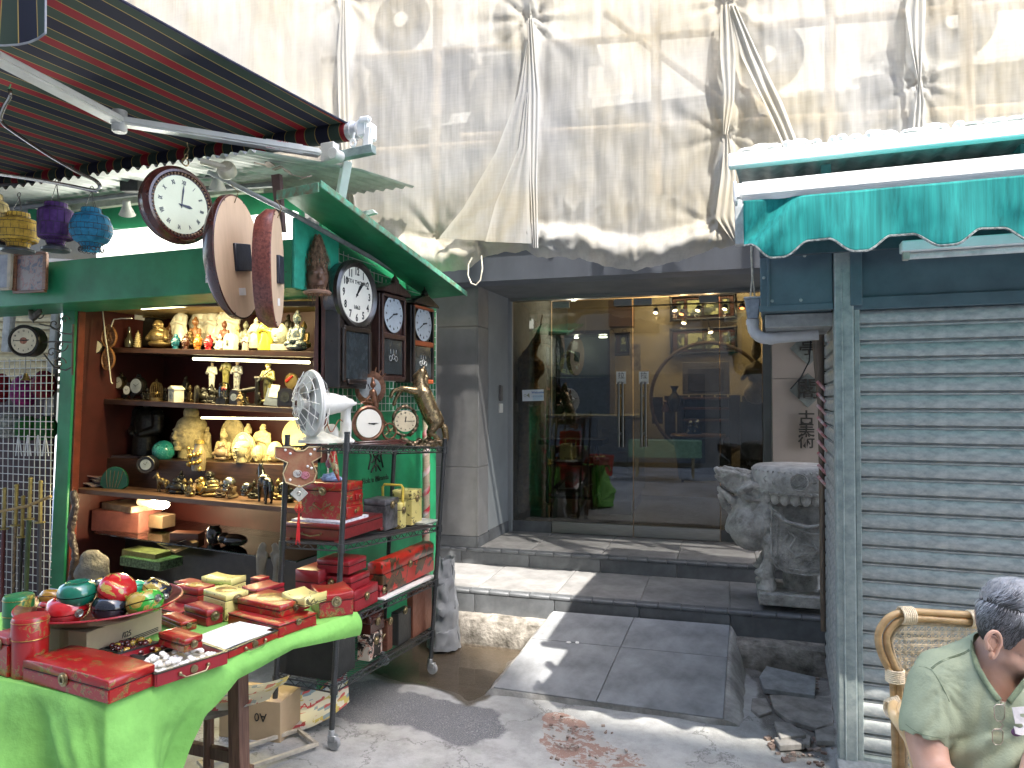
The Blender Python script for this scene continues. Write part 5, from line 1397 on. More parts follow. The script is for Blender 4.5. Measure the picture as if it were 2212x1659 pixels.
bm_o=g.build('scalp',mh[0],man)
bm=bmesh.new();bm.from_mesh(bm_o.data)
bmesh.ops.delete(bm,geom=[f for f in bm.faces if not inpoly(*inv_(f.calc_center_median()),hairline)],context='FACES');bm.to_mesh(bm_o.data);bm.free()
g=G();zs=.50-mo.z
for s_ in (-1,1):
 hx=.02+.10*s_+.05
 g.cap((hx,.0,zs),.095,(hx+.03*s_,-.42,zs+.0),.07,16);g.cap((hx+.03*s_,-.42,zs),.068,(hx+.03*s_,-.40,.10-mo.z),.045,16)
g.ell((.07,.05,zs+.02),(.18,.13,.12))
meshob('trousers',blobmesh(g,.014,4),pm('dark_trousers',(.04,.045,.06),rough=.9),man)
for s_ in (-1,1):
 g=G();g.cap((.07+.13*s_,-.36,.05-mo.z),.042,(.07+.13*s_,-.54,.04-mo.z),.036,12);g.build('shoe',m_ebony,man)
YF,YB=3.50,4.25
XW=-2.47
TI=R(2.0)
m_green=pm('stall_green',(.018,.22,.095),rough=.42,var=.14,scale=5,bump=.03,col2=(.012,.16,.065))
m_green2=pm('stall_green_edge',(.08,.36,.24),rough=.55,var=.15,scale=20,bump=.1,col2=(.16,.12,.07),detail=8)
m_maroon=pm('maroon_board',(.055,.009,.007),rough=.5,var=.2,scale=5,bump=.03)
m_shelf=pm('dark_shelf',(.05,.022,.013),rough=.4,var=.3,scale=8,stretch=(1,8,8))
stall=thing('curio_stall','green curio stall with lit shelves of statues under a striped awning','market stall',(XW,YF,0))
SO=Vector((XW,YF,0))
def sq(name,mat,lo,hi,bev=.002,par=None,**kw):
 """box from 4 lower and 4 upper world corners"""
 g=G();g.hexa([Vector(p)-SO for p in lo],[Vector(p)-SO for p in hi]);return g.build(name,mat,par or stall,bevel=bev,smooth=False,**kw)
def facebox(name,mat,quad,Y,th,bev=.002):
 """board filling a picture quad (top-left, top-right, bottom-right, bottom-left) at depth Y"""
 a,b_,c,d=[onY(u,v,Y)for u,v in quad];T_=Vector((0,th,0))
 return sq(name,mat,[d,c,c+T_,d+T_],[a,b_,b_+T_,a+T_],bev)
facebox('back_board',m_maroon,[(150,640),(715,640),(700,1280),(110,1270)],YB,.03)
a=onY(166,655,YF);b_=onY(118,1265,YF)
sq('side_board',m_maroon,[(b_.x,YF+.02,0),(b_.x+.02,YF+.02,0),(b_.x+.02,YB,0),(b_.x,YB,0)],[(a.x,YF+.02,a.z),(a.x+.02,YF+.02,a.z),(a.x+.02,YB,a.z),(a.x,YB,a.z)])
facebox('door_post',m_green,[(136,655),(163,655),(136,1275),(106,1270)],YF-.02,.06,.004)
facebox('inner_trim',pm('red_trim',(.16,.035,.02),rough=.35),[(163,655),(172,655),(146,1275),(137,1275)],YF-.0,.05)
facebox('top_trim',m_shelf,[(160,652),(690,650),(690,661),(160,661)],YF,.06)
zc_=onY(400,650,YF).z
sq('ceiling_board',pm('ceiling_ochre',(.35,.24,.08),rough=.6),[(-4.7,YF+.06,zc_),(XW-.03,YF+.06,zc_),(XW-.03,YB,zc_),(-4.7,YB,zc_)],[(-4.7,YF+.06,zc_+.03),(XW-.03,YF+.06,zc_+.03),(XW-.03,YB,zc_+.03),(-4.7,YB,zc_+.03)])
def shelf(name,ul,vl,ur,vr,th,y0,y1=YB,mat=None,sag=0):
 a,b_=onY(ul,vl,y0),onY(ur,vr,y0);h=Vector((0,0,-th));D_=Vector((0,y1-y0,0))
 return sq(name,mat or m_shelf,[a+h,b_+h,b_+D_+h,a+D_+h],[a,b_,b_+D_,a+D_],.002)
shelf('shelf',163,749,690,760,.035,3.74)
shelf('shelf',160,859,690,884,.035,3.74)
shelf('shelf',150,1054,690,1102,.032,3.56,mat=pm('brown_shelf',(.12,.06,.035),rough=.5,scale=8,stretch=(1,8,8)))
shelf('glass_shelf',200,1150,640,1212,.010,3.62,mat=glass('green_shelf_glass',(.55,.7,.6)))
facebox('low_cabinet',m_ebony,[(238,1160),(690,1200),(690,1290),(232,1290)],4.0,.2)
facebox('corner_column',pm('column_redbrown',(.13,.045,.035),rough=.4),[(683,600),(707,590),(694,1000),(668,1000)],YF-.03,.06)
zf0,zf1=onY(400,637,3.15).z,onY(400,538,3.15).z
XE=onY(630,560,3.15).x
sq('fascia',m_green,[(-5.3,3.15,zf0),(XE,3.15,zf0),(XE,3.19,zf0),(-5.3,3.19,zf0)],[(-5.3,3.15,zf1),(XE,3.15,zf1),(XE,3.19,zf1),(-5.3,3.19,zf1)],.004)
sq('fascia_underside',m_green,[(-5.3,3.19,zf0+.002),(XE-.02,3.19,zf0+.002),(XE-.02,YF+.05,zf0+.002),(-5.3,YF+.05,zf0+.002)],[(-5.3,3.19,zf0+.022),(XE-.02,3.19,zf0+.022),(XE-.02,YF+.05,zf0+.022),(-5.3,YF+.05,zf0+.022)],0)
zt_=onY(632,470,3.15).z
sq('fascia_end',pm('stall_green_lit',(.03,.36,.24),rough=.5,scale=8),[(XE+.002,3.15,zf0),(XE+.02,3.15,zf0),(XE+.02,3.56,zf0),(XE+.002,3.56,zf0)],[(XE+.002,3.15,zt_),(XE+.02,3.15,zt_),(XE+.02,3.56,zt_-.05),(XE+.002,3.56,zt_-.05)],.003)  # same green made lighter and bluer: teal light on the end face, painted in
facebox('upper_beam',m_green,[(60,452),(650,412),(650,488),(60,496)],YF+.06,.04)
lb_=thing('light_box','long white glowing light box above the green fascia','lamp',onY(400,512,YF));P=lb_.location
a,b_=onY(215,505,YF),onY(640,503,YF)
g=G();g.box(((a.x+b_.x)/2-P.x,0,0),(b_.x-a.x,.05,.17));g.build('diffuser',emit('light_box_white',(1,1,.90),.5),lb_,bevel=.004)
area('light_box_light',((a.x+b_.x)/2,YF-.06,P.z+.02),(R(70),0,R(180)),b_.x-a.x,.15,2.4,(1,.98,.88))
t_=thing('price_label','small white printed label on the green fascia','label',onY(827*.553,603*1.0,3.145)if False else onY(457,602,3.145))
g=G();g.box((0,0,0),(.085,.002,.042));g.build('card',m_paper,t_,smooth=False);text('WALLCLOCK',.013,m_dark,(0,-.002,0),FRONT,t_)
def picture(u0,u1,v0,v1,Y,label,matin,fr=None,fw=.012,rz=0):
 a,b_=onY(u0,(v0+v1)/2,Y),onY(u1,(v0+v1)/2,Y);z0,z1=onY((u0+u1)/2,v1,Y).z,onY((u0+u1)/2,v0,Y).z
 t_=thing('framed_picture',label,'picture',((a.x+b_.x)/2,Y,(z0+z1)/2),(0,R(1.5),rz));W,H=b_.x-a.x,z1-z0
 fr=fr or wood('frame_brown',(.13,.05,.025),(.25,.11,.05))
 for (x,z,w_,h_)in ((0,H/2,W,fw),(0,-H/2,W,fw),(-W/2,0,fw,H),(W/2,0,fw,H)):
  g=G();g.box((x,0,z),(w_+fw,.02,h_+(0 if h_==fw else -fw)));g.build('frame_side',fr,t_,bevel=.003)
 g=G();g.box((0,.004,0),(W,.006,H));g.build('print',matin,t_,smooth=False)
picture(33,98,548,630,3.10,'framed dark blue flower picture hanging under the yellow and purple lanterns',lacquer('blue_print',(.075,.08,.12),(.28,.22,.2),(.3,.08,.08),scale=26,thr=.42,rough=.4),fw=.016)
picture(-40,22,548,625,3.08,'pale framed picture cut off by the left edge, beside the blue flower picture',pm('pale_print',(.34,.35,.38),rough=.4,scale=7,col2=(.16,.17,.22)),fr=pm('pale_frame',(.5,.44,.33)),fw=.016)
Xc=-2.08
c1,c2=onX(690,400,Xc),onX(1006,637,Xc);i1,i2=onX(600,418,XW+.02),onX(925,646,XW+.02)
up=Vector((0,0,.012))
sq('canopy',m_green,[i1,c1,c2,i2],[i1+up,c1+up,c2+up,i2+up],0)
dn_=Vector((0,0,-.035));o_=Vector((.012,0,0))
sq('canopy_edge',m_green2,[c1+dn_*.3,c1+o_+dn_*.3,c2+o_+dn_*.3,c2+dn_*.3],[c1+up*2,c1+o_+up*2,c2+o_+up*2,c2+up*2],.002)
sq('canopy_edge',m_green2,[i1+Vector((0,-.012,0))+dn_,c1+Vector((0,-.012,0))+dn_,c1+dn_,i1+dn_],[i1+Vector((0,-.012,0))+up,c1+Vector((0,-.012,0))+up,c1+up,i1+up],.002)
wt1,wt2=i1+Vector((-.01,0,-.02)),i2+Vector((-.01,.05,-.02))
sq('clock_wall',m_green,[(XW-.02,YF-.03,0),(XW,YF-.03,0),(XW,4.95,0),(XW-.02,4.95,0)],[(XW-.02,YF-.03,wt1.z-.02),(XW,YF-.03,wt1.z-.02),(XW,4.95,wt2.z),(XW-.02,4.95,wt2.z)],0)
g=G();y=YF+.02
m_wirew=pm('white_wire',(.62,.62,.58),rough=.5)
def wallz(y):return wt1.z+(wt2.z-wt1.z)*(y-wt1.y)/(wt2.y-wt1.y)-.05
while y<4.92:g.cyl((XW+.014,y,1.62),(XW+.014,y,wallz(y)),.0028,n=5);y+=.05
z=1.62
while z<2.6:
 ye=4.9 if z<2.42 else YF+.02+(2.66-z)*6;g.cyl((XW+.018,YF+.02,z),(XW+.018,min(4.9,ye),z),.0028,n=5);z+=.05
g.cyl((XW+.016,YF+.02,1.0),(XW+.016,YF+.02,wallz(YF)),.006,n=6)
o=G();o.v=[p-SO for p in g.v];o.f=g.f;o.mi=g.mi
mw=o.build('wire_mesh',m_wirew,stall,smooth=False);mw['kind']='stuff'
g=G();g.tube([p-SO for p in (onY(452,372,3.2),onX(640,466,XW+.06),onX(850,583,XW+.06))],.014,10);g.build('conduit',pm('grey_conduit',(.34,.36,.36),rough=.5),stall)
R0=[onY(-200,372,3.0),onY(450,340,3.0),onY(712,398,3.55)]
g=G()
def roofn(a,b_):
 x=-6.2+(3.86)*a;y=3.0+1.35*b_;z=3.0+.17*b_+.012*math.sin(a*2*PI*50)
 xr_=x-max(0,.5-b_)*max(0,(a-.75))*1.6
 return Vector((xr_,y,z))-SO
g.grid(roofn,420,4);g.build('corrugated_roof',pm('weathered_corrugate',(.42,.43,.42),rough=.6,metal=.2,var=.25,scale=3),stall)
for (pts,r_,nm,mt)in (([(0,452),(120,440),(300,418),(600,398)],.018,'conduit',pm('old_pipe',(.12,.12,.12),rough=.5)),([(0,400),(150,398),(300,385),(480,380)],.013,'conduit',pm('old_pipe',(.12,.12,.12)))):
 g=G();g.tube([onY(u,v,3.35)-SO for u,v in pts],r_,8);g.build(nm,mt,stall)
facebox('cable_trunk',pm('cream_trunk',(.45,.43,.34),rough=.5),[(85,446),(300,425),(300,438),(85,462)],3.42,.04)
facebox('cable_trunk',pm('cream_trunk',(.45,.43,.34)),[(400,418),(560,402),(560,412),(400,428)],3.42,.04)
g=G();g.tube([onY(u,v,3.38)-SO for u,v in ((40,425),(60,438),(80,448),(105,452),(150,450))],.014,8);g.build('cable_trunk',pm('cream_trunk',(.45,.43,.34)),stall)
facebox('support_strut',pm('strut_maroon',(.10,.05,.05),rough=.6),[(585,378),(603,375),(612,500),(598,500)],3.3,.03)
g=G()
for i in range(7):
 P=onY(560+i*20,352+i*7+random.uniform(-4,4),3.25)-SO;g.box(P,(.05,.07,.004),(random.uniform(-.4,.4),random.uniform(-.5,.5),random.uniform(0,3)))
g.build('torn_sheet',pm('torn_reddish',(.25,.18,.16),rough=.7,scale=30),stall)['kind']='stuff'
facebox('metal_angle',pm('pale_angle',(.55,.66,.64),rough=.5),[(770,458),(805,452),(812,460),(775,470)],3.9,.03)
for (u,v,nm)in ((275,462,'white reflector lamp above the fascia beside the blue lantern'),(470,405,'small white reflector lamp behind the top of the large brown clock')):
 P=onY(u,v,3.25);t_=thing('reflector_lamp',nm,'lamp',P,(R(25),R(25),0));g=G();g.lathe([(.012,.09),(.02,.085),(.024,.05),(.045,.0),(.048,-.005),(.042,-.004)],20);g.build('shade',pm('lamp_grey',(.42,.41,.38),rough=.4),t_)
 g=G();g.ell((0,0,.004),(.038,.038,.012));g.build('glass_face',pm('lamp_face',(.5,.48,.42),rough=.2),t_)
facebox('transformer_box',m_dark,[(258,382),(297,380),(297,412),(258,412)],3.2,.06)
P=onY(490,368,3.05);t_=thing('security_camera','cream dome security camera under the corrugated roof','security camera',P,(R(60),0,R(25)))
g=G();g.lathe([(.0,.03),(.04,.03),(.05,.015),(.05,-.02),(.046,-.025)],20);g.build('housing',pm('camera_cream',(.5,.46,.36),rough=.4),t_)
g=G();g.ell((0,0,-.02),(.028,.028,.02));g.build('lens',pm('lens_blue',(.12,.16,.28),rough=.1),t_)
g=G();g.cyl((0,0,.02),(-.12,0,.06),.018,n=10);g.build('arm',pm('camera_cream',(.5,.46,.36)),t_)
m_tubeE=emit('warm_tube',(1,.93,.55),2.2)
a,b_=onY(418,775,3.80),onY(668,783,3.80)
t_=thing('tube_lamp','glowing fluorescent tube above the toy soldier statues','lamp',a)
g=G();g.cyl((0,0,0),b_-a,.009,n=12);g.build('tube',m_tubeE,t_)
area('tube_lamp_light',((a.x+b_.x)/2,3.78,a.z-.03),(R(0),0,0),1.0,.04,1.4,(1,.86,.45))
P=onY(470,668,3.72)
t_=thing('strip_lamp','warm strip lamp hidden behind the top trim of the shelves','lamp',(P.x,3.62,zc_-.012));g=G();g.cyl((-.55,0,0),(.55,0,0),.008,n=10);g.build('tube',m_tubeE,t_)
area('strip_lamp_light',(P.x+.05,3.62,zc_-.035),(R(18),0,0),1.3,.05,3.0,(1,.83,.42))
a=onY(560,900,3.72);area('third_shelf_light',(a.x-.05,3.72,a.z-.02),(R(12),0,0),.9,.05,2.8,(1,.85,.42))
t_=thing('under_shelf_lamp','thin warm lamp hidden under the second shelf','lamp',(a.x-.05,3.72,a.z-.012));g=G();g.cyl((-.42,0,0),(.42,0,0),.006,n=8);g.build('tube',m_tubeE,t_)
P=onY(345,1089,3.80);t_=thing('bulb_lamp','bright white bulb lamp glowing under the third shelf','lamp',P)
g=G();g.ell((0,0,0),(.085,.03,.035));g.build('bulb',emit('bulb_glow',(1,.86,.55),22),t_);point('bulb_light',P+Vector((0,-.10,-.01)),1.9,(1,.78,.42),.04)
g=G();g.cyl((-.18,0,.01),(-.08,0,.0),.03,.025,14);g.build('holder',pm('holder_white',(.5,.45,.35),rough=.4),t_)
def form(fn,vox=.022,sm_=3,amp=0,sc=20):
 g=G();fn(g);me=blobmesh(g,vox,sm_)
 if amp:roughen(me,amp,sc)
 return me
def f_seated(g):
 g.ell((0,0,.08),(.32,.22,.09),n=20);g.ell((-.2,-.06,.16),(.16,.14,.08));g.ell((.2,-.06,.16),(.16,.14,.08));g.ell((0,0,.38),(.17,.13,.24));g.cap((-.19,0,.5),.07,(-.22,-.06,.28),.055);g.cap((.19,0,.5),.07,(.22,-.06,.28),.055)
 g.cap((-.2,-.08,.26),.05,(0,-.17,.24),.045);g.cap((.2,-.08,.26),.05,(0,-.17,.24),.045);g.cap((0,0,.58),.06,(0,0,.7),.05);g.ell((0,-.01,.78),(.11,.12,.14));g.ell((0,0,.92),(.055,.055,.06));g.ell((0,-.125,.77),(.02,.03,.035),n=8,m=6)
 for s in (-1,1):g.ell((s*.11,.0,.76),(.02,.03,.06),n=8,m=6)
def f_stand(g):
 g.cyl((0,0,0),(0,0,.45),.20,.13,20);g.cap((0,0,.42),.13,(0,0,.72),.12,16);g.cap((-.12,0,.72),.06,(-.17,-.08,.5),.06);g.cap((.12,0,.72),.06,(.17,-.08,.5),.06);g.cap((-.17,-.08,.5),.06,(-.02,-.16,.56),.04);g.cap((.17,-.08,.5),.06,(.02,-.16,.56),.04)
 g.cap((-.16,-.08,.48),.05,(-.2,-.02,.22),.03);g.cap((.16,-.08,.48),.05,(.2,-.02,.22),.03);g.ell((0,-.01,.88),(.065,.075,.085));g.ell((0,.02,.955),(.05,.05,.045));g.cap((0,0,.76),.04,(0,0,.84),.035);g.ell((0,-.08,.87),(.012,.015,.02),n=8,m=6)
def f_head(g):
 g.cyl((0,0,0),(0,0,.25),.20,.17,20);g.ell((0,-.02,.45),(.25,.27,.33),n=24,m=16);g.ell((0,.02,.86),(.14,.14,.14));g.ell((0,-.31,.40),(.045,.05,.05));g.cap((0,-.29,.54),.018,(0,-.32,.40),.03);g.cap((-.16,-.23,.54),.016,(-.04,-.29,.55),.016);g.cap((.16,-.23,.54),.016,(.04,-.29,.55),.016);g.cap((-.05,-.285,.30),.022,(.05,-.285,.30),.022);g.cap((-.04,-.275,.265),.022,(.04,-.275,.265),.022);g.ell((0,-.25,.19),(.08,.06,.05))
 g.ell((0,.04,.62),(.265,.27,.20),n=24,m=14)
 g.cap((-.15,-.24,.46),.028,(-.06,-.275,.45),.024);g.cap((.15,-.24,.46),.028,(.06,-.275,.45),.024)
 for s in (-1,1):g.cap((s*.25,.02,.5),.035,(s*.25,.02,.25),.03)
 g.torus((0,0,.64),.19,.035,'Z',24,6)
def f_bald(g):
 g.ell((0,0,.5),(.36,.38,.50),n=26,m=18);g.ell((0,-.38,.42),(.05,.06,.10));g.cap((-.2,-.30,.54),.04,(-.06,-.35,.54),.03);g.cap((.2,-.30,.54),.04,(.06,-.35,.54),.03);g.ell((0,-.33,.24),(.10,.05,.03));g.ell((0,-.28,.14),(.10,.08,.08))
 for s in (-1,1):g.ell((s*.37,.03,.42),(.04,.07,.15))
def f_laugh(g):
 g.ell((0,.03,.14),(.46,.30,.15),n=22);g.ell((0,-.03,.40),(.33,.28,.27),n=24,m=16);g.ell((0,0,.62),(.26,.2,.15));g.cap((-.30,0,.55),.10,(-.42,-.1,.32),.09);g.cap((.30,0,.55),.10,(.42,-.1,.32),.09);g.ell((0,-.05,.82),(.17,.16,.17),n=20);g.ell((0,-.21,.80),(.03,.03,.03));g.ell((0,-.18,.72),(.09,.05,.025))
 for s in (-1,1):g.ell((s*.17,-.02,.8),(.03,.04,.09));g.ell((s*.08,-.18,.79),(.05,.04,.04))
def f_mandorla(g):
 f_seated(g)
def f_warrior(g):
 g.cyl((0,0,0),(0,0,.35),.22,.2,18);g.ell((0,0,.55),(.23,.17,.28),n=20);g.cap((-.22,0,.72),.09,(-.28,-.02,.45),.08);g.cap((.22,0,.72),.09,(.28,-.02,.45),.08);g.cap((-.28,-.02,.45),.08,(-.1,-.2,.38),.05);g.cap((.28,-.02,.45),.08,(.1,-.2,.38),.05);g.ell((0,0,.92),(.09,.1,.11))
 for i in range(5):g.torus((.26,-.01,.50+i*.05),.085,.016,'Z',14,5)
def f_skull(g):
 g.ell((0,.04,.62),(.36,.44,.38),n=24,m=16);g.ell((0,-.22,.36),(.24,.2,.2));g.ell((0,-.24,.14),(.19,.17,.13));g.cap((-.24,-.2,.42),.07,(.24,-.2,.42),.07)
 for s in (-1,1):g.ell((s*.24,-.26,.44),(.09,.1,.07))
def f_horse(g):
 g.cap((.02,.0,.52),.13,(-.02,0,.56),.15,16);g.ell((.18,0,.50),(.16,.13,.15));g.ell((-.15,0,.52),(.15,.13,.17));g.cap((-.20,0,.58),.11,(-.32,0,.82),.075,14);g.cap((-.32,0,.84),.07,(-.47,0,.72),.045,12);g.cap((-.47,0,.72),.045,(-.53,0,.66),.035)
 for s in (-1,1):
  g.cap((-.18,s*.07,.42),.06,(-.19,s*.07,.22),.038);g.cap((-.19,s*.07,.22),.036,(-.18,s*.07,.04),.03);g.ell((-.19,s*.07,.03),(.045,.035,.03));g.cap((.24,s*.07,.42),.075,(.29,s*.07,.24),.042);g.cap((.29,s*.07,.24),.038,(.25,s*.07,.04),.028);g.ell((.24,s*.07,.03),(.045,.035,.03));g.cap((-.32,s*.035,.9),.02,(-.31,s*.04,.97),.008)
 g.cap((.33,0,.55),.04,(.40,0,.35),.055);g.cap((.40,0,.35),.055,(.38,0,.14),.02)
 for i in range(6):g.ell((-.22-i*.015,0,.68+i*.045),(.05,.022,.04))
def f_soldier(g):
 g.cyl((0,0,0),(0,0,.05),.15,.14,16)
 for s in (-1,1):g.cap((s*.055,0,.06),.045,(s*.06,0,.46),.065)
 g.ell((0,0,.50),(.13,.09,.10));g.cap((0,0,.52),.11,(0,0,.72),.12,14);g.cap((-.14,0,.76),.05,(-.2,-.03,.58),.05);g.cap((-.2,-.03,.58),.045,(-.04,-.14,.62),.035);g.cap((.14,0,.76),.05,(.2,-.03,.58),.05);g.cap((.2,-.03,.58),.045,(.06,-.14,.66),.035);g.cap((0,0,.78),.035,(0,0,.86),.035)
F_={}
for nm,fn,vx in (('seated',f_seated,.022),('stand',f_stand,.018),('head',f_head,.02),('bald',f_bald,.024),('laugh',f_laugh,.022),('warrior',f_warrior,.022),('skull',f_skull,.024),('horse',f_horse,.015),('soldier',f_soldier,.016)):
 F_[nm]=form(fn,vx*.68,1)
def it(kind,u,v,h,Y,mat,label,cat='statue',name=None,sx=1,rz=0,grp=None):
 P=onY(u,v,Y)
 if 965<v<1029:P.z=ZSTEP
 elif 1029<=v<1095:
  f_=onY(u,1054+(u-150)*.0889,3.56);P.z=f_.z+.002;fw=Vector((-math.sin(YAW),math.cos(YAW),0));vn=862+(CAMH-P.z)/(P-O).dot(fw)*F;h=h+max(0,vn-v)*.5
 s=h*ppm(P)
 o=meshob(name or kind,F_[kind],mat,None,P,(0,TI,rz),(s*sx,s,s),label=label,cat=cat,group=grp);return o
m_wp=pm('white_porcelain',(.60,.57,.48),rough=.3,var=.05,coat=.3)
m_iv=pm('ivory_resin',(.55,.45,.24),rough=.45,var=.15)
m_gold=pm('gilt',(.55,.36,.10),rough=.3,metal=.85,var=.25,scale=30)
m_brz=pm('brass_bronze',(.20,.14,.06),rough=.35,metal=.7,var=.35,scale=25)
m_blk=pm('black_bronze',(.03,.026,.02),rough=.35,metal=.5,var=.4,scale=30)
m_sand=pm('sandstone',(.42,.33,.17),rough=.85,var=.22,scale=16,bump=.3)
m_wd=wood('carved_wood',(.16,.06,.02),(.30,.14,.05))
m_olv=pm('olive_glaze',(.20,.17,.045),rough=.3,coat=.4)
GS='statues on the top shelf'
ZSTEP=onY(420,990,3.95).z
def stat(kind,name,u,v,h,Y,mat,label,**kw):return it(kind,u,v,h,Y,mat,label,name=name,**kw)
stat('laugh','laughing_buddha',343,751,61,3.85,m_brz,'bronze laughing buddha sitting at the left end of the top shelf')
stat('stand','standing_figure',389,738,76,4.0,m_wp,'tall robed white porcelain figure right of the bronze laughing buddha',sx=1.3)
stat('head','buddha_head',379,754,33,3.82,pm('teal_glaze',(.01,.10,.14),rough=.2,coat=.5),'small teal blue buddha head on the top shelf')
stat('head','buddha_head',401,754,33,3.82,pm('brown_glaze',(.06,.02,.01),rough=.2,coat=.5),'small dark brown buddha head on the top shelf')
stat('head','buddha_head',427,755,34,3.82,pm('orange_glaze',(.45,.16,.02),rough=.25,coat=.5),'small orange buddha head on the top shelf')
stat('head','buddha_head',450,756,34,3.80,pm('red_glaze',(.40,.015,.02),rough=.25,coat=.5),'small red buddha head on the top shelf')
stat('seated','seated_figure',421,744,62,3.98,m_wd,'carved brown wood seated figure behind the orange head')
stat('stand','standing_figure',432,745,92,4.10,m_wp,'bulky white porcelain figure above the orange head',sx=1.25)
stat('stand','standing_figure',457,745,88,4.1,m_wp,'rounded white porcelain figure above the red head',sx=1.1)
stat('seated','seated_figure',476,745,74,4.05,m_wp,'white seated porcelain goddess behind the brown seated monk',sx=1.1)
stat('stand','standing_figure',498,745,94,4.05,m_wp,'tallest white porcelain goddess, in the middle of the top shelf',sx=1.4)
stat('seated','seated_figure',484,741,50,3.92,pm('red_brown_clay',(.15,.055,.03),rough=.4),'dark red brown seated monk among the white statues')
stat('seated','seated_figure',474,757,36,3.80,m_wp,'smallest white seated buddha, right of the red head')
stat('stand','standing_figure',530,757,37,3.80,pm('painted_figure',(.4,.25,.18),rough=.3,scale=30,col2=(.25,.3,.32)),'small painted figure at the front right of the top shelf')
stat('seated','seated_figure',530,744,52,3.95,pm('grey_green_glaze',(.20,.20,.15),rough=.3),'grey green seated figure behind the small painted figure')
stat('stand','standing_figure',552,753,68,3.9,pm('cream_glaze',(.5,.46,.36),rough=.3),'cream robed figure left of the yellow one',sx=1.2)
stat('stand','standing_figure',574,757,80,3.82,pm('yellow_glaze',(.62,.50,.04),rough=.25,coat=.4),'bright yellow robed figure on the top shelf',sx=1.1)
stat('bald','laughing_mask',604,743,45,3.82,pm('greenish_white',(.45,.45,.33),rough=.35),'pale laughing face bust standing on a cream box',sx=1.2)
stat('seated','seated_official',640,758,90,3.80,lacquer('blue_white_robe',(.50,.47,.36),(.06,.08,.10),(.05,.06,.08),scale=34,thr=.40,rough=.25),'seated blue and white official at the right end of the top shelf',sx=.85)
def boxy(u0,u1,v0,v1,Y,th,name,mat,label,cat='box',rz=0,bev=.003):
 a,b_=onY(u0,(v0+v1)/2,Y),onY(u1,(v0+v1)/2,Y);z0,z1=onY((u0+u1)/2,v1,Y).z,onY((u0+u1)/2,v0,Y).z
 g=G();g.box((0,th/2,(z1-z0)/2),(b_.x-a.x,th,z1-z0));return g.build(name,mat,bevel=bev,smooth=False,loc=((a.x+b_.x)/2,Y,z0),rot=(0,TI,rz),label=label,cat=cat)
o=boxy(583,625,743,757,3.78,.08,'gift_box',pm('cream_card',(.5,.46,.36),rough=.6),'small cream box under the pale laughing face')
boxy(230,293,664,690,3.95,.12,'carton',m_paper,'white carton with a red dot at the top left of the shelves')
g=G();P=onY(262,672,3.945);g.ell((0,0,0),(.012,.002,.010));g.build('carton_mark',pm('red_dot',(.5,.03,.02)),bpy.data.objects['carton'],loc=P-bpy.data.objects['carton'].location)
boxy(206,230,660,690,3.93,.12,'carton',m_paper,'smaller white carton beside the one with a red dot')
facebox('wood_ledge',wood('ochre_ply',(.30,.16,.05),(.42,.25,.09)),[(178,655),(290,660),(286,706),(176,700)],4.08,.06)
P=onY(297,750,3.82);k_=36*ppm(P);g=G();z=0
for i in range(7):g.lathe([(.20-.018*i,z),(.20-.018*i,z+.07),(.27-.022*i,z+.08),(.15,z+.115)],8);z+=.115
g.lathe([(.07,z),(.03,z+.1),(.0,z+.2)],8);g.v=[p*k_ for p in g.v]
g.build('pagoda',m_iv,loc=P,rot=(0,TI,0),smooth=False,label='small ivory pagoda at the left of the top shelf',cat='pagoda')
P=onY(279,750,3.85);k_=44*ppm(P);g=G();g.lathe([(.0,0),(.2,.0),(.22,.3),(.10,.55),(.07,.95),(.09,1),(.0,1)],16);g.v=[p*k_ for p in g.v]
g.build('bottle',pm('dark_glass',(.06,.055,.035),rough=.08,coat=.6),loc=P,label='slim dark bottle left of the ivory pagoda',cat='bottle')
P=onY(497,757,3.79);k_=ppm(P);t_=thing('hand_tablet','round topped white porcelain tablet with a written line','figurine',P,(0,TI,0))
g=G();g.prism([(-15*k_,0),(15*k_,0),(15*k_,26*k_),(9*k_,36*k_),(-9*k_,36*k_),(-15*k_,26*k_)],-.02,.03);g.build('body',m_wp,t_,bevel=.006,seg=2)
text('心\n經',.022,m_dark,(-.006,-.022,.05),FRONT,t_)
t_=thing('shrine','dark carved wooden shrine with a dragon finial behind the laughing buddha','shrine',onY(318,748,4.08),(0,TI,0));k_=ppm(t_.location);g=G()
g.box((0,0,30*k_),(60*k_,.1,60*k_));g.build('case',m_blk,t_,bevel=.004)
g=G();g.prism([(-38*k_,60*k_),(38*k_,60*k_),(28*k_,70*k_),(-28*k_,70*k_)],-.07,.06);g.build('roof',m_brz,t_,bevel=.004)
meshob('finial',F_['seated'],m_brz,t_,(0,0,70*k_),None,26*k_)
def cards(u,v,du,dv,nx,ny,Y,mats,group,wpx,hpx,lab):
 for j in range(ny):
  for i in range(nx):
   P=onY(u+i*du,v+j*dv+i*.8,Y);k_=ppm(P);g=G();g.box((0,0,0),(wpx*k_,.002,hpx*k_))
   t_=g.build('picture_card',mats[j],smooth=False,loc=P,rot=(0,TI,0),label=['leftmost','middle','rightmost'][i]+' of the '+lab[j][7:],cat='card',group=group)
   g=G();g.ell((0,-.002,0),(wpx*k_*.32,.001,hpx*k_*.32),n=12);g.build('printed_picture',pm(['card_centre_red','card_centre_pink'][j%2],[(.45,.05,.02),(.35,.12,.09)][j%2],scale=60,var=.5),t_)
cards(171,894,19.5,0,3,1,YB-.006,[pm('card_orange',(.55,.22,.05),scale=40,var=.4)],'upper row of three cards pasted on the maroon board',15,25,['one of three orange picture cards in a row on the maroon board'])
cards(170,922,19,0,3,1,YB-.006,[pm('card_white',(.55,.52,.44),scale=40,var=.1)],'lower row of three cards pasted on the maroon board',15,26,['one of three white picture cards below the orange ones'])
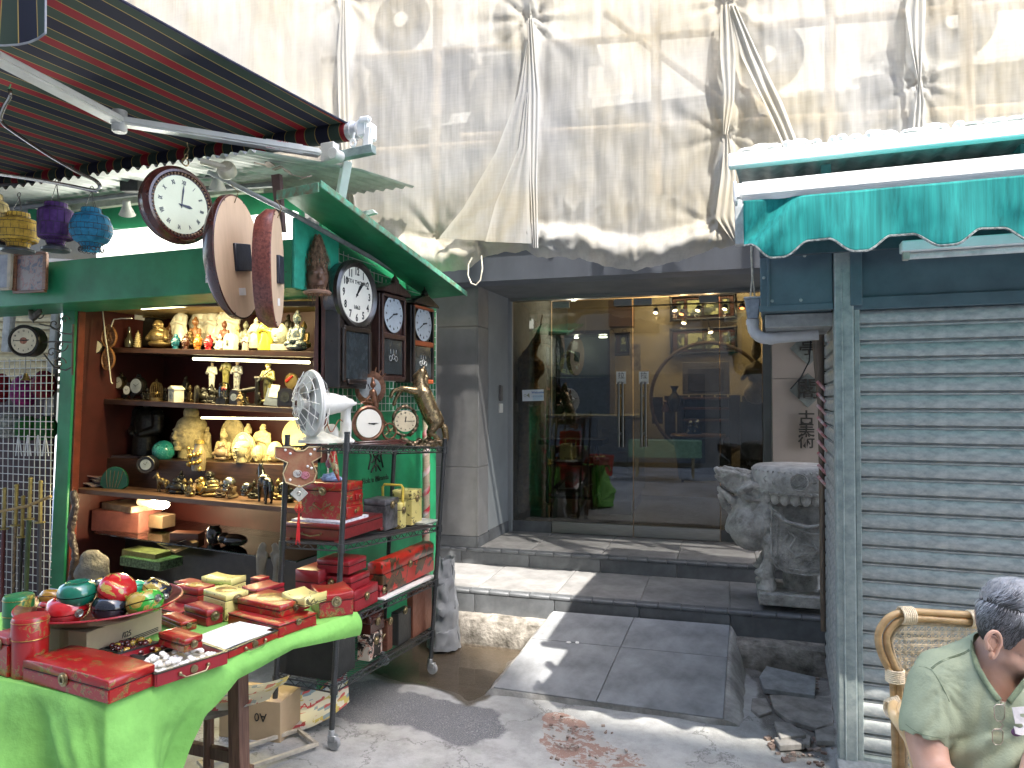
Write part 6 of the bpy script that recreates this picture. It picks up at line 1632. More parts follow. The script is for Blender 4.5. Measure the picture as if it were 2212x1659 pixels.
cards(180,705,16,0,3,1,4.14,[pm('card_red',(.55,.12,.04),scale=40,var=.4)],'red cards pasted above the hanging alarm clock',15,28,['one of three red picture cards above the small hanging clock'])
m_dial=pm('white_dial',(.70,.69,.62),rough=.5,var=.04,scale=4)
m_cream_dial=pm('cream_dial',(.70,.62,.44),rough=.5,var=.08)
def dialset(t,r,c=(0,0,0),nums='roman',dial=m_dial,hour=3,minute=0,ink=None,hs=.5,ms=.78,numsize=.22,depth=.004,nr=.78,hide=False):
 """dial disc with numerals and hands, facing -Y"""
 ink=ink or m_dark;c=Vector(c)
 g=G();g.cyl(c+Vector((0,.002,0)),c+Vector((0,-.001,0)),r,n=40);d=g.build('dial',dial,t)
 if nums:
  rn_=['XII','I','II','III','IV','V','VI','VII','VIII','IX','X','XI']
  for i in range(12):
   a=-i*PI/6+PI/2;s=rn_[i]if nums=='roman' else str(i or 12)
   text(s,numsize*r,ink,c+Vector((nr*r*math.cos(a),-.0022,nr*r*math.sin(a))),(R(90),(i*PI/6 if nums=='roman' else 0),0),d,name='numeral',ext=.0004,bold=.03*numsize*r,xs=.62 if nums=='roman' else.8)
 for nm,ang,L_,w_ in (('hour_hand',(hour%12+minute/60)*30,hs,.055),('minute_hand',minute*6,ms,.035)):
  a=R(90-ang);dv=Vector((math.cos(a),0,math.sin(a)));sv=Vector((-math.sin(a),0,math.cos(a)))
  g=G();q=c+Vector((0,-.004,0));g.add([q-dv*r*.12-sv*r*.015,q-dv*r*.12+sv*r*.015,q+dv*r*L_*.7+sv*r*w_,q+dv*r*L_,q+dv*r*L_*.7-sv*r*w_],[(0,1,2,3,4)])
  h=g.build(nm,ink,t,smooth=False)
 g=G();g.cyl(c+Vector((0,-.007,0)),c,r*.045,n=12);g.build('hub',ink,t)
 return d
def mini_clock(u,v,h,Y,mat,label,r=.3,cz=.55,ornate=True,rz=0,wdt=.34,dial=m_dial):
 P=onY(u,v,Y);k_=h*ppm(P);t_=thing('mantel_clock',label,'clock',P,(0,TI,rz));g=G()
 if ornate:
  g.box((0,0,.05),(wdt*2,.3,.1));g.cyl((0,-.1,cz),(0,.1,cz),r*1.25,n=24)
  random.seed(int(u))
  for s in (-1,1):
   g.torus((s*wdt*.8,0,.25),.10,.035,'Y',14,5);g.torus((s*wdt*.75,0,cz-.02),.09,.03,'Y',14,5);g.cap((s*wdt*.9,0,.08),.05,(s*wdt*.6,0,cz-.2),.05)
  g.torus((0,0,cz+r*1.3),.09,.035,'Y',14,5);g.cap((0,0,cz+r),.05,(0,0,.95),.03)
 else:
  g.prism([(-wdt,0),(wdt,0),(wdt,.75),(wdt*.7,.95),(0,1),(-wdt*.7,.95),(-wdt,.75)],-.12,.12)
 g.v=[p*k_ for p in g.v];g.build('case',mat,t_,bevel=0)
 dialset(t_,r*k_,(0,-.13*k_,cz*k_),None,dial,10,10)
mini_clock(218,863,62,3.90,m_blk,'dark ornate clock with a bright oval dial at the left of the second shelf',r=.14,cz=.72)
mini_clock(259,866,58,3.86,m_brz,'ornate bronze clock with a cream dial, left of two lacy clocks',r=.2,cz=.68,dial=m_cream_dial)
mini_clock(277,866,42,3.84,m_blk,'low dark ornate clock between two taller lacy clocks',r=.22,cz=.55)
mini_clock(298,867,55,3.84,m_blk,'tall lacy dark clock with a grey dial left of the birdcage',r=.28,cz=.6,dial=pm('grey_dial',(.3,.33,.35),rough=.3))
P=onY(337,868,3.84);k_=50*ppm(P);t_=thing('bird_cage','small brass birdcage clock on the second shelf','birdcage',P,(0,TI,0));g=G();g.lathe([(.0,0),(.27,0),(.27,.18),(.0,.18)],24);g.v=[p*k_ for p in g.v];g.build('base',m_brz,t_);g=G()
for i in range(18):
 a=i/18*2*PI;g.tube([(.25*math.cos(a),.25*math.sin(a),.16),(.25*math.cos(a),.25*math.sin(a),.6),(.17*math.cos(a),.17*math.sin(a),.8),(.0,.0,.88)],.011,4)
g.torus((0,0,.4),.25,.012,'Z',20,4);g.torus((0,0,.93),.05,.012,'Y',12,4);g.v=[p*k_ for p in g.v];g.build('bars',m_brz,t_)
g=G();g.ell((0,0,.35),(.07,.05,.06));g.ell((.05,0,.42),(.035,)*3);g.v=[p*k_ for p in g.v];g.build('bird',m_gold,t_)
P=onY(380,871,3.82);k_=ppm(P);t_=thing('house_clock','little white house shaped clock on the second shelf','clock',P,(0,TI,R(-20)))
m_ivw=pm('ivory_white',(.6,.56,.45),rough=.5)
g=G();g.box((0,0,15*k_),(28*k_,22*k_,30*k_));g.build('body',m_ivw,t_,bevel=.003);g=G();g.prism([(-18*k_,30*k_),(18*k_,30*k_),(0,38*k_)],-13*k_,13*k_);g.build('roof',m_ivw,t_,bevel=.002);dialset(t_,8.5*k_,(0,-11.5*k_,17*k_),None,pm('grey_dial',(.3,.33,.35)),4,30)
P=onY(424,872,3.82);k_=ppm(P);t_=thing('oval_mirror','tilted oval dark metal photo stand on the second shelf','photo stand',P,(0,R(14),R(-35)));g=G();g.at((0,0,21*k_),(R(90),0,0));g.lathe([(0,.008),(10*k_,.008),(13*k_,.012),(15*k_,0),(13*k_,-.01),(0,-.01)],24,sy_=1.35);g.build('frame',m_blk,t_)
it('seated',456,877,40,3.84,m_blk,'black seated figure left of the glass domed clock',name='black_figure',sx=1.1)
P=onY(483,877,3.80);k_=ppm(P);t_=thing('dome_clock','clock with red flowers under a glass dome on the second shelf','clock',P,(0,TI,0))
g=G();g.box((0,0,9*k_),(27*k_,20*k_,18*k_));g.build('base',m_blk,t_,bevel=.003);g=G();g.lathe([(12*k_,18*k_),(12*k_,40*k_),(9*k_,48*k_),(4*k_,51*k_),(.0001,52*k_)],24);g.build('glass_dome',glass('dome_glass',(.85,.85,.8)),t_)
g=G()
for i in range(6):g.ell((random.uniform(-6,6)*k_,0,random.uniform(34,40)*k_),(3*k_,)*3,n=8,m=5)
g.build('flowers',pm('red_flowers',(.5,.05,.03)),t_);g=G();g.cyl((0,0,18*k_),(0,0,34*k_),1.5*k_,n=8);g.build('stem',m_gold,t_)
mini_clock(507,878,36,3.80,m_ebony,'square black clock with a white oval right of the glass dome',r=.22,cz=.55,ornate=False,wdt=.33,dial=pm('grey_dial',(.3,.33,.35)))
it('stand',518,878,32,3.78,pm('gold_brown_figure',(.25,.16,.06),rough=.4),'slim golden figure beside the square black clock',name='figurine')
P=onY(543,879,3.84);k_=ppm(P);t_=thing('sewing_machine','black model sewing machine on the second shelf','model',P,(0,TI,0));g=G();g.torus((0,0,22*k_),19*k_,3*k_,'Y',28,7);g.cap((-24*k_,0,34*k_),5*k_,(14*k_,0,40*k_),5*k_);g.cyl((14*k_,0,0),(14*k_,0,60*k_),5*k_,n=12);g.cyl((8*k_,0,62*k_),(22*k_,0,62*k_),5*k_,n=12);g.box((0,0,3*k_),(52*k_,24*k_,6*k_));g.build('body',m_blk,t_)
for (u,v,h,c_,lab,hat)in ((457,842,62,m_wp,'white shirted revolutionary figure raising an arm behind the black figures','hair'),(487,838,66,m_olv,'olive uniformed figure with a cap in the middle of the group','cap'),(511,844,66,pm('blue_white_apron',(.4,.38,.32),rough=.3,scale=10,col2=(.03,.035,.07)),'white bandaged figure with folded arms right of the olive one','scarf'),(577,868,84,m_olv,'single olive toy soldier holding a rifle on the second shelf','cap')):
 P=onY(u,v,3.95 if v<860 else 3.86);k_=h*ppm(P);t_=thing('soldier_figure',lab,'statue',P,(0,TI,0));meshob('body',F_['soldier'],c_,t_,None,None,k_)
 g=G();g.ell((0,-.01,.90),(.055,.062,.07),n=14,m=10);g.ell((0,-.07,.89),(.012,.014,.016),n=8,m=6);g.v=[p*k_ for p in g.v];g.build('face',pm('flesh_glaze',(.50,.34,.2),rough=.3),t_)
 g=G()
 if hat=='cap':g.lathe([(.07,.93),(.075,.96),(.0,1.0)],14);g.box((0,-.06,.935),(.07,.05,.008))
 else:g.ell((0,.01,.935),(.062,.066,.06))
 g.v=[p*k_ for p in g.v];g.build('cap' if hat=='cap' else 'headgear',{'cap':m_olv,'hair':m_ebony,'scarf':m_wp}[hat],t_)
 if v>860:
  g=G();g.cyl((-.16,-.17,.55),(.20,-.15,.84),.016,n=8);g.box((-.14,-.17,.56),(.12,.03,.05),(0,R(-40),0));g.v=[p*k_ for p in g.v];g.build('rifle',pm('gun_grey',(.08,.08,.07),rough=.3),t_)
 for s in (-1,1):
  g=G();g.ell((s*.04,-.155,.64),(.025,.025,.025),n=8,m=6);g.v=[p*k_ for p in g.v];g.build('hand',pm('flesh_glaze',(.50,.34,.2)),t_)
o=boxy(568,602,838,877,3.80,.01,'photo_stand',pm('grey_frame',(.14,.16,.2),rough=.3),'grey framed card leaning beside the olive soldier','photo stand');o.rotation_euler=(R(-14),R(6),0)
g=G();g.box((0,-.002,.10),(.07,.003,.085));g.build('card',m_ivw,o,smooth=False)
mini_clock(618,878,40,3.80,m_ebony,'black arched clock at the right end of the second shelf',r=.3,cz=.5,ornate=False,wdt=.5,dial=pm('dark_dial',(.06,.06,.05),rough=.2))
P=onY(632,862,3.9);g=G();g.at((0,0,0),(R(90),0,0));g.lathe([(0,0),(.05,.0),(.055,.01),(.05,.02)],24);t_=g.build('alarm_clock',pm('brass_rim',(.35,.24,.08),metal=.7,rough=.3),loc=onY(632,823,3.95),label='round brass clock half hidden behind the black arched clock',cat='clock')
g=G();g.cap((-.03,-.02,.0),.012,(.01,-.02,.03),.008);g.build('red_pointer',pm('bright_red',(.6,.03,.02)),t_)
for (u,v,r_,lab)in ((205,749,15,'small round brass clock hanging on a white cord at the left of the shelves'),):
 P=onY(u,v,3.66);k_=ppm(P)*r_;t_=thing('hanging_clock',lab,'clock',P,(0,0,R(25)));g=G();g.at(rot=(R(90),0,0));g.lathe([(0,-.9*k_),(k_*.9,-.9*k_),(k_*1.05,-.2*k_),(k_*1.05,.1*k_),(k_*.95,.2*k_)],28);g.build('case',m_blk,t_);dialset(t_,k_*.95,(0,-.2*k_-.002,0),None,m_cream_dial,7,55)
 g=G();g.torus((0,0,k_*1.25),k_*.25,.003,'Y',14,5);g.build('ring',m_brz,t_)
for (u,v,w_,h_,lab)in ((237,727,21,24,'upper of two hanging carved brown wooden leaf plaques'),(235,775,18,24,'lower of two hanging carved brown wooden leaf plaques')):
 P=onY(u,v,3.70);k_=ppm(P);t_=thing('carved_plaque',lab,'carving',P,(0,TI,0));pts=[(w_*k_*math.cos(a)*(1-.25*max(0,math.sin(a))),h_*k_*math.sin(a))for a in [i*2*PI/24 for i in range(24)]]
 g=G();g.prism(pts,-.006,.01);g.build('board',m_wd,t_,bevel=.004);g=G()
 g.tube([(x,-.008,z)for x,z in pts],.006,6,closed=True)
 for i in range(9):g.torus((random.uniform(-.5,.5)*w_*k_,-.006,random.uniform(-.6,.6)*h_*k_),.016,.005,'Y',10,5,arc=4.5,a0=i)
 g.build('relief',m_wd,t_)
g=G();g.tube([onY(*p,3.62)for p in ((189,662),(187,690),(182,715),(178,735),(184,742))],.004,6);g.tube([onY(*p,3.6)for p in ((222,672),(227,720),(234,770),(240,825),(243,828))],.004,6);g.tube([onY(*p,3.64)for p in ((285,688),(262,688),(246,690),(240,706))],.004,6)
g.build('white_cable',pm('cable_white',(.55,.52,.42),rough=.5),label='white electric cables drooping over the left of the shelves',cat='cable')
g=G();g.tube([onY(*p,4.15)for p in ((247,872),(250,890),(253,930),(251,960),(246,985))],.004,6);g.tube([onY(*p,4.15)for p in ((247,872),(262,882),(290,886),(330,884),(352,888))],.0035,6)
g.build('white_cable',pm('cable_white',(.55,.52,.42)),label='white cable tacked along the maroon board under the second shelf',cat='cable')
g=G();random.seed(8)
for i in range(9):g.ell((random.uniform(-.04,.05),random.uniform(-.02,.03),.05+i*.035),(.035,.03,.03),n=9,m=6)
meshob('hanging_charms',blobmesh(g,.01,1),pm('painted_charms',(.30,.08,.05),rough=.4,scale=22,var=.5,col2=(.04,.12,.06)),loc=onY(180,850,3.75),label='cluster of red and green hanging charms at the far left of the second shelf',cat='charms')
q1,q2=onY(205,1000,3.80),onY(690,1000,3.80);zf_=onY(400,1078,3.56).z
sq('rear_step',m_shelf,[(q1.x,3.80,zf_-.03),(q2.x,3.80,zf_-.06),(q2.x,YB-.01,zf_-.06),(q1.x,YB-.01,zf_-.03)],[(q1.x,3.80,ZSTEP-.004),(q2.x,3.80,ZSTEP-.004),(q2.x,YB-.01,ZSTEP-.004),(q1.x,YB-.01,ZSTEP-.004)])
stat('warrior','terracotta_warrior',314,1010,128,4.02,m_blk,'large dark terracotta warrior figure standing at the left of the third shelf',cat='statue')
stat('head','goddess_bust',408,990,112,3.98,m_sand,'largest sand coloured goddess head with a high topknot',sx=1.1,rz=R(-12))
P=onY(482,992,4.0);k_=ppm(P);t_=thing('stone_goddess','sandstone goddess before a pointed oval halo','statue',P,(0,TI,0));meshob('figure',F_['seated'],m_sand,t_,(0,0,0),None,(62*k_*1.25,62*k_,68*k_))
def leaf(w_,h_,z0=0,n=30):return [(w_*math.cos(a)*(1 if math.sin(a)<0 else (1-.25*math.sin(a)**3)),z0+h_*math.sin(a))for a in [i*2*PI/n for i in range(n)]]
def halo(t,w_,h_,z0,y,mat):
 g=G();g.prism(leaf(w_,h_,z0),y,y+.02);g.build('halo',mat,t,bevel=.004)
 g=G();g.tube([(x,y,z)for x,z in leaf(w_*.97,h_*.97,z0)],.005,6,closed=True);g.tube([(x,y-.002,z)for x,z in leaf(w_*.72,h_*.74,z0)],.004,6,closed=True)
 for i in range(16):
  a=-.4+i*(PI+.8)/15;g.torus((w_*.85*math.cos(a),y,z0+h_*.84*math.sin(a)),w_*.08,.003,'Y',8,4)
 g.build('halo_relief',mat,t)
halo(t_,32*k_,44*k_,48*k_,.08,m_sand)
stat('seated','stone_buddha',534,985,78,4.05,m_sand,'sandstone seated buddha behind the peacock shaped halo')
P=onY(524,1000,3.9);k_=ppm(P);t_=thing('peacock_halo','carved sandstone fan halo standing in front of the seated buddha','carving',P,(0,TI,0));halo(t_,30*k_,36*k_,30*k_,0,m_sand)
stat('stand','stone_buddha',566,990,78,4.0,m_sand,'slim standing sandstone buddha left of the bald stone head',sx=1.5)
stat('bald','goddess_bust',594,982,44,3.92,pm('pale_sandstone',(.58,.44,.22),rough=.7),'bald pale stone head at the right of the third shelf',rz=R(-25))
P=onY(640,940,4.05);g=G();g.at(rot=(R(80),0,0));g.lathe([(0,0),(.10,0),(.112,.008),(.11,.012)],36);o=g.build('stone_disc',pm('pale_sandstone',(.58,.44,.22)),loc=P,label='round pale stone disc behind the white fan',cat='disc')
stat('head','goddess_bust',521,1022,58,3.82,pm('grey_sandstone',(.32,.26,.15),rough=.8,bump=.3,scale=20),'crowned stone buddha head just left of the black horse',sx=1.1,rz=R(-20))
stat('laugh','small_laughing_buddha',478,1018,42,3.84,pm('brown_stone',(.12,.075,.04),rough=.6),'small brown laughing buddha under the haloed goddess')
P=onY(352,1002,3.85);k_=ppm(P);t_=thing('glass_ball_lamp','teal crackle glass ball on a short stand','lamp',P,(0,TI,0));g=G();g.ell((0,0,28*k_),(23*k_,)*3,n=28,m=18);g.build('globe',lacquer('crackle_teal',(.01,.11,.10),(.02,.22,.19),(.1,.35,.3),scale=40,thr=.36,rough=.08),t_);g=G();g.lathe([(.0,-2*k_),(14*k_,-2*k_),(9*k_,6*k_),(0,6*k_)],18);g.build('stand',m_blk,t_)
P=onY(428,1016,3.76);k_=ppm(P);t_=thing('gold_bottle','glass bottle with gilded bearded figure on the third shelf','bottle',P,(0,TI,0));g=G();g.lathe([(.0,0),(15*k_,0),(16*k_,20*k_),(13*k_,42*k_),(9*k_,52*k_),(9*k_,66*k_),(10*k_,67*k_),(0,67*k_)],24);g.build('bottle',pm('smoky_glass',(.16,.12,.07),rough=.08,coat=.6),t_)
g=G()
for i in range(22):a=i*.7;g.ell((15*k_*math.cos(a),-12*k_+5*k_*math.sin(a),(4+i*1.9)*k_),(4.5*k_,)*3,n=8,m=6)
g.cap((-16*k_,-8*k_,20*k_),3*k_,(-22*k_,-8*k_,44*k_),3*k_);g.ell((-22*k_,-8*k_,46*k_),(6*k_,5*k_,5*k_));g.build('gilding',m_gold,t_);g=G();g.lathe([(10.5*k_,58*k_),(10.5*k_,66*k_)],20);g.build('collar',m_gold,t_)
P=onY(318,1020,3.72);k_=ppm(P);t_=thing('drum_clock','thick black drum shaped desk clock lying on the third shelf','clock',P,(0,0,R(28)));g=G();g.cyl((0,-.03,17*k_),(0,.10,17*k_),18*k_,n=32);g.torus((0,-.03,17*k_),17*k_,.006,'Y',32,6);g.build('case',m_ebony,t_);dialset(t_,11*k_,(0,-.032,17*k_),None,pm('grey_dial',(.3,.33,.35)),10,5)
boxy(232,290,985,1003,3.85,.16,'pinkish_box',pm('pink_grey_box',(.16,.11,.10),rough=.5),'flat pinkish box behind the drum clock',rz=R(14))
P=onY(243,1055,3.66);k_=ppm(P);t_=thing('bamboo_fan_tin','dark green fan shaped tin painted with bamboo','tin',P,(R(-8),TI,R(10)));pts=[(33*k_*math.cos(a),12*k_+35*k_*math.sin(a))for a in [R(-10+i*200/16)for i in range(17)]]+[(-20*k_,-2*k_),(20*k_,-2*k_)]
g=G();g.prism(pts,0,.02);g.build('tin',pm('dark_green_tin',(.01,.09,.045),rough=.25),t_,bevel=.003);g=G()
for i in range(-2,3):g.tube([(i*6*k_,-.003,2*k_),(i*9*k_,-.003,22*k_),(i*10*k_,-.003,38*k_)],.002,5)
g.build('painted_bamboo',pm('painted_brown',(.16,.12,.06)),t_)
g=G();random.seed(21)
for i in range(14):g.box((random.uniform(-.16,.14),random.uniform(-.05,.05),.012+i*.004),(random.uniform(.1,.22),random.uniform(.06,.12),.006),(random.uniform(-.15,.15),random.uniform(-.25,.25),random.uniform(-.6,.6)))
g.build('magazine_heap',pm('mixed_magazines',(.12,.13,.13),rough=.3,scale=12,var=.6,col2=(.28,.06,.05)),smooth=False,loc=onY(205,1050,3.72),label='untidy heap of booklets at the left end of the third shelf',cat='booklets')
names=[('dark_toad','dark resin toad in the front row under the drum clock'),('dragon_figure','small bronze dragon near the foot of the gold bottle'),('coin_toad','brown money toad right of the bronze dragon'),('rat_figure','small bronze rat in the middle of the front row'),('lion_figure','black resin lion left of the larger silver skull'),('elephant_figure','dark little elephant behind the silver skull')]
for i,(u,v,h)in enumerate(((382,1035,20),(398,1042,22),(424,1043,22),(446,1050,20),(462,1052,26),(504,1046,26))):
 it(['laugh','seated'][i%2],u,v,h,3.68+.02*(i%3),[m_blk,m_brz,pm('brown_stone',(.12,.075,.04))][i%3],names[i][1],name=names[i][0],sx=1.5,cat='figurine',rz=i)
m_silver=pm('dull_silver',(.38,.37,.33),rough=.25,metal=.9,var=.3,scale=20)
for (u,v,h,m_,lab)in ((494,1062,32,m_silver,'larger silver skull left of the smaller dark skull'),(533,1072,30,pm('dark_silver',(.18,.17,.15),rough=.25,metal=.9),'smaller dark silver skull touching the black horse'),(612,1068,28,pm('dark_silver',(.18,.17,.15)),'dark skull right of the black horse')):
 P=onY(u,v,3.66);k_=h*ppm(P);t_=thing('skull',lab,'skull',P,(0,TI,R(-8)));meshob('cranium',F_['skull'],m_,t_,None,None,(k_*1.05,k_,k_))
 for s in (-1,1):
  g=G();g.ell((s*.14*k_,-.40*k_,.46*k_),(.10*k_,.06*k_,.10*k_),n=12,m=8);g.build('eye_socket',m_dark,t_)
 g=G();g.ell((0,-.43*k_,.33*k_),(.05*k_,.03*k_,.07*k_),n=8,m=6);g.build('nose_hole',m_dark,t_)
 g=G()
 for i in range(7):g.box(((i-3)*.045*k_,-.40*k_+abs(i-3)*.012*k_,.19*k_),(.036*k_,.04*k_,.09*k_))
 g.build('teeth',m_,t_,smooth=False)
stat('horse','black_horse',572,1075,82,3.64,pm('black_lacquer',(.012,.010,.010),rough=.2,coat=.5),'glossy black standing horse statue on the third shelf',cat='statue',rz=R(-30))
stat('seated','dark_monkey',622,1080,52,3.72,m_blk,'dark seated monkey statue at the right end of the third shelf',sx=.8)
for i,(kd,u,v,h,Y,mt,lab)in enumerate((('seated',514,744,44,4.0,m_iv,'ivory seated figure between the tallest white goddess and the grey green one'),('stand',592,750,58,4.02,pm('grey_green_glaze',(.20,.20,.15),rough=.3),'greyish robed figure behind the yellow one'),('stand',620,750,72,4.05,m_blk,'dark robed figure behind the seated blue and white official'),('seated',655,752,60,4.0,m_brz,'bronze figure at the far right corner of the top shelf'),('stand',366,745,50,4.06,m_wd,'slim wooden figure right behind the laughing buddha'),('laugh',411,748,34,3.95,m_brz,'small bronze buddha behind the dark brown head'),('stand',236,864,44,3.9,m_brz,'thin bronze figure between two ornate clocks'),('seated',318,866,30,3.86,m_blk,'tiny black figure left of the birdcage'),('seated',355,868,32,3.95,m_blk,'small black figure right of the birdcage'),('stand',400,868,56,4.0,m_blk,'tall dark figure behind the little white house clock'),('seated',410,870,40,3.95,m_brz,'bronze seated figure right of the little white house clock'),('laugh',440,872,36,3.86,m_blk,'squat black figure beside the tilted oval frame'),('horse',470,874,46,3.95,m_blk,'small black horse behind the glass domed clock'),('seated',527,876,34,3.92,m_brz,'small bronze figure before the model sewing machine'),('stand',600,876,46,3.95,m_blk,'dark figure behind the grey framed card'),('seated',560,876,30,3.9,m_blk,'small black figure at the foot of the olive soldier'),('stand',446,988,66,4.05,m_sand,'narrow sandstone figure left of the haloed goddess'),('bald',556,985,36,3.86,m_sand,'small sandstone head between the peacock halo and the slim buddha'),('seated',616,985,50,3.95,m_sand,'sandstone seated figure right of the bald head'),('seated',372,985,54,4.0,pm('brown_stone',(.12,.075,.04),rough=.6),'brown stone figure left of the largest sand coloured head'),('laugh',436,1040,26,3.72,m_gold,'small gilded buddha in the front row'),('seated',411,1044,26,3.64,m_brz,'small bronze sage in the front row of the third shelf'),('seated',476,1052,26,3.68,pm('brown_stone',(.12,.075,.04)),'small brown stone sage in the front row'),('stand',390,1036,34,3.72,m_blk,'slim black figure behind the front row toads'),('laugh',452,1032,34,3.76,m_blk,'black laughing figure behind the bronze rat'),('seated',548,1060,34,3.75,m_blk,'dark figure behind the smaller silver skull'),('seated',600,1062,40,3.78,m_brz,'bronze figure behind the dark skull'),('horse',350,1034,30,3.70,m_brz,'tiny bronze horse right of the drum clock'))):
 it(kd,u,v,h,Y,mt,lab,name={'seated':'seated_figure','stand':'standing_figure','laugh':'small_laughing_buddha','horse':'horse_figure','bald':'stone_bust'}[kd],cat='figurine',rz=random.uniform(-.5,.5))
boxy(206,290,1105,1150,3.72,.25,'red_carton',pm('dull_red_carton',(.16,.05,.04),rough=.6),'dull red box on the glass shelf left of the lamp',rz=R(12))
boxy(214,288,1090,1104,3.74,.2,'tray_stack',pm('tray_mix',(.09,.06,.045),rough=.5,scale=14,col2=(.28,.24,.18)),'stack of thin trays on the dull red box',rz=R(-6))
boxy(309,350,1113,1140,3.86,.12,'card_box',pm('brown_card_box',(.10,.06,.035),rough=.6),'brown box right under the glowing bulb')
boxy(372,421,1152,1172,3.72,.10,'wood_box',m_rosew,'small dark red wooden box on the glass shelf',rz=R(20))
P=onY(462,1172,3.75);k_=ppm(P);g=G();g.lathe([(.0,0),(12*k_,0),(17*k_,14*k_),(16*k_,28*k_),(11*k_,34*k_),(13*k_,38*k_),(.0,38*k_)],26);g.build('dark_jar',pm('black_glaze',(.02,.015,.012),rough=.08,coat=.7),loc=P,label='round glossy black jar on the glass shelf',cat='jar')
P=onY(505,1178,3.76);k_=ppm(P);g=G();g.ell((0,0,12*k_),(34*k_,.06,14*k_));g.ell((-20*k_,-.02,16*k_),(12*k_,.05,12*k_));g.build('dark_basin',pm('black_glaze',(.02,.015,.012)),loc=P,label='low glossy black vessel right of the round jar',cat='vessel')
boxy(258,345,1208,1228,3.68,.2,'green_tray',pm('green_check',(.10,.16,.09),rough=.5,scale=60,var=.6),'green patterned tray under the glass shelf')
boxy(262,335,1192,1206,3.72,.14,'round_items',pm('straw_coloured',(.24,.19,.09),rough=.7,scale=20),'bundle of straw coloured goods on the green tray')
o=boxy(318,400,1180,1186,3.66,.16,'yellow_bag',pm('ochre_bag',(.30,.20,.07),rough=.6,scale=12),'ochre folded bag with black straps under the glass shelf','bag',rz=R(-25));o.rotation_euler.x=R(16)
g=G();g.tube([(-.08,.0,.02),(-.02,-.0,.022),(.06,.02,.03),(.11,.1,.04)],.004,5);g.build('strap',m_dark,o)
g=G()
for s in (-1,1):
 g.cap((s*.05,0,0),.03,(s*.06,0,.16),.028)
 for i in range(4):g.cap((s*.06+(i-1.5)*.016,0,.17),.009,(s*.05+(i-1.5)*.013-s*.01,-.01,.26-abs(i-1.5)*.012),.007,8)
 g.cap((s*.03,0,.12),.010,(s*.01,-.01,.19),.008,8)
meshob('stone_hands',blobmesh(g,.008,2),pm('grey_resin',(.14,.13,.11),rough=.6),loc=onY(582,1262,3.6),rot=(0,0,R(10)),label='pair of grey upright sculpted hands under the shelves',cat='sculpture')
g=G();g.ell((0,0,.06),(.11,.09,.13));meshob('stone_mask',roughen(blobmesh(g,.014,1),.02,14),pm('old_grey_stone',(.15,.14,.12),rough=.9,bump=.5,scale=12),loc=onY(200,1252,3.42),label='grey weathered stone face beside the green door post',cat='stone carving')
g=G();pts=[onY(158+5*math.sin(i),1060+i*18,3.44)for i in range(13)];g.tube([p-pts[0]for p in pts],[.018+.010*abs(math.sin(i*1.3))for i in range(13)],8)
meshob('gnarled_stick',roughen(blobmesh(g,.007,0),.008,40),pm('dark_root',(.05,.035,.03),rough=.4,bump=.4),loc=pts[0],label='dark knotted root staff leaning beside the green door post',cat='staff')
YL=3.42
g=G()
def LW(u,v):return onY(u,v,YL)
xL0,xL1=LW(-160,900).x,LW(117,900).x;zL0,zL1=0.3,LW(60,775).z
x=xL0
while x<=xL1+.001:g.cyl((x,YL,zL0),(x,YL,zL1),.003,n=5);x+=.052
z=zL0
while z<=zL1+.001:g.cyl((xL0,YL-.005,z),(xL1,YL-.005,z),.003,n=5);z+=.052
gr=g.build('wire_grid',m_wirew,smooth=False,origin=(xL0,YL,zL0),label='white wire grid panel at the left edge holding lanterns and swords',cat='grid panel')
o=facebox('rear_shutter',pm('bronze_slat',(.30,.24,.13),rough=.4,metal=.5,stretch=(1,1,1),scale=10),[(-160,640),(128,640),(118,850),(-160,840)],3.95,.02)
for i in range(12):
 facebox('shutter_slat',pm('bronze_slat',(.30,.24,.13)),[(-160,650+i*17),(128,652+i*17),(126,661+i*17),(-160,659+i*17)],3.91,.02)
facebox('dark_backing',pm('dark_maroon',(.045,.018,.018),rough=.8),[(-160,835),(118,850),(100,1300),(-160,1300)],3.9,.02)
facebox('white_pole',pm('old_white_paint',(.42,.42,.40),rough=.6),[(8,650),(27,650),(18,760),(0,760)],3.6,.04,.01)
facebox('white_pole',pm('old_white_paint',(.42,.42,.40)),[(110,652),(124,652),(112,900),(92,900)],3.7,.04,.01)
facebox('beam_green',m_green,[(-160,655),(40,655),(120,652),(-160,640)],3.3,.03)if False else None
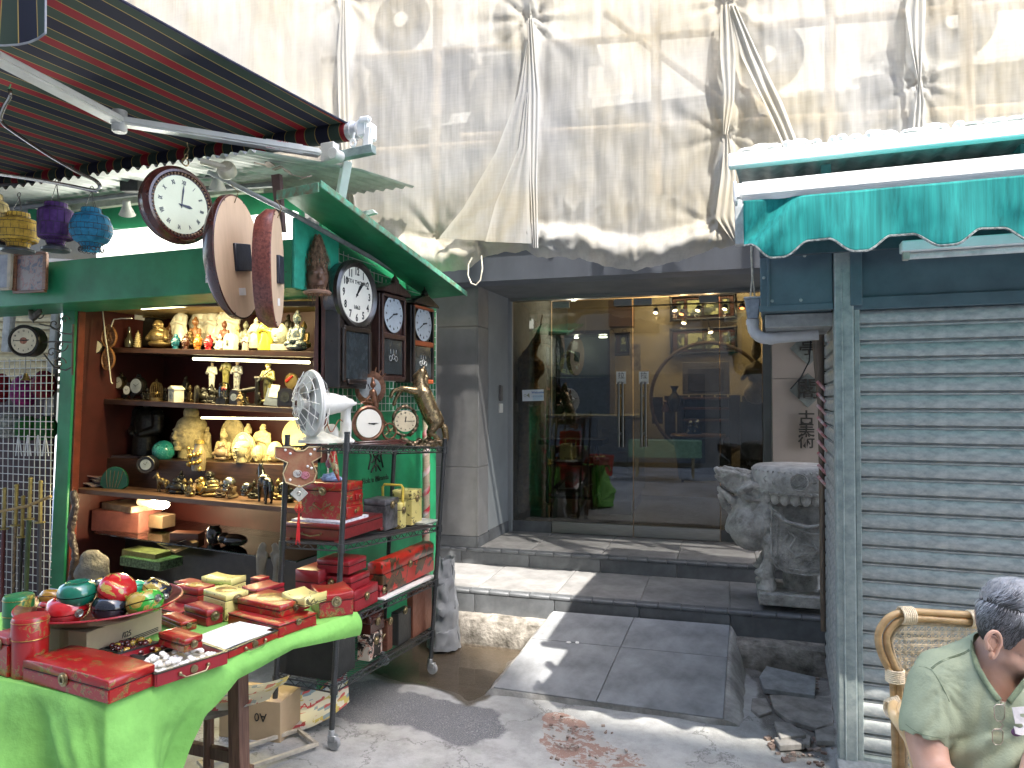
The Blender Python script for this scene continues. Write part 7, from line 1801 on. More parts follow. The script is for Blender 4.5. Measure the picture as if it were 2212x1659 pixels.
def lantern(u,v,w_,h_,Y,col,label,shape,wires=True,hang=0,foot=True):
 P=onY(u,v,Y);k_=ppm(P);Rr,H=w_/2*k_,h_*k_;t_=thing('lantern',label,'lantern',P,(0,0,0),'cloth lanterns of the left stall')
 if shape=='round':prof=[(.45,.5),(.50,.38),(.80,.32),(1.0,.12),(1.02,0),(1.0,-.10),(.80,-.28),(.50,-.36),(.42,-.44),(.5,-.5)]
 elif shape=='drum':prof=[(.62,.5),(.64,.38),(.95,.34),(1,.28),(1,-.22),(.95,-.28),(.55,-.32),(.5,-.40)]
 elif shape=='squat':prof=[(.52,.5),(.56,.36),(.86,.30),(.98,.16),(1,-.16),(.92,-.26),(.6,-.32),(.52,-.44)]
 else:prof=[(.3,.5),(.75,.36),(1,.1),(1,-.15),(.75,-.36),(.4,-.5)]
 prof=[(a*Rr,b_*H)for a,b_ in prof]
 fine_=[]
 for i in range(len(prof)-1):
  for j in range(3):fine_.append((prof[i][0]+(prof[i+1][0]-prof[i][0])*j/3,prof[i][1]+(prof[i+1][1]-prof[i][1])*j/3))
 fine_.append(prof[-1])
 g=G();vs=[];n=40
 for j,(r_,z)in enumerate(fine_):
  vs+=[(r_*math.cos(2*PI*i/n),r_*math.sin(2*PI*i/n),z)for i in range(n)]
 g.add(vs,[(j*n+i,(j+1)*n+i,(j+1)*n+(i+1)%n,j*n+(i+1)%n)for j in range(len(fine_)-1)for i in range(n)])
 cn='lantern_cloth_%.2f_%.2f_%.2f'%tuple(col);g.build('shade',pm(cn,col,rough=.7,trans=.35,var=.25,scale=25),t_)
 g=G();rows=8;seg=16
 for q in range(rows+1):
  f=q/rows*(len(fine_)-1);i=min(int(f),len(fine_)-2);e=f-i;r_=fine_[i][0]+(fine_[i+1][0]-fine_[i][0])*e;z=fine_[i][1]+(fine_[i+1][1]-fine_[i][1])*e
  g.torus((0,0,z),r_+.001,.0013,'Z',28,4)
  if q<rows:
   f2=(q+1)/rows*(len(fine_)-1);i2=min(int(f2),len(fine_)-2);e2=f2-i2;r2=fine_[i2][0]+(fine_[i2+1][0]-fine_[i2][0])*e2;z2=fine_[i2][1]+(fine_[i2+1][1]-fine_[i2][1])*e2
   for s in range(seg):
    a=2*PI*(s+.5*(q%2))/seg;rm=max(r_,r2)*.5+min(r_,r2)*.5+.001
    g.tube([((r_+.001)*math.cos(a),(r_+.001)*math.sin(a),z),((rm+.001)*math.cos(a),(rm+.001)*math.sin(a),(z+z2)/2),((r2+.001)*math.cos(a),(r2+.001)*math.sin(a),z2)],.0011,3)
 g.build('wire_cage',pm('black_wire',(.03,.025,.025),rough=.5),t_)
 if foot:
  g=G();g.lathe([(.0,-.40*H),(.4*Rr,-.41*H),(.55*Rr,-.46*H),(.82*Rr,-.50*H),(.8*Rr,-.56*H),(.0,-.57*H)],28);g.build('foot',pm('dark_foot',(.04,.045,.055),rough=.3),t_)
 if hang:
  g=G()
  for a in (0,2.1,4.2):g.cyl((.35*Rr*math.cos(a),.35*Rr*math.sin(a),.45*H),(0,0,hang*k_),.0015,n=5)
  g.torus((0,0,hang*k_+.012),.012,.002,'Y',10,5);g.build('hanging_wires',pm('black_wire',(.03,.025,.025)),t_)
lantern(40,500,78,80,2.6,(.62,.42,.07),'squat yellow lantern with hexagon wires, left of the purple lantern','squat',hang=75)
lantern(121,488,70,98,2.6,(.10,.035,.18),'drum shaped purple lantern between the yellow and blue lanterns','drum',hang=92)
lantern(197,496,82,92,2.62,(.03,.25,.42),'round turquoise blue lantern with a brick wire cage','round',hang=85,foot=False)
g=G();P=onY(197,540,2.62)
for i in range(14):a=i/14*2*PI;g.torus((.05*math.cos(a),.05*math.sin(a),-.0),.012,.0016,'X' if abs(math.cos(a))>.7 else 'Y',10,4)
g.build('wire_lace',pm('black_wire',(.03,.025,.025)),bpy.data.objects['lantern.002'],loc=P-bpy.data.objects['lantern.002'].location)
lantern(-12,472,60,105,2.55,(.62,.50,.22),'pale yellow lantern cut off by the left edge of the picture','round',hang=70)
for (u,v,w_,h_,c_,lab)in ((0,838,46,62,(.34,.01,.02),'red lantern behind the grid, cut by the left edge'),(52,845,52,70,(.38,.02,.20),'magenta lantern behind the wire grid'),(95,832,46,62,(.32,.01,.03),'red lantern behind the grid, right of the magenta one'),(15,918,50,56,(.5,.5,.46),'white lantern behind the wire grid'),(60,925,52,52,(.03,.20,.03),'left green lantern behind the wire grid'),(100,925,44,52,(.03,.22,.04),'right green lantern behind the wire grid')):
 lantern(u,v,w_,h_,3.62,c_,lab,'ball',foot=False)
g=G()
for u in (40,60,98,82):
 for d in (-6,0,7):g.tube([onY(u,940,3.45),onY(u+d*.6,962,3.44),onY(u+d,985,3.44)],.004,5)
g.build('white_ribbons',m_paper,label='white ribbon tassels hanging from the lanterns behind the grid',cat='ribbons')
g=G();pts=arc_([onY(-60,180,2.5),onY(10,186,2.5),onY(22,205,2.5),onY(8,232,2.52),onY(3,262,2.55),onY(40,292,2.58),onY(110,338,2.6),onY(175,375,2.6),onY(203,388,2.6),onY(215,400,2.6),onY(213,410,2.6),onY(200,411,2.6),onY(150,401,2.6),onY(60,385,2.6),onY(-60,368,2.6)],5)
g.tube(pts,.0095,8);g.build('hanging_rod',pm('bright_rod',(.42,.41,.38),rough=.25,metal=.9),label='bent steel rod from which the cloth lanterns hang',cat='rod')
g=G();g.tube([onY(0,150,2.45),onY(12,160,2.45),onY(24,180,2.45),onY(20,190,2.48),onY(5,188,2.5)],.004,6);g.build('green_wire',pm('green_plastic',(.02,.25,.06)),label='loop of green wire tying the steel rod to the awning',cat='wire')
def sword(u0,v0,u1,v1,Y,label,ms,r_=.016,guard=True):
 a,b_=onY(u0,v0,Y),onY(u1,v1,Y);t_=thing('sword',label,'sword',a,(b_-a).to_track_quat('Z','Y').to_euler(),'swords leaning on the wire grid');L_=(b_-a).length;h_=.26
 g=G();n=14
 g.tube([(0,0,h_*i/n)for i in range(n+1)],[.011+.002*(i%2)for i in range(n+1)],8);g.ell((0,0,-.004),(.016,.014,.012));g.build('hilt',pm('brass_hilt',(.34,.27,.10),rough=.35,metal=.7,scale=40),t_)
 g=G();g.cyl((0,0,h_),(0,0,h_+.008),.032,n=16);g.build('guard',pm('brass_hilt',(.34,.27,.10)),t_)
 g=G();g.tube([(0,0,h_+.008),(.004,.0,h_+.25),(.0,0,L_)],[r_,r_,r_*.8],10);g.build('scabbard',ms,t_)
sword(66,1035,55,1330,3.34,'sword with a long brass hilt and green scabbard',pm('green_scabbard',(.045,.07,.03),rough=.25))
sword(88,1042,84,1330,3.36,'sword with a dark grey scabbard, right of the green one',pm('dark_scabbard',(.045,.045,.05),rough=.3),.014)
sword(36,1050,28,1330,3.36,'thin speckled brown sword cane left of the green sword',pm('brown_scabbard',(.16,.11,.06),rough=.4,scale=60,var=.6),.011)
sword(10,1058,4,1330,3.36,'dark red sword near the left edge of the picture',pm('red_scabbard',(.09,.02,.02),rough=.25),.013)
sword(50,1075,42,1330,3.38,'black slim sword between the brown cane and the green sword',pm('black_scabbard',(.02,.02,.02),rough=.25),.012)
g=G();g.tube([onY(u,v,3.30)for u,v in ((-60,1100),(0,1105),(60,1093),(110,1072))],.010,7);g.build('golden_cord',pm('gold_cord',(.33,.22,.08),rough=.8,scale=60),label='golden cord stretched across the leaning swords',cat='cord')
P=onY(60,737,3.30);k_=ppm(P);t_=thing('bracket_clock','dark two sided station clock on a scrolled iron bracket with a rooster','clock',P,(0,0,R(20)))
r_=33*k_;g=G();g.cyl((0,-.035,0),(0,.05,0),r_,n=40);g.torus((0,-.037,0),r_*.96,.009,'Y',40,7);g.build('case',m_blk,t_);dialset(t_,r_*.82,(0,-.04,0),'arabic',m_cream_dial,2,45,numsize=.2)
g=G();g.ell((0,0,0),(r_*.25,.001,r_*.22),n=14);g.build('painted_flowers',pm('painted_flowers',(.35,.14,.08),scale=60,var=.5),t_,loc=(0,-.0425,0))
m_iron=pm('wrought_iron',(.10,.085,.065),rough=.45,metal=.5)
sp_l=lambda cx,cy,r0,turns,d:[(onY(cx+r0*(1-i/26)*math.cos(d*i*turns*2*PI/26),cy+r0*(1-i/26)*math.sin(d*i*turns*2*PI/26),3.33)-P)for i in range(24)]
br=thing('clock_bracket','scrolled iron bracket holding the two sided station clock','bracket',P)
g=G()
for a in ((118,700,14,1.3,1),(140,690,10,1.2,-1),(130,745,17,1.4,1),(112,762,12,1.2,-1),(128,785,15,1.4,-1),(84,680,10,1.2,1)):g.tube(sp_l(*a),.004,6)
g.tube([onY(u,v,3.33)-P for u,v in ((92,740),(110,738),(135,738),(158,740))],.005,6);g.tube([onY(u,v,3.33)-P for u,v in ((85,700),(110,705),(135,720),(158,722))],.005,6);g.tube([onY(u,v,3.33)-P for u,v in ((95,765),(118,795),(142,800),(156,792))],.005,6);g.tube([onY(u,v,3.33)-P for u,v in ((158,700),(156,810))],.007,6)
g.build('scrolls',m_iron,br)
g=G();g.ell((0,0,.05),(.045,.02,.035));g.cap((-.02,0,.07),.018,(-.035,0,.12),.012);g.ell((-.04,0,.13),(.016,.012,.014));g.cap((.03,0,.06),.02,(.07,0,.10),.01);g.cap((.03,0,.05),.018,(.075,0,.07),.008);g.cyl((0,0,0),(0,0,.03),.006,n=6);g.cap((-.055,0,.125),.006,(-.045,0,.15),.008)
meshob('rooster',blobmesh(g,.006,1),m_iron,br,onY(72,698,3.33)-P)
g=G();g.lathe([(.0,.05),(.012,.048),(.02,.02),(.035,0),(.03,.0)],18);g.build('bell',m_brz,br,loc=onY(55,822,3.33)-P);g=G();g.cyl((0,0,.05),(0,0,.17),.0015,n=4);g.build('chain',m_iron,br,loc=onY(55,822,3.33)-P)
aw=thing('striped_awning','retractable red green and navy striped awning with white folding arm','awning',(0,0,0))
m,t,b=nt('striped_canvas');L=t.links.new;tc=t.nodes.new('ShaderNodeTexCoord');m_str=m
sx=t.nodes.new('ShaderNodeSeparateXYZ');L(tc.outputs['Object'],sx.inputs[0])
fr_=MATH('FRACT',MATH('MULTIPLY',MATH('ADD',sx.outputs[0],20+.078),1/.31))
cr=t.nodes.new('ShaderNodeValToRGB');cr.color_ramp.interpolation='CONSTANT';e=cr.color_ramp.elements
st_=[(0,(.22,.008,.015)),(.20,(.30,.22,.06)),(.215,(.030,.05,.035)),(.44,(.40,.28,.08)),(.455,(.009,.010,.026)),(.74,(.40,.28,.08)),(.755,(.030,.05,.035)),(.985,(.3,.22,.06))]
e[0].position,e[0].color=0,C4(st_[0][1]);e[1].position,e[1].color=st_[1][0],C4(st_[1][1])
for p_,c_ in st_[2:]:
 x=e.new(p_);x.color=C4(c_)
L(fr_,cr.inputs[0]);L(cr.outputs[0],b.inputs['Base Color']);b.inputs['Roughness'].default_value=.85
tr=t.nodes.new('ShaderNodeBsdfTranslucent');L(cr.outputs[0],tr.inputs[0]);mx=t.nodes.new('ShaderNodeMixShader');mx.inputs[0].default_value=.07
L(b.outputs[0],mx.inputs[1]);L(tr.outputs[0],mx.inputs[2]);L(mx.outputs[0],t.nodes['Material Output'].inputs[0])
Bc,Fc=onY(752,268,3.6),onY(105,-84,1.78)
rr_=.055;zr_=onY(752,285,3.6).z
def clo(a,b_):
 x=-7.4*(1-a)+(Bc.x+(Fc.x-Bc.x)*b_)*a;y=3.6+(1.78-3.6)*b_;z=Bc.z+(Fc.z-Bc.z)*b_-.006*math.sin(b_*PI)+.003*noise.noise(Vector((x*2,y*2,0)))
 return (x,y,z)
g=G();g.grid(clo,60,24);g.build('canopy_cloth',m_str,aw,keep=True)
g=G();g.tube([Vector(clo(1,i/10))+Vector((.004,0,0))for i in range(11)],.007,6);g.build('hem',pm('navy_hem',(.02,.022,.05),rough=.8),aw)
fcx=Fc.x
def valn(a,b_):
 x=-7.4*(1-a)+fcx*a;z=Fc.z-.265*b_-.012*b_*math.sin(x*9);y=1.78-.01-.03*b_*math.sin(x*11+1)-.015*b_
 return (x,y,z)
g=G();g.grid(valn,200,10);g.build('valance',m_str,aw,keep=True)
g=G();g.tube([Vector(valn(1-i/100,1))for i in range(30)],.004,5);g.tube([Vector(valn(1,i/8))for i in range(9)],.004,5);g.build('valance_hem',pm('grey_hem',(.3,.31,.33),rough=.8),aw)
g=G();g.cyl((-7.4,3.6,zr_),(Bc.x,3.6,zr_),rr_,n=24);g.build('cloth_roll',m_str,aw)
g=G();g.box(((-7.4+fcx)/2,1.80,Fc.z+.03),(fcx+7.4,.05,.07));g.build('front_bar',m_white,aw,bevel=.008)
g=G();g.cyl((Bc.x+.002,3.6,zr_),(Bc.x+.075,3.6,zr_),.05,n=24);g.cyl((Bc.x+.03,3.6,zr_),(Bc.x+.04,3.6,zr_),.06,n=24);g.build('roller_cap',pm('cap_silver',(.6,.61,.62),rough=.35,metal=.3),aw)
g=G();x=Bc.x+.10
g.box((x+.03,3.6,zr_-.01),(.06,.13,.10));g.box((x+.06,3.56,zr_-.09),(.05,.04,.16),(0,R(4),0));g.cyl((x+.02,3.54,zr_+.03),(x+.09,3.54,zr_+.03),.02,n=12);g.build('end_bracket',m_white,aw,bevel=.008,seg=2)
g=G();g.torus((x-.02,3.53,zr_-.10),.020,.008,'Y',16,6,sx=.8);g.cyl((x-.02,3.53,zr_-.08),(x-.01,3.53,zr_-.04),.007,n=8);g.build('crank_eye',m_white,aw)
A_,B_,C_=onY(692,331,3.42),onY(258,262,2.67),onY(-20,118,2.0)
def barseg(p,q,w_,h_,nm,mat):
 d=q-p;c=(p+q)/2;g=G();g.box((0,0,0),(w_,h_,d.length));o=g.build(nm,mat,aw,bevel=.010,seg=2,loc=c);o.rotation_euler=d.to_track_quat('Z','X').to_euler();return o
m_armw=pm('arm_white',(.60,.60,.57),rough=.35,var=.05)
barseg(B_,A_,.04,.075,'folding_arm',m_armw);barseg(C_,B_,.04,.082,'folding_arm',m_armw)
g=G();g.cyl(B_+Vector((0,0,-.052)),B_+Vector((0,0,.052)),.036,n=24);g.cyl(B_+Vector((0,0,-.058)),B_+Vector((0,0,-.05)),.028,n=20);g.cyl(B_+Vector((0,0,.02)),B_+Vector((0,0,.024)),.0375,n=24);g.build('elbow_joint',pm('joint_grey',(.48,.48,.46),rough=.4),aw)
g=G();g.box(A_+Vector((.05,.02,0)),(.09,.06,.11));g.cyl(A_+Vector((.10,-.03,-.02)),A_+Vector((.10,.05,-.02)),.035,n=16);g.build('arm_shoulder',m_armw,aw,bevel=.004)
a,b_=onY(700,345,3.5),onY(808,322,3.5);g=G();d=b_-a;g.box((0,0,0),(.05,.05,d.length));o=g.build('torsion_bar',pm('bar_grey',(.30,.38,.37),rough=.4,metal=.3),aw,bevel=.003,loc=(a+b_)/2);o.rotation_euler=d.to_track_quat('Z','Y').to_euler()
p1,p2=onY(752,348,3.55),onY(738,428,3.62);g=G();d=p2-p1;g.box((0,0,0),(.05,.012,d.length));g.box((.022,.02,0),(.008,.05,d.length));o=g.build('support_leg',m_white,aw,bevel=.002,loc=(p1+p2)/2);o.rotation_euler=d.to_track_quat('Z','Y').to_euler()
dv=(A_-B_).normalized();ang=math.atan2(dv.y,dv.x)
xa=dv;ya=Vector((0,0,1)).cross(xa).normalized();za=xa.cross(ya)
Mr=Matrix((xa,-za*-1,Vector((0,0,0)))).to_3x3()if False else None
nrm=(xa.cross(Vector((0,0,1)))).normalized();nrm=nrm if nrm.dot(O-B_)>0 else -nrm
up_=nrm.cross(xa)if nrm.cross(xa).z>0 else xa.cross(nrm)
Rm_=Matrix((xa,up_,nrm)).transposed()
def onarm(f,off):return B_.lerp(A_,f)+nrm*(.0215+off)
er=Rm_.to_euler()
st=thing('arm_sticker','red and white supplier sticker near the end of the awning arm','sticker',onarm(.80,.0),er)
g=G();g.box((.0,0,0),(.20,.052,.001));g.build('backing',pm('sticker_base',(.6,.59,.56),rough=.4,var=.03),st,smooth=False)
m_red=pm('sticker_red',(.55,.03,.05),rough=.4,var=.05)
g=G();g.box((-.075,.0,.001),(.045,.044,.001));g.build('emblem',m_red,st,smooth=False)
text('W',.03,m_paper,(-.075,-.002,.002),(0,0,0),st);text('香港',.036,m_red,(-.012,.006,.0012),(0,0,0),st,bold=.0006);text('29794444',.013,m_red,(-.005,-.018,.0012),(0,0,0),st)
g=G();g.box((.058,0,.001),(.022,.035,.001));g.build('warning_sign',pm('sticker_cream',(.6,.58,.35)),st,smooth=False);g=G();g.box((.084,0,.001),(.026,.035,.001));g.build('black_sign',m_dark,st,smooth=False);text('▲',.016,m_dark,(.058,0,.002),(0,0,0),st)
def view(P):return -math.atan2(P.x,P.y)
m_mah=pm('mahogany',(.055,.014,.010),rough=.25,coat=.5,var=.3,scale=8)
P=onY(390,443,2.68);k_=ppm(P);r_=84*k_
t_=thing('wall_clock','large round mahogany clock with roman numerals hanging from the awning','clock',P,(0,R(6),view(P)+R(33)))
g=G();g.at(rot=(R(90),0,0));g.lathe([(0,-.085),(r_*.8,-.085),(r_*.92,-.07),(r_*.90,-.045),(r_,-.03),(r_,-.008),(r_*.93,.004),(r_*.90,.014),(r_*.84,.016),(r_*.80,.004),(0,.003)],60);g.build('case',m_mah,t_)
g=G();n=52
for i in range(n):
 a=2*PI*i/n;g.ell((r_*.79*math.cos(a),-.013,r_*.79*math.sin(a)),(.006,.005,.006),n=7,m=5)
g.build('bead_rim',pm('antique_bronze',(.26,.17,.11),rough=.35,metal=.7),t_)
dialset(t_,r_*.745,(0,-.007,0),'roman',pm('pale_green_dial',(.66,.70,.52),rough=.45,var=.07,scale=3),3,0,pm('blue_black',(.03,.035,.06),rough=.3),hs=.42,ms=.72,numsize=.20)
g=G();g.torus((0,0,r_+.03),.018,.004,'Y',14,5);g.torus((0,0,r_+.06),.014,.003,'X',12,5);g.tube([(0,0,r_+.07),(.01,0,r_+.10),(-.004,0,r_+.13)],.003,5);g.build('hanging_ring',m_brz,t_)
def ovalclock(u,v,h,yaw,tilt,th,label,rimmat):
 P=onY(u,v,2.72);r_=h/2*ppm(P);t_=thing('hanging_clock',label,'clock',P,(0,R(tilt),view(P)+R(yaw)))
 g=G();g.at(rot=(R(90),0,0));g.lathe([(r_*.7,-th),(r_*.88,-th),(r_,-th*.5),(r_,-.004),(r_*.975,0)],56,sx=.62);g.build('rim',rimmat,t_)
 g=G();g.at(rot=(R(90),0,0));g.lathe([(0,-.004),(r_*.97,-.004),(r_*.97,.001),(0,.001)],56,sx=.62);g.build('back_board',pm('plain_plywood',(.58,.42,.28),rough=.7,var=.06,scale=3,stretch=(6,6,1)),t_)
 g=G();g.box((.02,-.008,0),(.12,.016,.13));g.build('movement_box',pm('movement_black',(.02,.025,.04),rough=.4),t_,bevel=.003)
 g=G();g.box((.0,-.003,-r_*.55),(.05,.002,.035));g.build('paper_label',m_paper,t_,smooth=False)
 g=G()
 for i in range(10):a=i*.63;g.ell((r_*.78*math.cos(a),-.002,r_*.93*math.sin(a)),(.004,.002,.004),n=6,m=4)
 g.build('nails',m_dark,t_)
 g=G();g.tube([(0,-.003,r_*.86),(.01,-.02,r_*1.02),(-.01,0,r_*1.15)],.0022,5);g.build('hanging_wire',m_brz,t_)
ovalclock(516,556,268,54,-9,.075,'large oval clock hung backwards showing its pale plywood back',m_mah)
ovalclock(600,582,256,80,-7,.085,'second oval clock hung backwards, nearly edge on with a red brown rim',wood('red_burl',(.10,.025,.02),(.22,.07,.05),rough=.3))
P=onX(686,600,XW+.10);k_=ppm(P);t_=thing('hairy_mask','brown carved wooden mask with shaggy raffia hair','mask',P,(0,0,R(50)))
g=G();g.ell((0,0,0),(24*k_,18*k_,36*k_));g.ell((0,-18*k_,0),(5*k_,7*k_,8*k_));g.ell((0,-14*k_,-16*k_),(12*k_,7*k_,5*k_));g.cap((-12*k_,-15*k_,9*k_),4*k_,(12*k_,-15*k_,9*k_),4*k_)
meshob('face',roughen(blobmesh(g,.006,1),.004,30),pm('mask_wood',(.12,.06,.035),rough=.5),t_)
g=G();random.seed(4)
for i in range(1500):
 a=random.uniform(0,2*PI);z=random.uniform(-30,95)*k_;rr=(24 if z<50*k_ else 24-(z/k_-50)*.4)*k_*random.uniform(.75,1.1)
 if z<28*k_ and math.sin(a)<-.25 and z>-16*k_:continue
 p=Vector((rr*math.cos(a),rr*math.sin(a)*.8,z));q=p+Vector((random.uniform(-.02,.02),random.uniform(-.02,.02),-random.uniform(.03,.09)));s_=Vector((math.sin(a),-math.cos(a),0))*.0022
 g.add([p-s_,p+s_,q],[(0,1,2)])
g.build('raffia_hair',pm('raffia',(.22,.13,.075),rough=.9,scale=50,var=.5),t_,smooth=False,keep=True)
g=G();g.lathe([(28*k_,-36*k_),(31*k_,-32*k_),(26*k_,-28*k_)],24);g.build('collar',wood('pale_collar',(.25,.14,.10),(.36,.22,.16)),t_)
def wallclock(u0,u1,v0,v1,label,style):
 XX=XW+.14;a,b_=onX(u0,(v0+v1)/2,XX),onX(u1,(v0+v1)/2,XX);um=(u0+u1)/2;z1,z0=onX(um,v0,XX).z,onX(um,v1,XX).z;H,Wd=z1-z0,b_.y-a.y
 t_=thing('wall_clock',label,'clock',(XX,(a.y+b_.y)/2,(z0+z1)/2),(0,0,R(90)))
 def bx(x,z,w_,h_,y0,y1,nm,mat,bev=.003,par=t_):
  g=G();g.box((x,(y0+y1)/2,z),(w_,y1-y0,h_));return g.build(nm,mat,par,bevel=bev,smooth=False)
 return t_,H,Wd,bx
t_,H,Wd,bx=wallclock(722,812,560,842,'black schoolhouse clock with a round arabic dial marked 1863',0)
r_=Wd*.5;zc=H/2-H*.272
g=G();g.at((0,0,zc),(R(90),0,0));hh=H*.272/r_;g.lathe([(0,-.10),(r_*.9,-.10),(r_*.96,-.02),(r_,-.01),(r_*.98,.012),(r_*.9,.022),(r_*.80,.01),(r_*.76,.0),(0,.0)],60,sy_=hh);g.build('case',m_ebony,t_)
g=G()
d=dialset(t_,r_*.77,(0,-.003,zc),'arabic',pm('paper_dial',(.78,.76,.66),rough=.5,var=.03),1,7,numsize=.36,nr=.80,hs=.5,ms=.7);d.scale=(1,1,1)
text('SETH THOMAS',r_*.15,m_dark,(0,-.0056,zc+r_*.33),FRONT,d);text('1863',r_*.16,m_dark,(0,-.0056,zc-r_*.34),FRONT,d)
bx(0,-H*.20,Wd*.78,H*.58,.0,.10,'lower_case',m_ebony,.006)
for (x,z,w_,h_)in ((-Wd*.31,-H*.24,.03,H*.40),(Wd*.31,-H*.24,.03,H*.40),(0,-H*.04,Wd*.62,.03),(0,-H*.44,Wd*.45,.03)):bx(x,z,w_,h_,-.018,0,'door_frame',m_ebony,.006)
bx(0,-H*.24,Wd*.56,H*.36,-.006,-.001,'glass',pm('dark_window',(.035,.045,.05),rough=.08,coat=.5))
def casec(u0,u1,v0,v1,label,wd,strip):
 t_,H,Wd,bx=wallclock(u0,u1,v0,v1,label,1)
 bx(0,-.02,Wd*.86,H*.80,-.0,.12,'case',wd,.004)
 for s in (-1,1):bx(s*Wd*.39,-.02,.022,H*.78,-.022,0,'door_side',wd,.004)
 for z,h_ in ((H*.355,.022),(-H*.415,.03),(-.02*H,.035)):bx(0,z,Wd*.76,h_,-.022,0,'door_rail',strip,.004)
 g=G();g.prism([(-Wd*.5,H*.38),(Wd*.5,H*.38),(Wd*.47,H*.41),(.03,H*.485),(-.03,H*.485),(-Wd*.47,H*.41)],-.045,.11);g.build('pediment',wd,t_,bevel=.004)
 g=G();g.lathe([(.022,0),(.03,.012),(.02,.035),(.008,.05),(.003,.07)],14,(0,-.02,H*.475));g.build('finial',wd,t_)
 dialset(t_,Wd*.33,(0,-.012,H*.19),'roman',pm('silver_blue_dial',(.40,.47,.52),rough=.35,var=.08),2,40,numsize=.18,hs=.45,ms=.7)
 bx(0,-H*.21,Wd*.68,H*.33,-.010,-.004,'glass',pm('dark_window',(.035,.045,.05)))
 g=G()
 for s in (-1,0,1):g.torus((s*.035,-.012,-H*.21-.01*abs(s)),.016,.002,'Y',12,4);g.cyl((s*.035,-.012,-H*.21+.02),(s*.035,-.012,-H*.14),.0018,n=4)
 g.build('etched_pattern',pm('etched_white',(.4,.42,.42),rough=.5),t_)
 return t_
casec(815,876,608,838,'dark wooden wall clock with a pediment and silvery dial, in the middle',wood('dark_walnut',(.03,.015,.012),(.07,.035,.03),axis='Z'),wood('dark_walnut',(.03,.015,.012),(.07,.035,.03)))
casec(884,937,636,842,'black wall clock with orange red rails, nearest the shop pillar',m_ebony,pm('orange_rail',(.30,.07,.025),rough=.4))
P=onX(812,992,XW+.003);g=G();k_=ppm(P)
for pts in (((-.10,.10),(-.06,.02),(-.09,-.06)),((.10,.10),(.06,.02),(.09,-.06)),((-.04,.09),(0,.12),(.04,.09),(.03,.03),(0,0),(-.03,.03),(-.04,.09)),((0,0),(.0,-.08)),((-.05,-.02),(0,.02),(.05,-.02)),((-.06,-.08),(-.02,-.04),(.02,-.04),(.06,-.08))):g.tube([(0,x,z)for x,z in arc_([(a,0,b_)for a,b_ in pts],1)and pts],.006,5)
e_=g.build('printed_emblem',m_dark,stall,loc=P-SO)
text('Hola o Miranda',.052,m_dark,P-SO+Vector((0,0,-.13)),(R(90),0,R(90)),stall)
facebox('grey_panel',pm('pale_grey_panel',(.36,.39,.40),rough=.6,var=.06),[(872,700),(940,700),(925,1262),(862,1262)],4.97,.03)
P=onX(921,840,-2.35);t_=thing('striped_pole','slim pole wrapped in red and white tape beside the shop pillar','pole',(P.x,P.y,0));zt_=P.z
g=G();g.cyl((0,0,.3),(0,0,zt_),.026,n=14);g.build('pole',wood('pale_pole',(.40,.33,.24),(.5,.42,.3)),t_)
g=G();n=150
vs=[];
for i in range(n+1):
 a=i*.33;z=.62+(zt_-.66)*i/n;vs+=[(.0285*math.cos(a),.0285*math.sin(a),z),(.0285*math.cos(a),.0285*math.sin(a),z+.045)]
g.add(vs,[(2*i,2*i+2,2*i+3,2*i+1)for i in range(n)]);g.build('red_white_tape',pm('tape_red_white',(.62,.58,.57),rough=.5,scale=14,col2=(.5,.02,.04),detail=0),t_)
NR=(onY(750,938,2.97),onY(716,1588,2.97));NLp=(onY(621,944,2.97),onY(592,1560,2.97));FR=(onY(961,952,3.99),onY(930,1432,3.99));FL=(FR[0]+NLp[0]-NR[0],FR[1]+NLp[1]-NR[1])
rack=thing('wire_rack','black wire shelving rack on castors loaded with boxes and clocks','rack',(NR[1]+FL[1])/2*1.0);RO=rack.location.copy();RO.z=0;rack.location=RO
m_rk=pm('black_epoxy',(.035,.038,.04),rough=.35,var=.15)
vk=[(960,967),(1178,1136),(1348,1253),(1484,1363)]
def onpost(p,v):
 a,b_=p;lo,hi=0,1
 for _ in range(40):
  m_=(lo+hi)/2;q=a.lerp(b_,m_)-O;f=Vector((-math.sin(YAW),math.cos(YAW),0));vv=829.5-F*((_Rm.transposed()@q).y/-(_Rm.transposed()@q).z)
  if vv<v:lo=m_
  else:hi=m_
 return a.lerp(b_,lo)
SH=[]
for vn,vf in vk:
 a,b_=onpost(NR,vn),onpost(FR,vf);lf=(a.z-NR[1].z)/(NR[0].z-NR[1].z);c=NLp[1].lerp(NLp[0],lf);SH.append((a,b_,c,b_+c-a))
for p in (NR,NLp,FR,FL):
 g=G();d=p[0]-p[1];g.cyl(p[1]-RO,p[0]-RO,.0135,n=12)
 for i in range(int(d.length/.045)):g.cyl(p[1]-RO+d.normalized()*(.045*i+.02),p[1]-RO+d.normalized()*(.045*i+.023),.0145,n=12)
 g.cyl(p[0]-RO,p[0]-RO+Vector((0,0,.012)),.015,n=12);g.build('post',m_rk,rack)
 q=p[1]-RO;g=G();g.cyl(q,q+Vector((0,0,.03)),.016,n=12);g.box(q+Vector((.008,0,-.012)),(.045,.03,.03));g.build('castor_fork',pm('castor_steel',(.4,.41,.42),metal=.7,rough=.35),rack,bevel=.003)
 g=G();g.cyl(q+Vector((.014,-.012,-.034)),q+Vector((.014,.012,-.034)),.032,n=20);g.build('castor_wheel',pm('castor_grey',(.3,.31,.32),rough=.6),rack,bevel=.003)
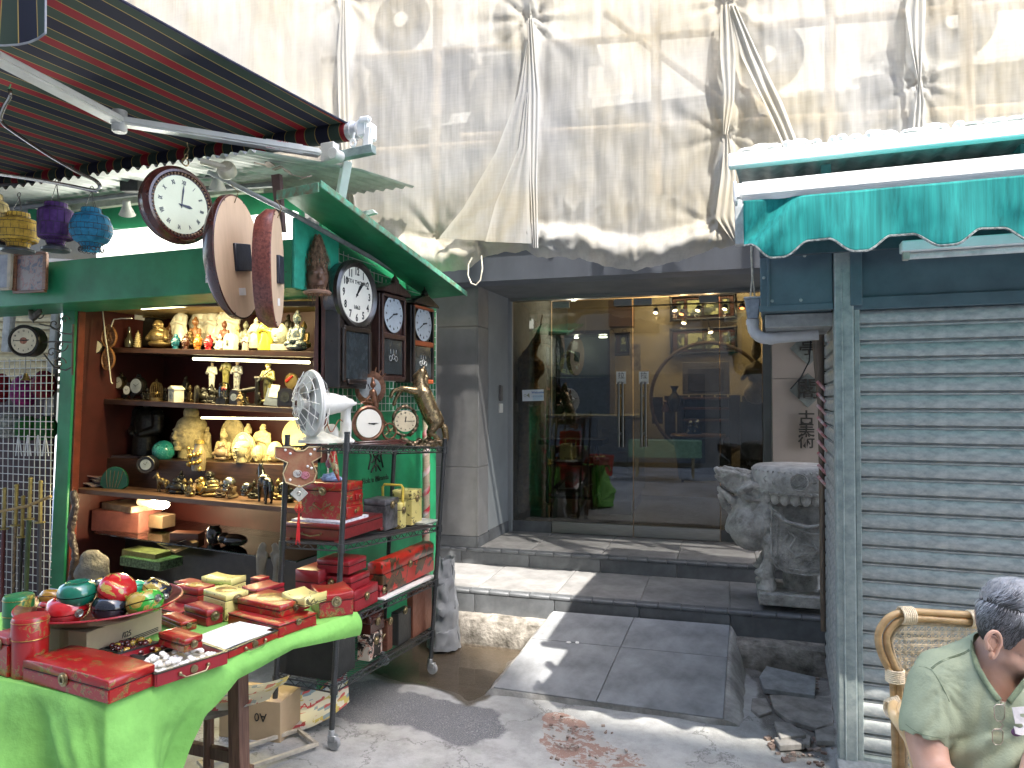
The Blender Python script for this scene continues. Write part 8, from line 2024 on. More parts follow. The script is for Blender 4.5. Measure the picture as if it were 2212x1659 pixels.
for (a,b_,c,d)in SH:
 g=G();dz=Vector((0,0,-.028));cs=[a,b_,d,c]
 for i in range(4):
  p,q=cs[i]-RO,cs[(i+1)%4]-RO;g.cyl(p,q,.004,n=6);g.cyl(p+dz,q+dz,.004,n=6);n=max(4,int((q-p).length/.035))
  g.tube([p.lerp(q,j/n)+(dz if j%2 else Vector())for j in range(n+1)],.0028,5)
  g.cyl(cs[i]-RO+dz*1.3,cs[i]-RO-dz*.3,.0185,n=12)
 for j in range(1,40):g.cyl(a.lerp(b_,j/40)-RO,c.lerp(d,j/40)-RO,.0018,n=4)
 for j in (1,2):g.cyl(a.lerp(c,j/3)-RO,b_.lerp(d,j/3)-RO,.004,n=5)
 g.build('wire_shelf',m_rk,rack)
def shz(k,P):
 a,b_,c,d=SH[k];f=(P.y-a.y)/(b_.y-a.y);return a.z+(b_.z-a.z)*f+.004
def onsh(k,u,X):P=onX(u,900,X);P.z=shz(k,P);return P
m_red=lacquer('red_lacquer',(.31,.010,.009),(.30,.15,.04),(.10,.05,.015),scale=38,thr=.615)
m_redp=pm('plain_red_lacquer',(.26,.011,.018),rough=.4,var=.14,coat=.25,scale=9)
m_yel=lacquer('yellow_lacquer',(.74,.64,.24),(.20,.16,.05),(.06,.05,.02),scale=42,thr=.635)
m_blkb=pm('black_leather',(.022,.024,.024),rough=.4,coat=.2)
m_bras=pm('old_brass_fitting',(.33,.27,.15),rough=.3,metal=.85,var=.3,scale=40)
def kit(t,W,Dp,H,mat,lid=.35,dome=0,clasp='front',side='x',feet=False,saddle=0,medal=None,inset=0,handle=False,dividers=0):
 """box body + lid with seam, clasp on the -Y ('front') or +X ('right') face; origin at base centre"""
 hb=H*(1-lid)
 g=G();g.box((0,0,hb/2),(W,Dp,hb));g.build('body',mat,t,bevel=.003,seg=2)
 g=G();g.box((0,0,hb+.001),(W-.006,Dp-.006,.004));g.build('seam',m_dark,t,smooth=False)
 g=G();n=14;hl=H*lid-.003;top=[]
 for i in range(n+1):
  x=-1+2*i/n;top.append((x,hb+.003+hl*(1-(.0 if not dome else dome*x**4)+saddle*(x*x-.6))))
 if side=='x':g.prism([(-W/2,hb+.003)]+[(W/2,hb+.003)]+[(x*W/2,z)for x,z in reversed(top)],-Dp/2,Dp/2)
 else:
  vs=[(-Dp/2,hb+.003),(Dp/2,hb+.003)]+[(x*Dp/2,z)for x,z in reversed(top)];g.at(rot=(0,0,R(90)));g.prism(vs,-W/2,W/2)
 l_=g.build('lid',mat,t,bevel=.002,ang=60)
 if clasp:
  g=G();rc=min(.022,H*.3);c=(0,-Dp/2-.002,hb)if clasp=='front' else (W/2+.002,0,hb);ax='Y' if clasp=='front' else 'X';dv=Vector((0,-1,0))if clasp=='front' else Vector((1,0,0))
  g.cyl(Vector(c)-dv*.001,Vector(c)+dv*.004,rc,n=18);g.torus(Vector(c)+dv*.006,rc*.55,rc*.16,ax,14,6);g.ell(Vector(c)+dv*.006+Vector((0,0,rc*.5)),(rc*.3,)*3,n=8,m=5);g.build('clasp',m_bras,t)
 if feet:
  g=G()
  for sx in (-1,1):
   for sy2 in (-1,1):g.box((sx*(W/2-.012),sy2*(Dp/2-.012),-.007),(.03,.03,.014))
  g.build('foot',mat,t,bevel=.002)
 if medal:
  g=G();g.at((0,0,H+.0005),(0,0,0));mr=min(W,Dp)*.36;g.lathe([(mr,0),(mr*.95,.0015),(0,.0015)],28,sx=min(1.5,W/Dp*.9)if W>Dp else 1);g.build('gold_medallion',lacquer('gold_medal',(.46,.32,.06),(.16,.08,.02),(.3,.1,.03),scale=40,thr=.42),t)
 if handle:
  g=G();dv=(W*.18);cx=(0,-Dp/2)if clasp!='right' else (0,-Dp/2)
  g.tube([(-dv,-Dp/2-.002,hb*.6),(-dv,-Dp/2-.018,hb*.55),(0,-Dp/2-.02,hb*.38),(dv,-Dp/2-.018,hb*.55),(dv,-Dp/2-.002,hb*.6)],.0035,6);g.build('handle',m_bras,t)
def rbx(k,uL,uN,uF,vt,XR,mat,label,base=0,cat='box',name='lacquer_box',**kw):
 """box on rack shelf k: left end, near right corner and far end in the picture, top at vt"""
 N_=onsh(k,uN,XR);N_.z+=base;Fp=onX(uF,900,XR);Lp=onY(uL,900,N_.y);W=N_.x-Lp.x;Dp=Fp.y-N_.y
 tq=(N_-O).dot(Vector((-math.sin(YAW),math.cos(YAW),0)));zt_=CAMH-(vt-862)/F*tq;H=zt_-N_.z
 t_=thing(name,label,cat,(N_.x-W/2,N_.y+Dp/2,N_.z),(0,0,0));kit(t_,W,Dp,H,mat,**kw);return t_,W,Dp,H
t_,W,Dp,H=rbx(1,619,733,828,1135,-2.06,pm('dark_red_case',(.16,.012,.014),rough=.35,coat=.4),'flat dark red case with a brass drop handle under the jewellery box',name='flat_case',lid=.3,clasp=None,feet=True,handle=True);zb2=H
g=G();g.box((0,.0,.006),(.30,.26,.012));g.build('paper_stack',pm('white_booklets',(.62,.64,.70),rough=.6,scale=40),loc=t_.location+Vector((0,-.05,zb2)),label='white booklets between the flat case and the red jewellery box',cat='booklets')
t_,W,Dp,H=rbx(1,652,746,784,1045,-2.08,m_red,'tall red jewellery box with small drawers on the rack',base=zb2+.012,name='jewellery_box',cat='jewellery box',lid=.22,handle=True)
for i,(y0,z0,w_,h_)in enumerate(((-.25,.60,.40,.15),(.25,.60,.40,.15),(0,.22,.9,.3))):
 g=G();g.box((W/2+.004,y0*Dp,(z0)*H),(.008,w_*Dp,h_*H));d_=g.build('drawer',m_red,t_,bevel=.002);g=G();g.torus((W/2+.012,y0*Dp,z0*H),.008,.002,'X',10,5);g.build('ring_pull',m_bras,d_)
crm=m_bluecloth=pm('blue_checked_cloth',(.20,.30,.50),rough=.9,scale=30,var=.3)
crumple('cloth',690,1034,.0,.06,'crumpled blue checked cloth on the red jewellery box',m_bluecloth,'cloth').location=(t_.location.x+.0,t_.location.y-.01,t_.location.z+H-.004)
rbx(1,786,833,862,1080,-2.09,pm('worn_silver_black',(.12,.12,.13),rough=.4,metal=.3,scale=14,var=.5),'worn black and silver box with round clasps, left of the yellow boxes',name='silver_box',clasp='right',lid=.2)
t_,W,Dp,H=rbx(1,820,866,878,1086,-2.07,m_yel,'small yellow lacquer carrier with a square handle',name='yellow_carrier',clasp='right',lid=.3)
g=G();g.tube([(-W*.45,0,H*.5),(-W*.48,0,H+.085),(-W*.4,0,H+.10),(W*.4,0,H+.10),(W*.48,0,H+.085),(W*.45,0,H*.5)],.008,6);g.build('carrying_handle',pm('yellow_handle',(.62,.46,.07),rough=.35),t_)
rbx(1,848,890,912,1060,-2.10,m_yel,'larger yellow box painted with a bird, at the far end of the rack',name='yellow_box',clasp='right',lid=.25)
g=G()
for i in range(4):g.box((random.uniform(-.01,.01),0,.003+i*.005),(.24,.16,.004),(0,0,random.uniform(-.3,.3)))
g.build('magazines',pm('glossy_magazines',(.5,.52,.5),rough=.3,scale=20,var=.3),smooth=False,loc=onsh(1,900,-2.14),label='loose magazines at the far end of the second rack shelf',cat='magazines')
t_,W,Dp,H=rbx(2,640,690,735,1232,-2.2,m_redp,'small plain red box with a thin metal latch, left on the third rack shelf',lid=.3,clasp='right')
t_,W,Dp,H=rbx(2,735,768,818,1276,-2.03,m_redp,'largest plain red box at the bottom of the front stack',lid=.45,clasp='right')
rbx(2,676,760,800,1247,-2.05,m_redp,'middle plain red box of the front stack',base=H,lid=.45,clasp='front')
rbx(2,686,755,793,1212,-2.06,m_redp,'topmost plain red box of the front stack with a dark patterned lid',base=H+.085,lid=.4,clasp=None)
rbx(2,800,822,838,1265,-2.06,m_redp,'narrow red box with a rounded end beside the long chest',lid=.4,clasp='right')
g=G();a=onsh(2,826,-2.04);b_=onsh(2,938,-2.04);g.box((-.10,(b_.y-a.y)/2,.004),(.24,b_.y-a.y,.008));g.build('white_board',m_paper,smooth=False,loc=a,rot=(math.atan2(b_.z-a.z,b_.y-a.y),0,0),label='white board under the long red chest',cat='board')
rbx(2,795,828,938,1213,-2.06,lacquer('red_black_chest',(.42,.022,.012),(.10,.05,.02),(.03,.02,.01),scale=12,thr=.57),'long red chest with a domed lid and square silver clasp',base=.012,name='long_chest',cat='chest',dome=.28,clasp='right',lid=.4,side='x')
rbx(3,604,722,770,1378,-2.07,m_blkb,'large black chest with round ring handles on the lowest rack shelf',name='black_chest',cat='chest',clasp='right',lid=.02)
inl=lacquer('inlaid_black',(.025,.020,.018),(.50,.45,.38),(.30,.06,.03),scale=15,thr=.50,rough=.25)
t_,W,Dp,H=rbx(3,774,800,828,1372,-2.06,inl,'black chest inlaid with pale shell, with brass fittings',name='inlaid_chest',cat='chest',clasp='right',lid=.3)
rbx(3,778,802,832,1325,-2.07,m_mah,'small dark domed chest on top of the inlaid chest',base=H,name='domed_chest',cat='chest',clasp='right',dome=.5,lid=.5)
rbx(3,826,838,850,1340,-2.06,wood('brown_case',(.08,.025,.015),(.14,.05,.03)),'narrow red brown leather case standing upright',name='upright_case',cat='case',clasp='right',lid=.02,handle=True)
rbx(3,846,862,890,1322,-2.05,m_blkb,'upright black case with a ring handle',name='upright_case',cat='case',clasp='right',lid=.02)
rbx(3,880,893,934,1280,-2.04,pm('copper_panel',(.22,.085,.055),rough=.3,metal=.5,scale=6,bump=.15),'tall copper coloured relief panel at the far end of the lowest shelf',name='relief_panel',cat='panel',clasp=None,lid=.02)
m_wht=pm('fan_white',(.72,.72,.68),rough=.35,var=.05)
P=onsh(0,692,-2.24);k_=ppm(P);fan=thing('desk_fan','old white metal desk fan on the top of the rack','fan',P,(0,0,view(P)-R(68)))
g=G();g.lathe([(.115,.004),(.11,.02),(.08,.035),(.04,.05),(.022,.06),(.018,.10)],32);g.build('base',pm('fan_base',(.52,.52,.44),rough=.4),fan)
g=G();g.cyl((0,0,.09),(0,.02,.175),.016,n=12);g.box((0,.02,.16),(.05,.02,.04));g.build('neck',m_rk,fan)
hc=Vector((0,0,.205));g=G();g.at(hc,(R(-90),0,0));g.lathe([(.0,-.01),(.035,-.01),(.055,.01),(.058,.06),(.045,.11),(.02,.16),(.008,.20)],24);g.build('motor',m_wht,fan)
g=G();Rr=.172
g.torus(hc+Vector((0,-.05,0)),Rr,.006,'Y',48,8)
for i in range(44):a=2*PI*i/44;g.v+=[]
g.at(hc+Vector((0,-.05,0)),(R(90),0,0));g.lathe([(Rr,-.012),(Rr+.004,0),(Rr,.012)],48);g.M=Matrix.Identity(4);g.build('guard_ring',m_wht,fan)
g=G()
for i in range(14):
 a=2*PI*i/14;u_=Vector((math.cos(a),0,math.sin(a)));w_=Vector((-math.sin(a),0,math.cos(a)));g.tube([hc+Vector((0,-.13,0))+u_*.02,hc+Vector((0,-.125,0))+u_*.08+w_*.02,hc+Vector((0,-.075,0))+u_*Rr],.0022,5);g.tube([hc+Vector((0,.03,0))+u_*.05,hc+Vector((0,-.0,0))+u_*.13,hc+Vector((0,-.04,0))+u_*Rr],.0016,5)
for rr in (.06,.11,.15):g.torus(hc+Vector((0,-.125+(rr-.06)*.45,0)),rr,.002,'Y',36,4)
g.build('guard_wires',m_wht,fan)
for i in range(4):
 g=G();g.grid(lambda a,b_:((.02+.13*a)*math.cos((b_-.5)*1.15),(b_-.5)*.05,(.02+.13*a)*math.sin((b_-.5)*1.15)),6,8);o=g.build('blade',pm('blade_grey',(.25,.25,.25)),fan,loc=hc+Vector((0,-.06,0)),rot=(0,i*PI/2+.3,0),keep=True)
g=G();g.cyl(hc+Vector((0,-.10,0)),hc,.028,n=18);g.build('hub',m_wht,fan)
g=G();g.tube(arc_([onsh(0,700,-2.2)+Vector((0,0,.17)),onsh(0,715,-2.2)+Vector((0,0,.06)),onsh(0,735,-2.2)+Vector((0,0,.13)),onsh(0,755,-2.2)+Vector((0,0,.05)),onsh(0,770,-2.2)+Vector((0,0,.01))]),.003,6);g.build('power_cord',pm('brown_cord',(.28,.10,.05),rough=.6),label='brown power cord looped behind the desk fan',cat='cord')
P=onsh(0,745,-2.2);k_=ppm(P);t_=thing('golfer_statue','white porcelain golfer swinging a club on the rack','statue',P,(0,0,R(20)))
g=G();q=k_
g.cap((-4*q,0,8*q),7*q,(0,0,45*q),10*q);g.cap((8*q,0,8*q),6*q,(6*q,0,45*q),9*q);g.cap((2*q,0,48*q),11*q,(2*q,0,75*q),11*q);g.ell((-2*q,0,96*q),(7*q,7*q,9*q));g.cap((10*q,0,78*q),5*q,(18*q,-8*q,92*q),4*q);g.cap((18*q,-8*q,92*q),4*q,(4*q,-8*q,98*q),3.5*q);g.ell((0,0,6*q),(22*q,14*q,8*q));g.ell((-28*q,0,22*q),(16*q,10*q,22*q))
meshob('figure',blobmesh(g,.006,2),m_wht,t_);g=G();g.cyl((6*q,-8*q,98*q),(-24*q,6*q,108*q),1.4*q,n=6);g.build('club',m_wht,t_)
cb=pm('copper_bronze',(.24,.12,.075),rough=.3,metal=.85,var=.35,scale=30)
P=onsh(0,812,-2.16);k_=ppm(P);t_=thing('bicycle_clock','penny farthing rider clock in copper tones on a dark wood base','clock',P,(0,0,R(62)))
g=G();g.box((0,0,.008),(.34,.13,.016));g.box((0,0,.022),(.30,.11,.014));g.build('base',m_mah,t_,bevel=.004)
g=G();g.torus((-.06,-.02,.125),.092,.012,'Y',40,8);g.torus((.09,.0,.075),.045,.006,'Y',24,6);g.tube([(-.06,.0,.23),(.0,.0,.19),(.07,0,.12),(.09,0,.075)],.006,6);g.tube([(-.10,0,.24),(-.06,0,.25),(-.02,0,.24)],.005,6)
for i in range(10):a=i*PI/5;g.cyl((.09,0,.075),(.09+.045*math.cos(a),0,.075+.045*math.sin(a)),.0012,n=4)
g.build('cycle_frame',cb,t_);dialset(t_,.080,(-.06,-.028,.125),None,m_dial,3,15)
g=G();g.cap((.0,.0,.22),.018,(-.02,0,.30),.022);g.ell((-.02,-.0,.345),(.017,.018,.02));g.cap((-.02,0,.30),.010,(-.06,0,.26),.008);g.cap((0,0,.21),.013,(-.05,-.01,.15),.010);g.cap((-.02,0,.36),.012,(-.02,0,.38),.009)
meshob('rider',blobmesh(g,.0045,1),cb,t_)
P=onsh(0,800,-2.32);k_=165*ppm(P);t_=thing('ornate_clock','tall ornate bronze clock with a spiky crown behind the bicycle clock','clock',P,(0,0,R(25)));g=G();g.lathe([(.10,0),(.13,.03),(.05,.08),(.04,.3),(.12,.42),(.04,.5),(.04,.55)],20);g.at((0,0,.74),(R(90),0,0));g.lathe([(.0,-.05),(.19,-.05),(.20,.03),(.15,.05)],28,sy_=1.15);g.M=Matrix.Identity(4)
for i in range(7):a=R(40+i*17);g.cap((.18*math.cos(a),0,.78+.16*math.sin(a)),.02,(.26*math.cos(a),0,.78+.24*math.sin(a)),.007,6)
g.v=[p*k_ for p in g.v];g.build('case',cb,t_);dialset(t_,.14*k_,(0,-.055*k_,.74*k_),None,pm('grey_dial',(.3,.33,.35)),11,10)
P=onsh(0,918,-2.14);k_=ppm(P)*.3166;hz=thing('horse_clock','rearing golden bronze horse clock at the far end of the rack','clock',P,(0,0,view(P)+R(8)))
def hc_(x,y,d=0):return ((x-1165)*k_,d*k_,(1525-y)*k_)
g=G();q=k_
def hcap(x0,y0,r0,x1,y1,r1,d0=0,d1=None):g.cap(hc_(x0,y0,d0),r0*q,hc_(x1,y1,d0 if d1 is None else d1),r1*q,14)
hcap(1150,1170,66,1200,1290,62);hcap(1210,1310,66,1235,1350,62);hcap(1130,1140,56,1125,1060,36);hcap(1125,1060,36,1140,1020,30);hcap(1140,1020,28,1095,1045,16);hcap(1150,995,9,1158,978,4,-12)
for s in (-26,26):
 hcap(1110,1150,30,1010,1130,20,s);hcap(1010,1130,18,960+s*.4,1170+s,12,s);hcap(960+s*.4,1170+s,12,945+s*.5,1210+s,14,s);hcap(1240,1360,40,1200,1430,24,s);hcap(1200,1430,20,1225-s,1470,15,s);hcap(1225-s,1470,14,1160-s,1515,15,s)
hcap(1270,1360,16,1300,1400,24);hcap(1300,1400,24,1310,1470,22);hcap(1310,1470,22,1270,1510,14)
for i in range(8):hcap(1160+(i%3)*8,1000+i*26,12,1182+(i%2)*8,1030+i*26,6,random.uniform(-14,14))
m_hb=pm('gold_bronze',(.34,.25,.14),rough=.28,metal=.9,var=.3,scale=18)
meshob('horse',blobmesh(g,.0055,2),m_hb,hz)
g=G();random.seed(9)
for i in range(38):a=2*PI*i/38;g.ell(hc_(1030+82*math.cos(a),1350-98*math.sin(a),random.uniform(-14,10)),(random.uniform(9,17)*q,)*3,n=8,m=5)
for i in range(46):g.ell(hc_(random.uniform(940,1310),random.uniform(1475,1525),random.uniform(-50,50)),(random.uniform(18,34)*q,20*q,random.uniform(9,20)*q),n=8,m=5)
meshob('rocky_base',roughen(blobmesh(g,.006,1),.004,60),pm('dark_bronze_rock',(.20,.15,.10),rough=.35,metal=.8,var=.5,scale=40),hz)
dl=thing('dial_set','',None);dl['label']='';bpy.data.objects.remove(dl)
dialset(hz,72*q,hc_(1030,1350,-22),'roman',m_cream_dial,12,15,numsize=.2)
P=onY(648,985,2.93);k_=ppm(P);t_=thing('padded_ornament','tan shirt shaped ornament embroidered with roses hanging on the rack','ornament',P,(0,0,view(P)))
ol=[(-18,20),(-52,22),(-52,-2),(-26,-14),(-36,-38),(-30,-58),(0,-70),(30,-58),(36,-38),(26,-14),(46,-2),(46,20),(18,20),(8,12),(-8,12)]
def sil(ol,s,y0,y1,nm,mat,par,bev=.004):g=G();g.prism([(x*s,z*s)for x,z in ol],y0,y1);return g.build(nm,mat,par,bevel=bev)
sil(ol,k_,-.012,.012,'body',pm('tan_hide',(.26,.15,.08),rough=.5,scale=12,var=.3,col2=(.24,.05,.03)),t_,.008)
g=G();g.tube([(x*k_*.96,-.013,z*k_*.95)for x,z in ol],.004,5,closed=True);g.build('trim',pm('cream_trim',(.48,.38,.22),rough=.7),t_)
for (x,z,c_,nm)in ((-6,-36,(.5,.48,.46),'white_rose'),(10,-40,(.55,.22,.28),'pink_rose')):
 g=G();
 for i in range(7):g.torus(((x+3*math.cos(i))*k_,-.015,(z+3*math.sin(i))*k_),(2+i*.8)*k_,.0025,'Y',10,4)
 g.build(nm,pm(nm,c_,rough=.7),t_)
g=G()
for (x,z)in ((-30,14),(-20,6),(30,14),(22,4),(16,-22),(24,-26),(-20,-50)):g.ell((x*k_,-.014,z*k_),(3*k_,.004,3*k_),n=8,m=5)
g.build('button',m_paper,t_)
P=onY(646,1066,2.92);k_=ppm(P);t_=thing('coin_charm','square clear charm with a red tassel and knot hanging on the rack','charm',P,(0,0,view(P)))
g=G();g.box((0,0,0),(27*k_,.008,27*k_),(0,R(45),0));g.build('plaque',pm('frosted_plaque',(.42,.42,.38),rough=.2,coat=.5),t_,bevel=.002);g=G();g.torus((0,-.005,0),4*k_,.002,'Y',12,5);g.build('coin',m_silver,t_)
g=G();g.tube([(0,0,20*k_),(0,0,60*k_)],.0016,5)
for i in range(6):g.torus((5*k_*math.cos(i*PI/3),-.004,(-32+5*math.sin(i*PI/3))*k_),4*k_,.0016,'Y',10,4)
for i in range(9):g.tube([((i-4)*.4*k_,0,-42*k_),((i-4)*1.1*k_-2*k_,0,random.uniform(-112,-98)*k_)],.0014,4)
g.tube([(0,0,-18*k_),(0,0,-42*k_)],.002,5);g.build('red_tassel',pm('tassel_red',(.55,.01,.015),rough=.7),t_)
P=onY(722,1000,3.05);k_=ppm(P);t_=thing('pepper_ornament','red chilli shaped ornament with a fish charm hanging behind the rack post','ornament',P);g=G();g.tube([(-2*k_,0,28*k_),(-4*k_,0,10*k_),(4*k_,0,-14*k_),(12*k_,0,-38*k_)],[6*k_,10*k_,7*k_,2*k_],10);g.build('pepper',lacquer('chilli_red',(.35,.02,.015),(.45,.34,.15),(.1,.2,.15),scale=30,thr=.5),t_)
g=G();g.ell((-14*k_,0,-2*k_),(8*k_,.008,10*k_));g.build('fish_charm',pm('fish_blue_red',(.12,.18,.32),rough=.4,scale=50,col2=(.4,.05,.04)),t_);g=G();g.tube([(-2*k_,0,28*k_),(2*k_,0,40*k_),(10*k_,0,36*k_)],.002,5);g.build('hook',m_silver,t_)
g=G();P=onZ(945,1405,.0)
g.grid(lambda a,b_:((.11-.05*b_+.018*fbm(a*9,b_*5,1,3))*math.cos(a*2*PI),(.13-.05*b_+.02*fbm(a*9,b_*8,1,5))*math.sin(a*2*PI),.60*b_+.03*fbm(a*7,b_*9,1,8)),60,40)
g.build('plastic_sack',pm('grey_plastic',(.30,.32,.345),rough=.4,trans=.15,var=.08,bump=.1,scale=8,bscale=20),loc=(P.x+.0,P.y+.1,0),label='tall crumpled grey plastic sack behind the far end of the rack',cat='sack')
TZ=.76
def tp(x,y,z=TZ):return onZ(.375*x,1189+.375*y,z)
NCn,FCn=onZ(230,1521,TZ),onZ(771,1325,TZ)
m_lime=pm('lime_cloth',(.24,.55,.12),rough=.8,var=.12,scale=5,bump=.35,trans=.18,bscale=22,detail=8)
XR0=NCn.x;dXR=FCn.x-NCn.x
def XRy(y):return XR0+dXR*(y-YN)/(YFr-YN)
YN,YFr=NCn.y,FCn.y;XLt=XR0-1.25
zr_t=[(YN,.0),(onX(330,1659,XR0).y,.05),(onX(442,1545,XR0+dXR*.3).y,onX(442,1545,XR0+dXR*.3).z),(onX(514,1468,XR0+dXR*.5).y,onX(514,1468,XR0+dXR*.5).z),(onX(640,1408,XR0+dXR*.8).y,onX(640,1405,XR0+dXR*.8).z),(YFr+.05,onX(772,1375,XR0+dXR).z)]
def zb_(y):
 return interp(zr_t,y)
table=thing('display_table','wooden trestle table hidden under the bright green cloth','table',((XR0+XLt)/2,(YN+YFr)/2,0));TO=table.location.copy()
m_leg=wood('brown_leg',(.10,.045,.03),(.18,.09,.06),rough=.55,axis='Z')
g=G();g.box((0,0,TZ-.02),(1.22,YFr-YN-.03,.03));g.build('tabletop',m_leg,table)
for (x,y)in ((.48,-.40),(.48,.22),(-.5,-.40),(-.5,.30)):
 g=G();g.hexa([(x-.03,y-.03,0),(x+.03,y-.03,0),(x+.03,y+.03,0),(x-.03,y+.03,0)],[(x-.05,y-.03,TZ-.035),(x+.01,y-.03,TZ-.035),(x+.01,y+.03,TZ-.035),(x-.05,y+.03,TZ-.035)]);g.build('leg',m_leg,table,bevel=.003)
g=G();g.box((.47,-.1,.13),(.03,.8,.05));g.box((0,-.4,.2),(.95,.03,.05));g.box((0,.25,.2),(.95,.03,.05));g.build('stretcher',m_leg,table,bevel=.002)
def clothf(a,b_):
 La,Lb=1.25,YFr-YN;s=a*(La+Lb);
 if s<La:x,y,nx,ny=XLt+s,YN,0,-1;zb2=0.0
 else:x,y,nx,ny=XRy(YN+s-La),YN+s-La,1,0;zb2=zb_(y)
 cr_=math.exp(-((s-La)/.10)**2);z=TZ+.006-(TZ-zb2)*b_;dn=TZ-z
 amp=.17*min(1,dn*2.6)
 w_=math.sin(s*19+1.4*math.sin(s*5)+dn*2.2)*.35+.6*noise.noise(Vector((s*4.5+dn*1.5,dn*2.4,2)))+.22*noise.noise(Vector((s*11+dn*4,dn*7,4)))+.5*(abs(noise.noise(Vector((s*3+dn*3.2,dn*1.2-s*1.5,7))))-.2)
 sw=.03*math.exp(-((s-(La-.62)-dn*.9)/.07)**2)-.03*math.exp(-((s-(La-.30)-dn*.55)/.09)**2)
 dd=amp*w_*(1 if s<La+.35 else max(.25,1-(s-La-.35)*2))+sw*min(1,dn*4)+.004
 for so_,sl_,aw_,ww_ in ((-.52,.5,.030,.030),(-.41,-.25,-.022,.024),(-.28,.75,.034,.028),(-.16,.35,.024,.020),(-.06,.15,-.020,.018),(.12,-.1,.022,.026),(.27,-.35,.018,.03),(-.85,.2,.03,.05)):
  dd+=aw_*math.exp(-((s-La-so_-sl_*dn-.02*math.sin(dn*9))/ww_)**2)*min(1,dn*3.5)
 if abs(s-La)<.2:nx,ny=(lambda q:(math.sin(q),-math.cos(q)))((s-La+.2)/.4*PI/2)
 off=dd+cr_*dn*.14+.012*math.sin(b_*PI)
 rnd=.012*(1-math.exp(-dn*60))
 return (x+nx*(off+rnd)-(0 if s<La else 0),y+ny*(off+rnd),z-rnd*.3)
g=G();g.grid(clothf,300,60)
g.grid(lambda a,b_:(XLt+(XRy(YN+(YFr-YN)*b_)-XLt)*a,YN+(YFr-YN)*b_,TZ+.006+.002*fbm(a*6,b_*5)),40,40)
tc_=g.build('tablecloth',m_lime,label='bright green cloth draped over the display table',cat='tablecloth',ang=80,keep=True)
def pbox(L_,N_,R_,h,mat,label,z=TZ+.008,cat='box',name='lacquer_box',**kw):
 """box from three base corners: left, near, right (enlarged picture), h in enlarged pixels at the near corner"""
 a,n_,r_=tp(*L_,z),tp(*N_,z),tp(*R_,z);k_=ppm(n_)*.375;ex=(n_-a);ey=(r_-n_)
 th=math.atan2(ex.y,ex.x);W=ex.length;pr_=Vector((-math.sin(th),math.cos(th),0));Dp=max(.05,abs(ey.dot(pr_)))if not kw.get('dp')else kw['dp'];kw.pop('dp',None)
 c=n_-ex*.5+pr_*Dp/2;t_=thing(name,label,cat,(c.x,c.y,z),(0,0,th));kit(t_,W,Dp,h*k_,mat,**kw);return t_,W,Dp,h*k_
pbox((130,752),(625,890),(885,778),142,m_red,'largest red lacquer box with a domed lid at the front corner of the table',dome=.22,lid=.45)
m_rim=m_blkb
def tray(L_,N_,R_,h,label,inner,mat=m_redp,z=TZ+.008,**kw):
 a,n_,r_=tp(*L_,z),tp(*N_,z),tp(*R_,z);k_=ppm(n_)*.375;H=h*k_;ex,ey=n_-a,r_-n_;th=math.atan2(ey.y,ey.x);W=ey.length;pv=Vector((-math.sin(th),math.cos(th),0));Dp=abs(ex.dot(pv));c=n_+ey*.5+pv*Dp/2
 t_=thing('open_case',label,'case',(c.x,c.y,z),(0,0,th));g=G();g.box((0,0,.004),(W,Dp,.008));
 for (x,y,w_,d_)in ((0,-Dp/2,W,.008),(0,Dp/2,W,.008),(-W/2,0,.008,Dp),(W/2,0,.008,Dp)):g.box((x,y,H/2),(w_,d_,H))
 g.build('body',mat,t_,bevel=.0015,smooth=False);g=G()
 for (x,y,w_,d_)in ((0,-Dp/2,W,.009),(0,Dp/2,W,.009),(-W/2,0,.009,Dp),(W/2,0,.009,Dp)):g.box((x,y,H+.002),(w_+.004,d_+.002,.004))
 g.build('black_rim',m_rim,t_,smooth=False);g=G();g.box((0,0,.012),(W-.012,Dp-.012,.004));g.build('lining',inner,t_,smooth=False)
 g=G();g.cyl((0,-Dp/2-.004,H*.55),(0,-Dp/2-.010,H*.55),.013,n=16)
 for s in (-1,1):g.ell((s*.05,-Dp/2-.010,H*.55),(.007,)*3,n=8,m=5)
 g.tube([(-.05,-Dp/2-.012,H*.5),(-.035,-Dp/2-.02,H*.2),(.035,-Dp/2-.02,H*.2),(.05,-Dp/2-.012,H*.5)],.003,6);g.build('clasp',m_bras,t_);return t_,W,Dp,H
m_ivl=pm('ivory_lining',(.62,.58,.46),rough=.6,scale=50,var=.12)
t_,W,Dp,H=tray((700,660),(900,788),(1306,652),72,'open red case filled with white beads in front of the sunlit papers',m_ivl);g=G();random.seed(2)
for i in range(90):g.ell((random.uniform(-.45,.45)*W,random.uniform(-.45,.2)*Dp,.02+random.uniform(0,.012)),(.011,.009,.008),n=7,m=5)
g.build('white_beads',pm('white_bead',(.75,.73,.68),rough=.4),t_)['kind']='stuff'
t2,W,Dp,H=tray((610,600),(840,660),(1010,590),40,'black compartment of brown and yellow beads beside the big red box',m_ivl,m_blkb)
for c_,nm,sd in (((.10,.02,.02),'brown_beads',1),((.50,.32,.05),'yellow_beads',5)):
 g=G();random.seed(sd)
 for i in range(34 if sd==1 else 12):g.ell((random.uniform(-.44,.44)*W,random.uniform(-.4,.4)*Dp,.022+random.uniform(0,.014)),(.013,.010,.010),n=8,m=5)
 g.build(nm,pm(nm,c_,rough=.2,coat=.5),t2)['kind']='stuff'
zt2=TZ+.008+H
pbox((910,545),(1062,592),(1180,560),75,m_red,'small red box sitting on the rim of the bead case',z=TZ+.055,lid=.5,clasp='right')
t_,W,Dp,H=tray((1130,545),(1312,625),(1600,500),42,'flat open red case covered with white paper in the sun',m_paper,m_red);g=G()
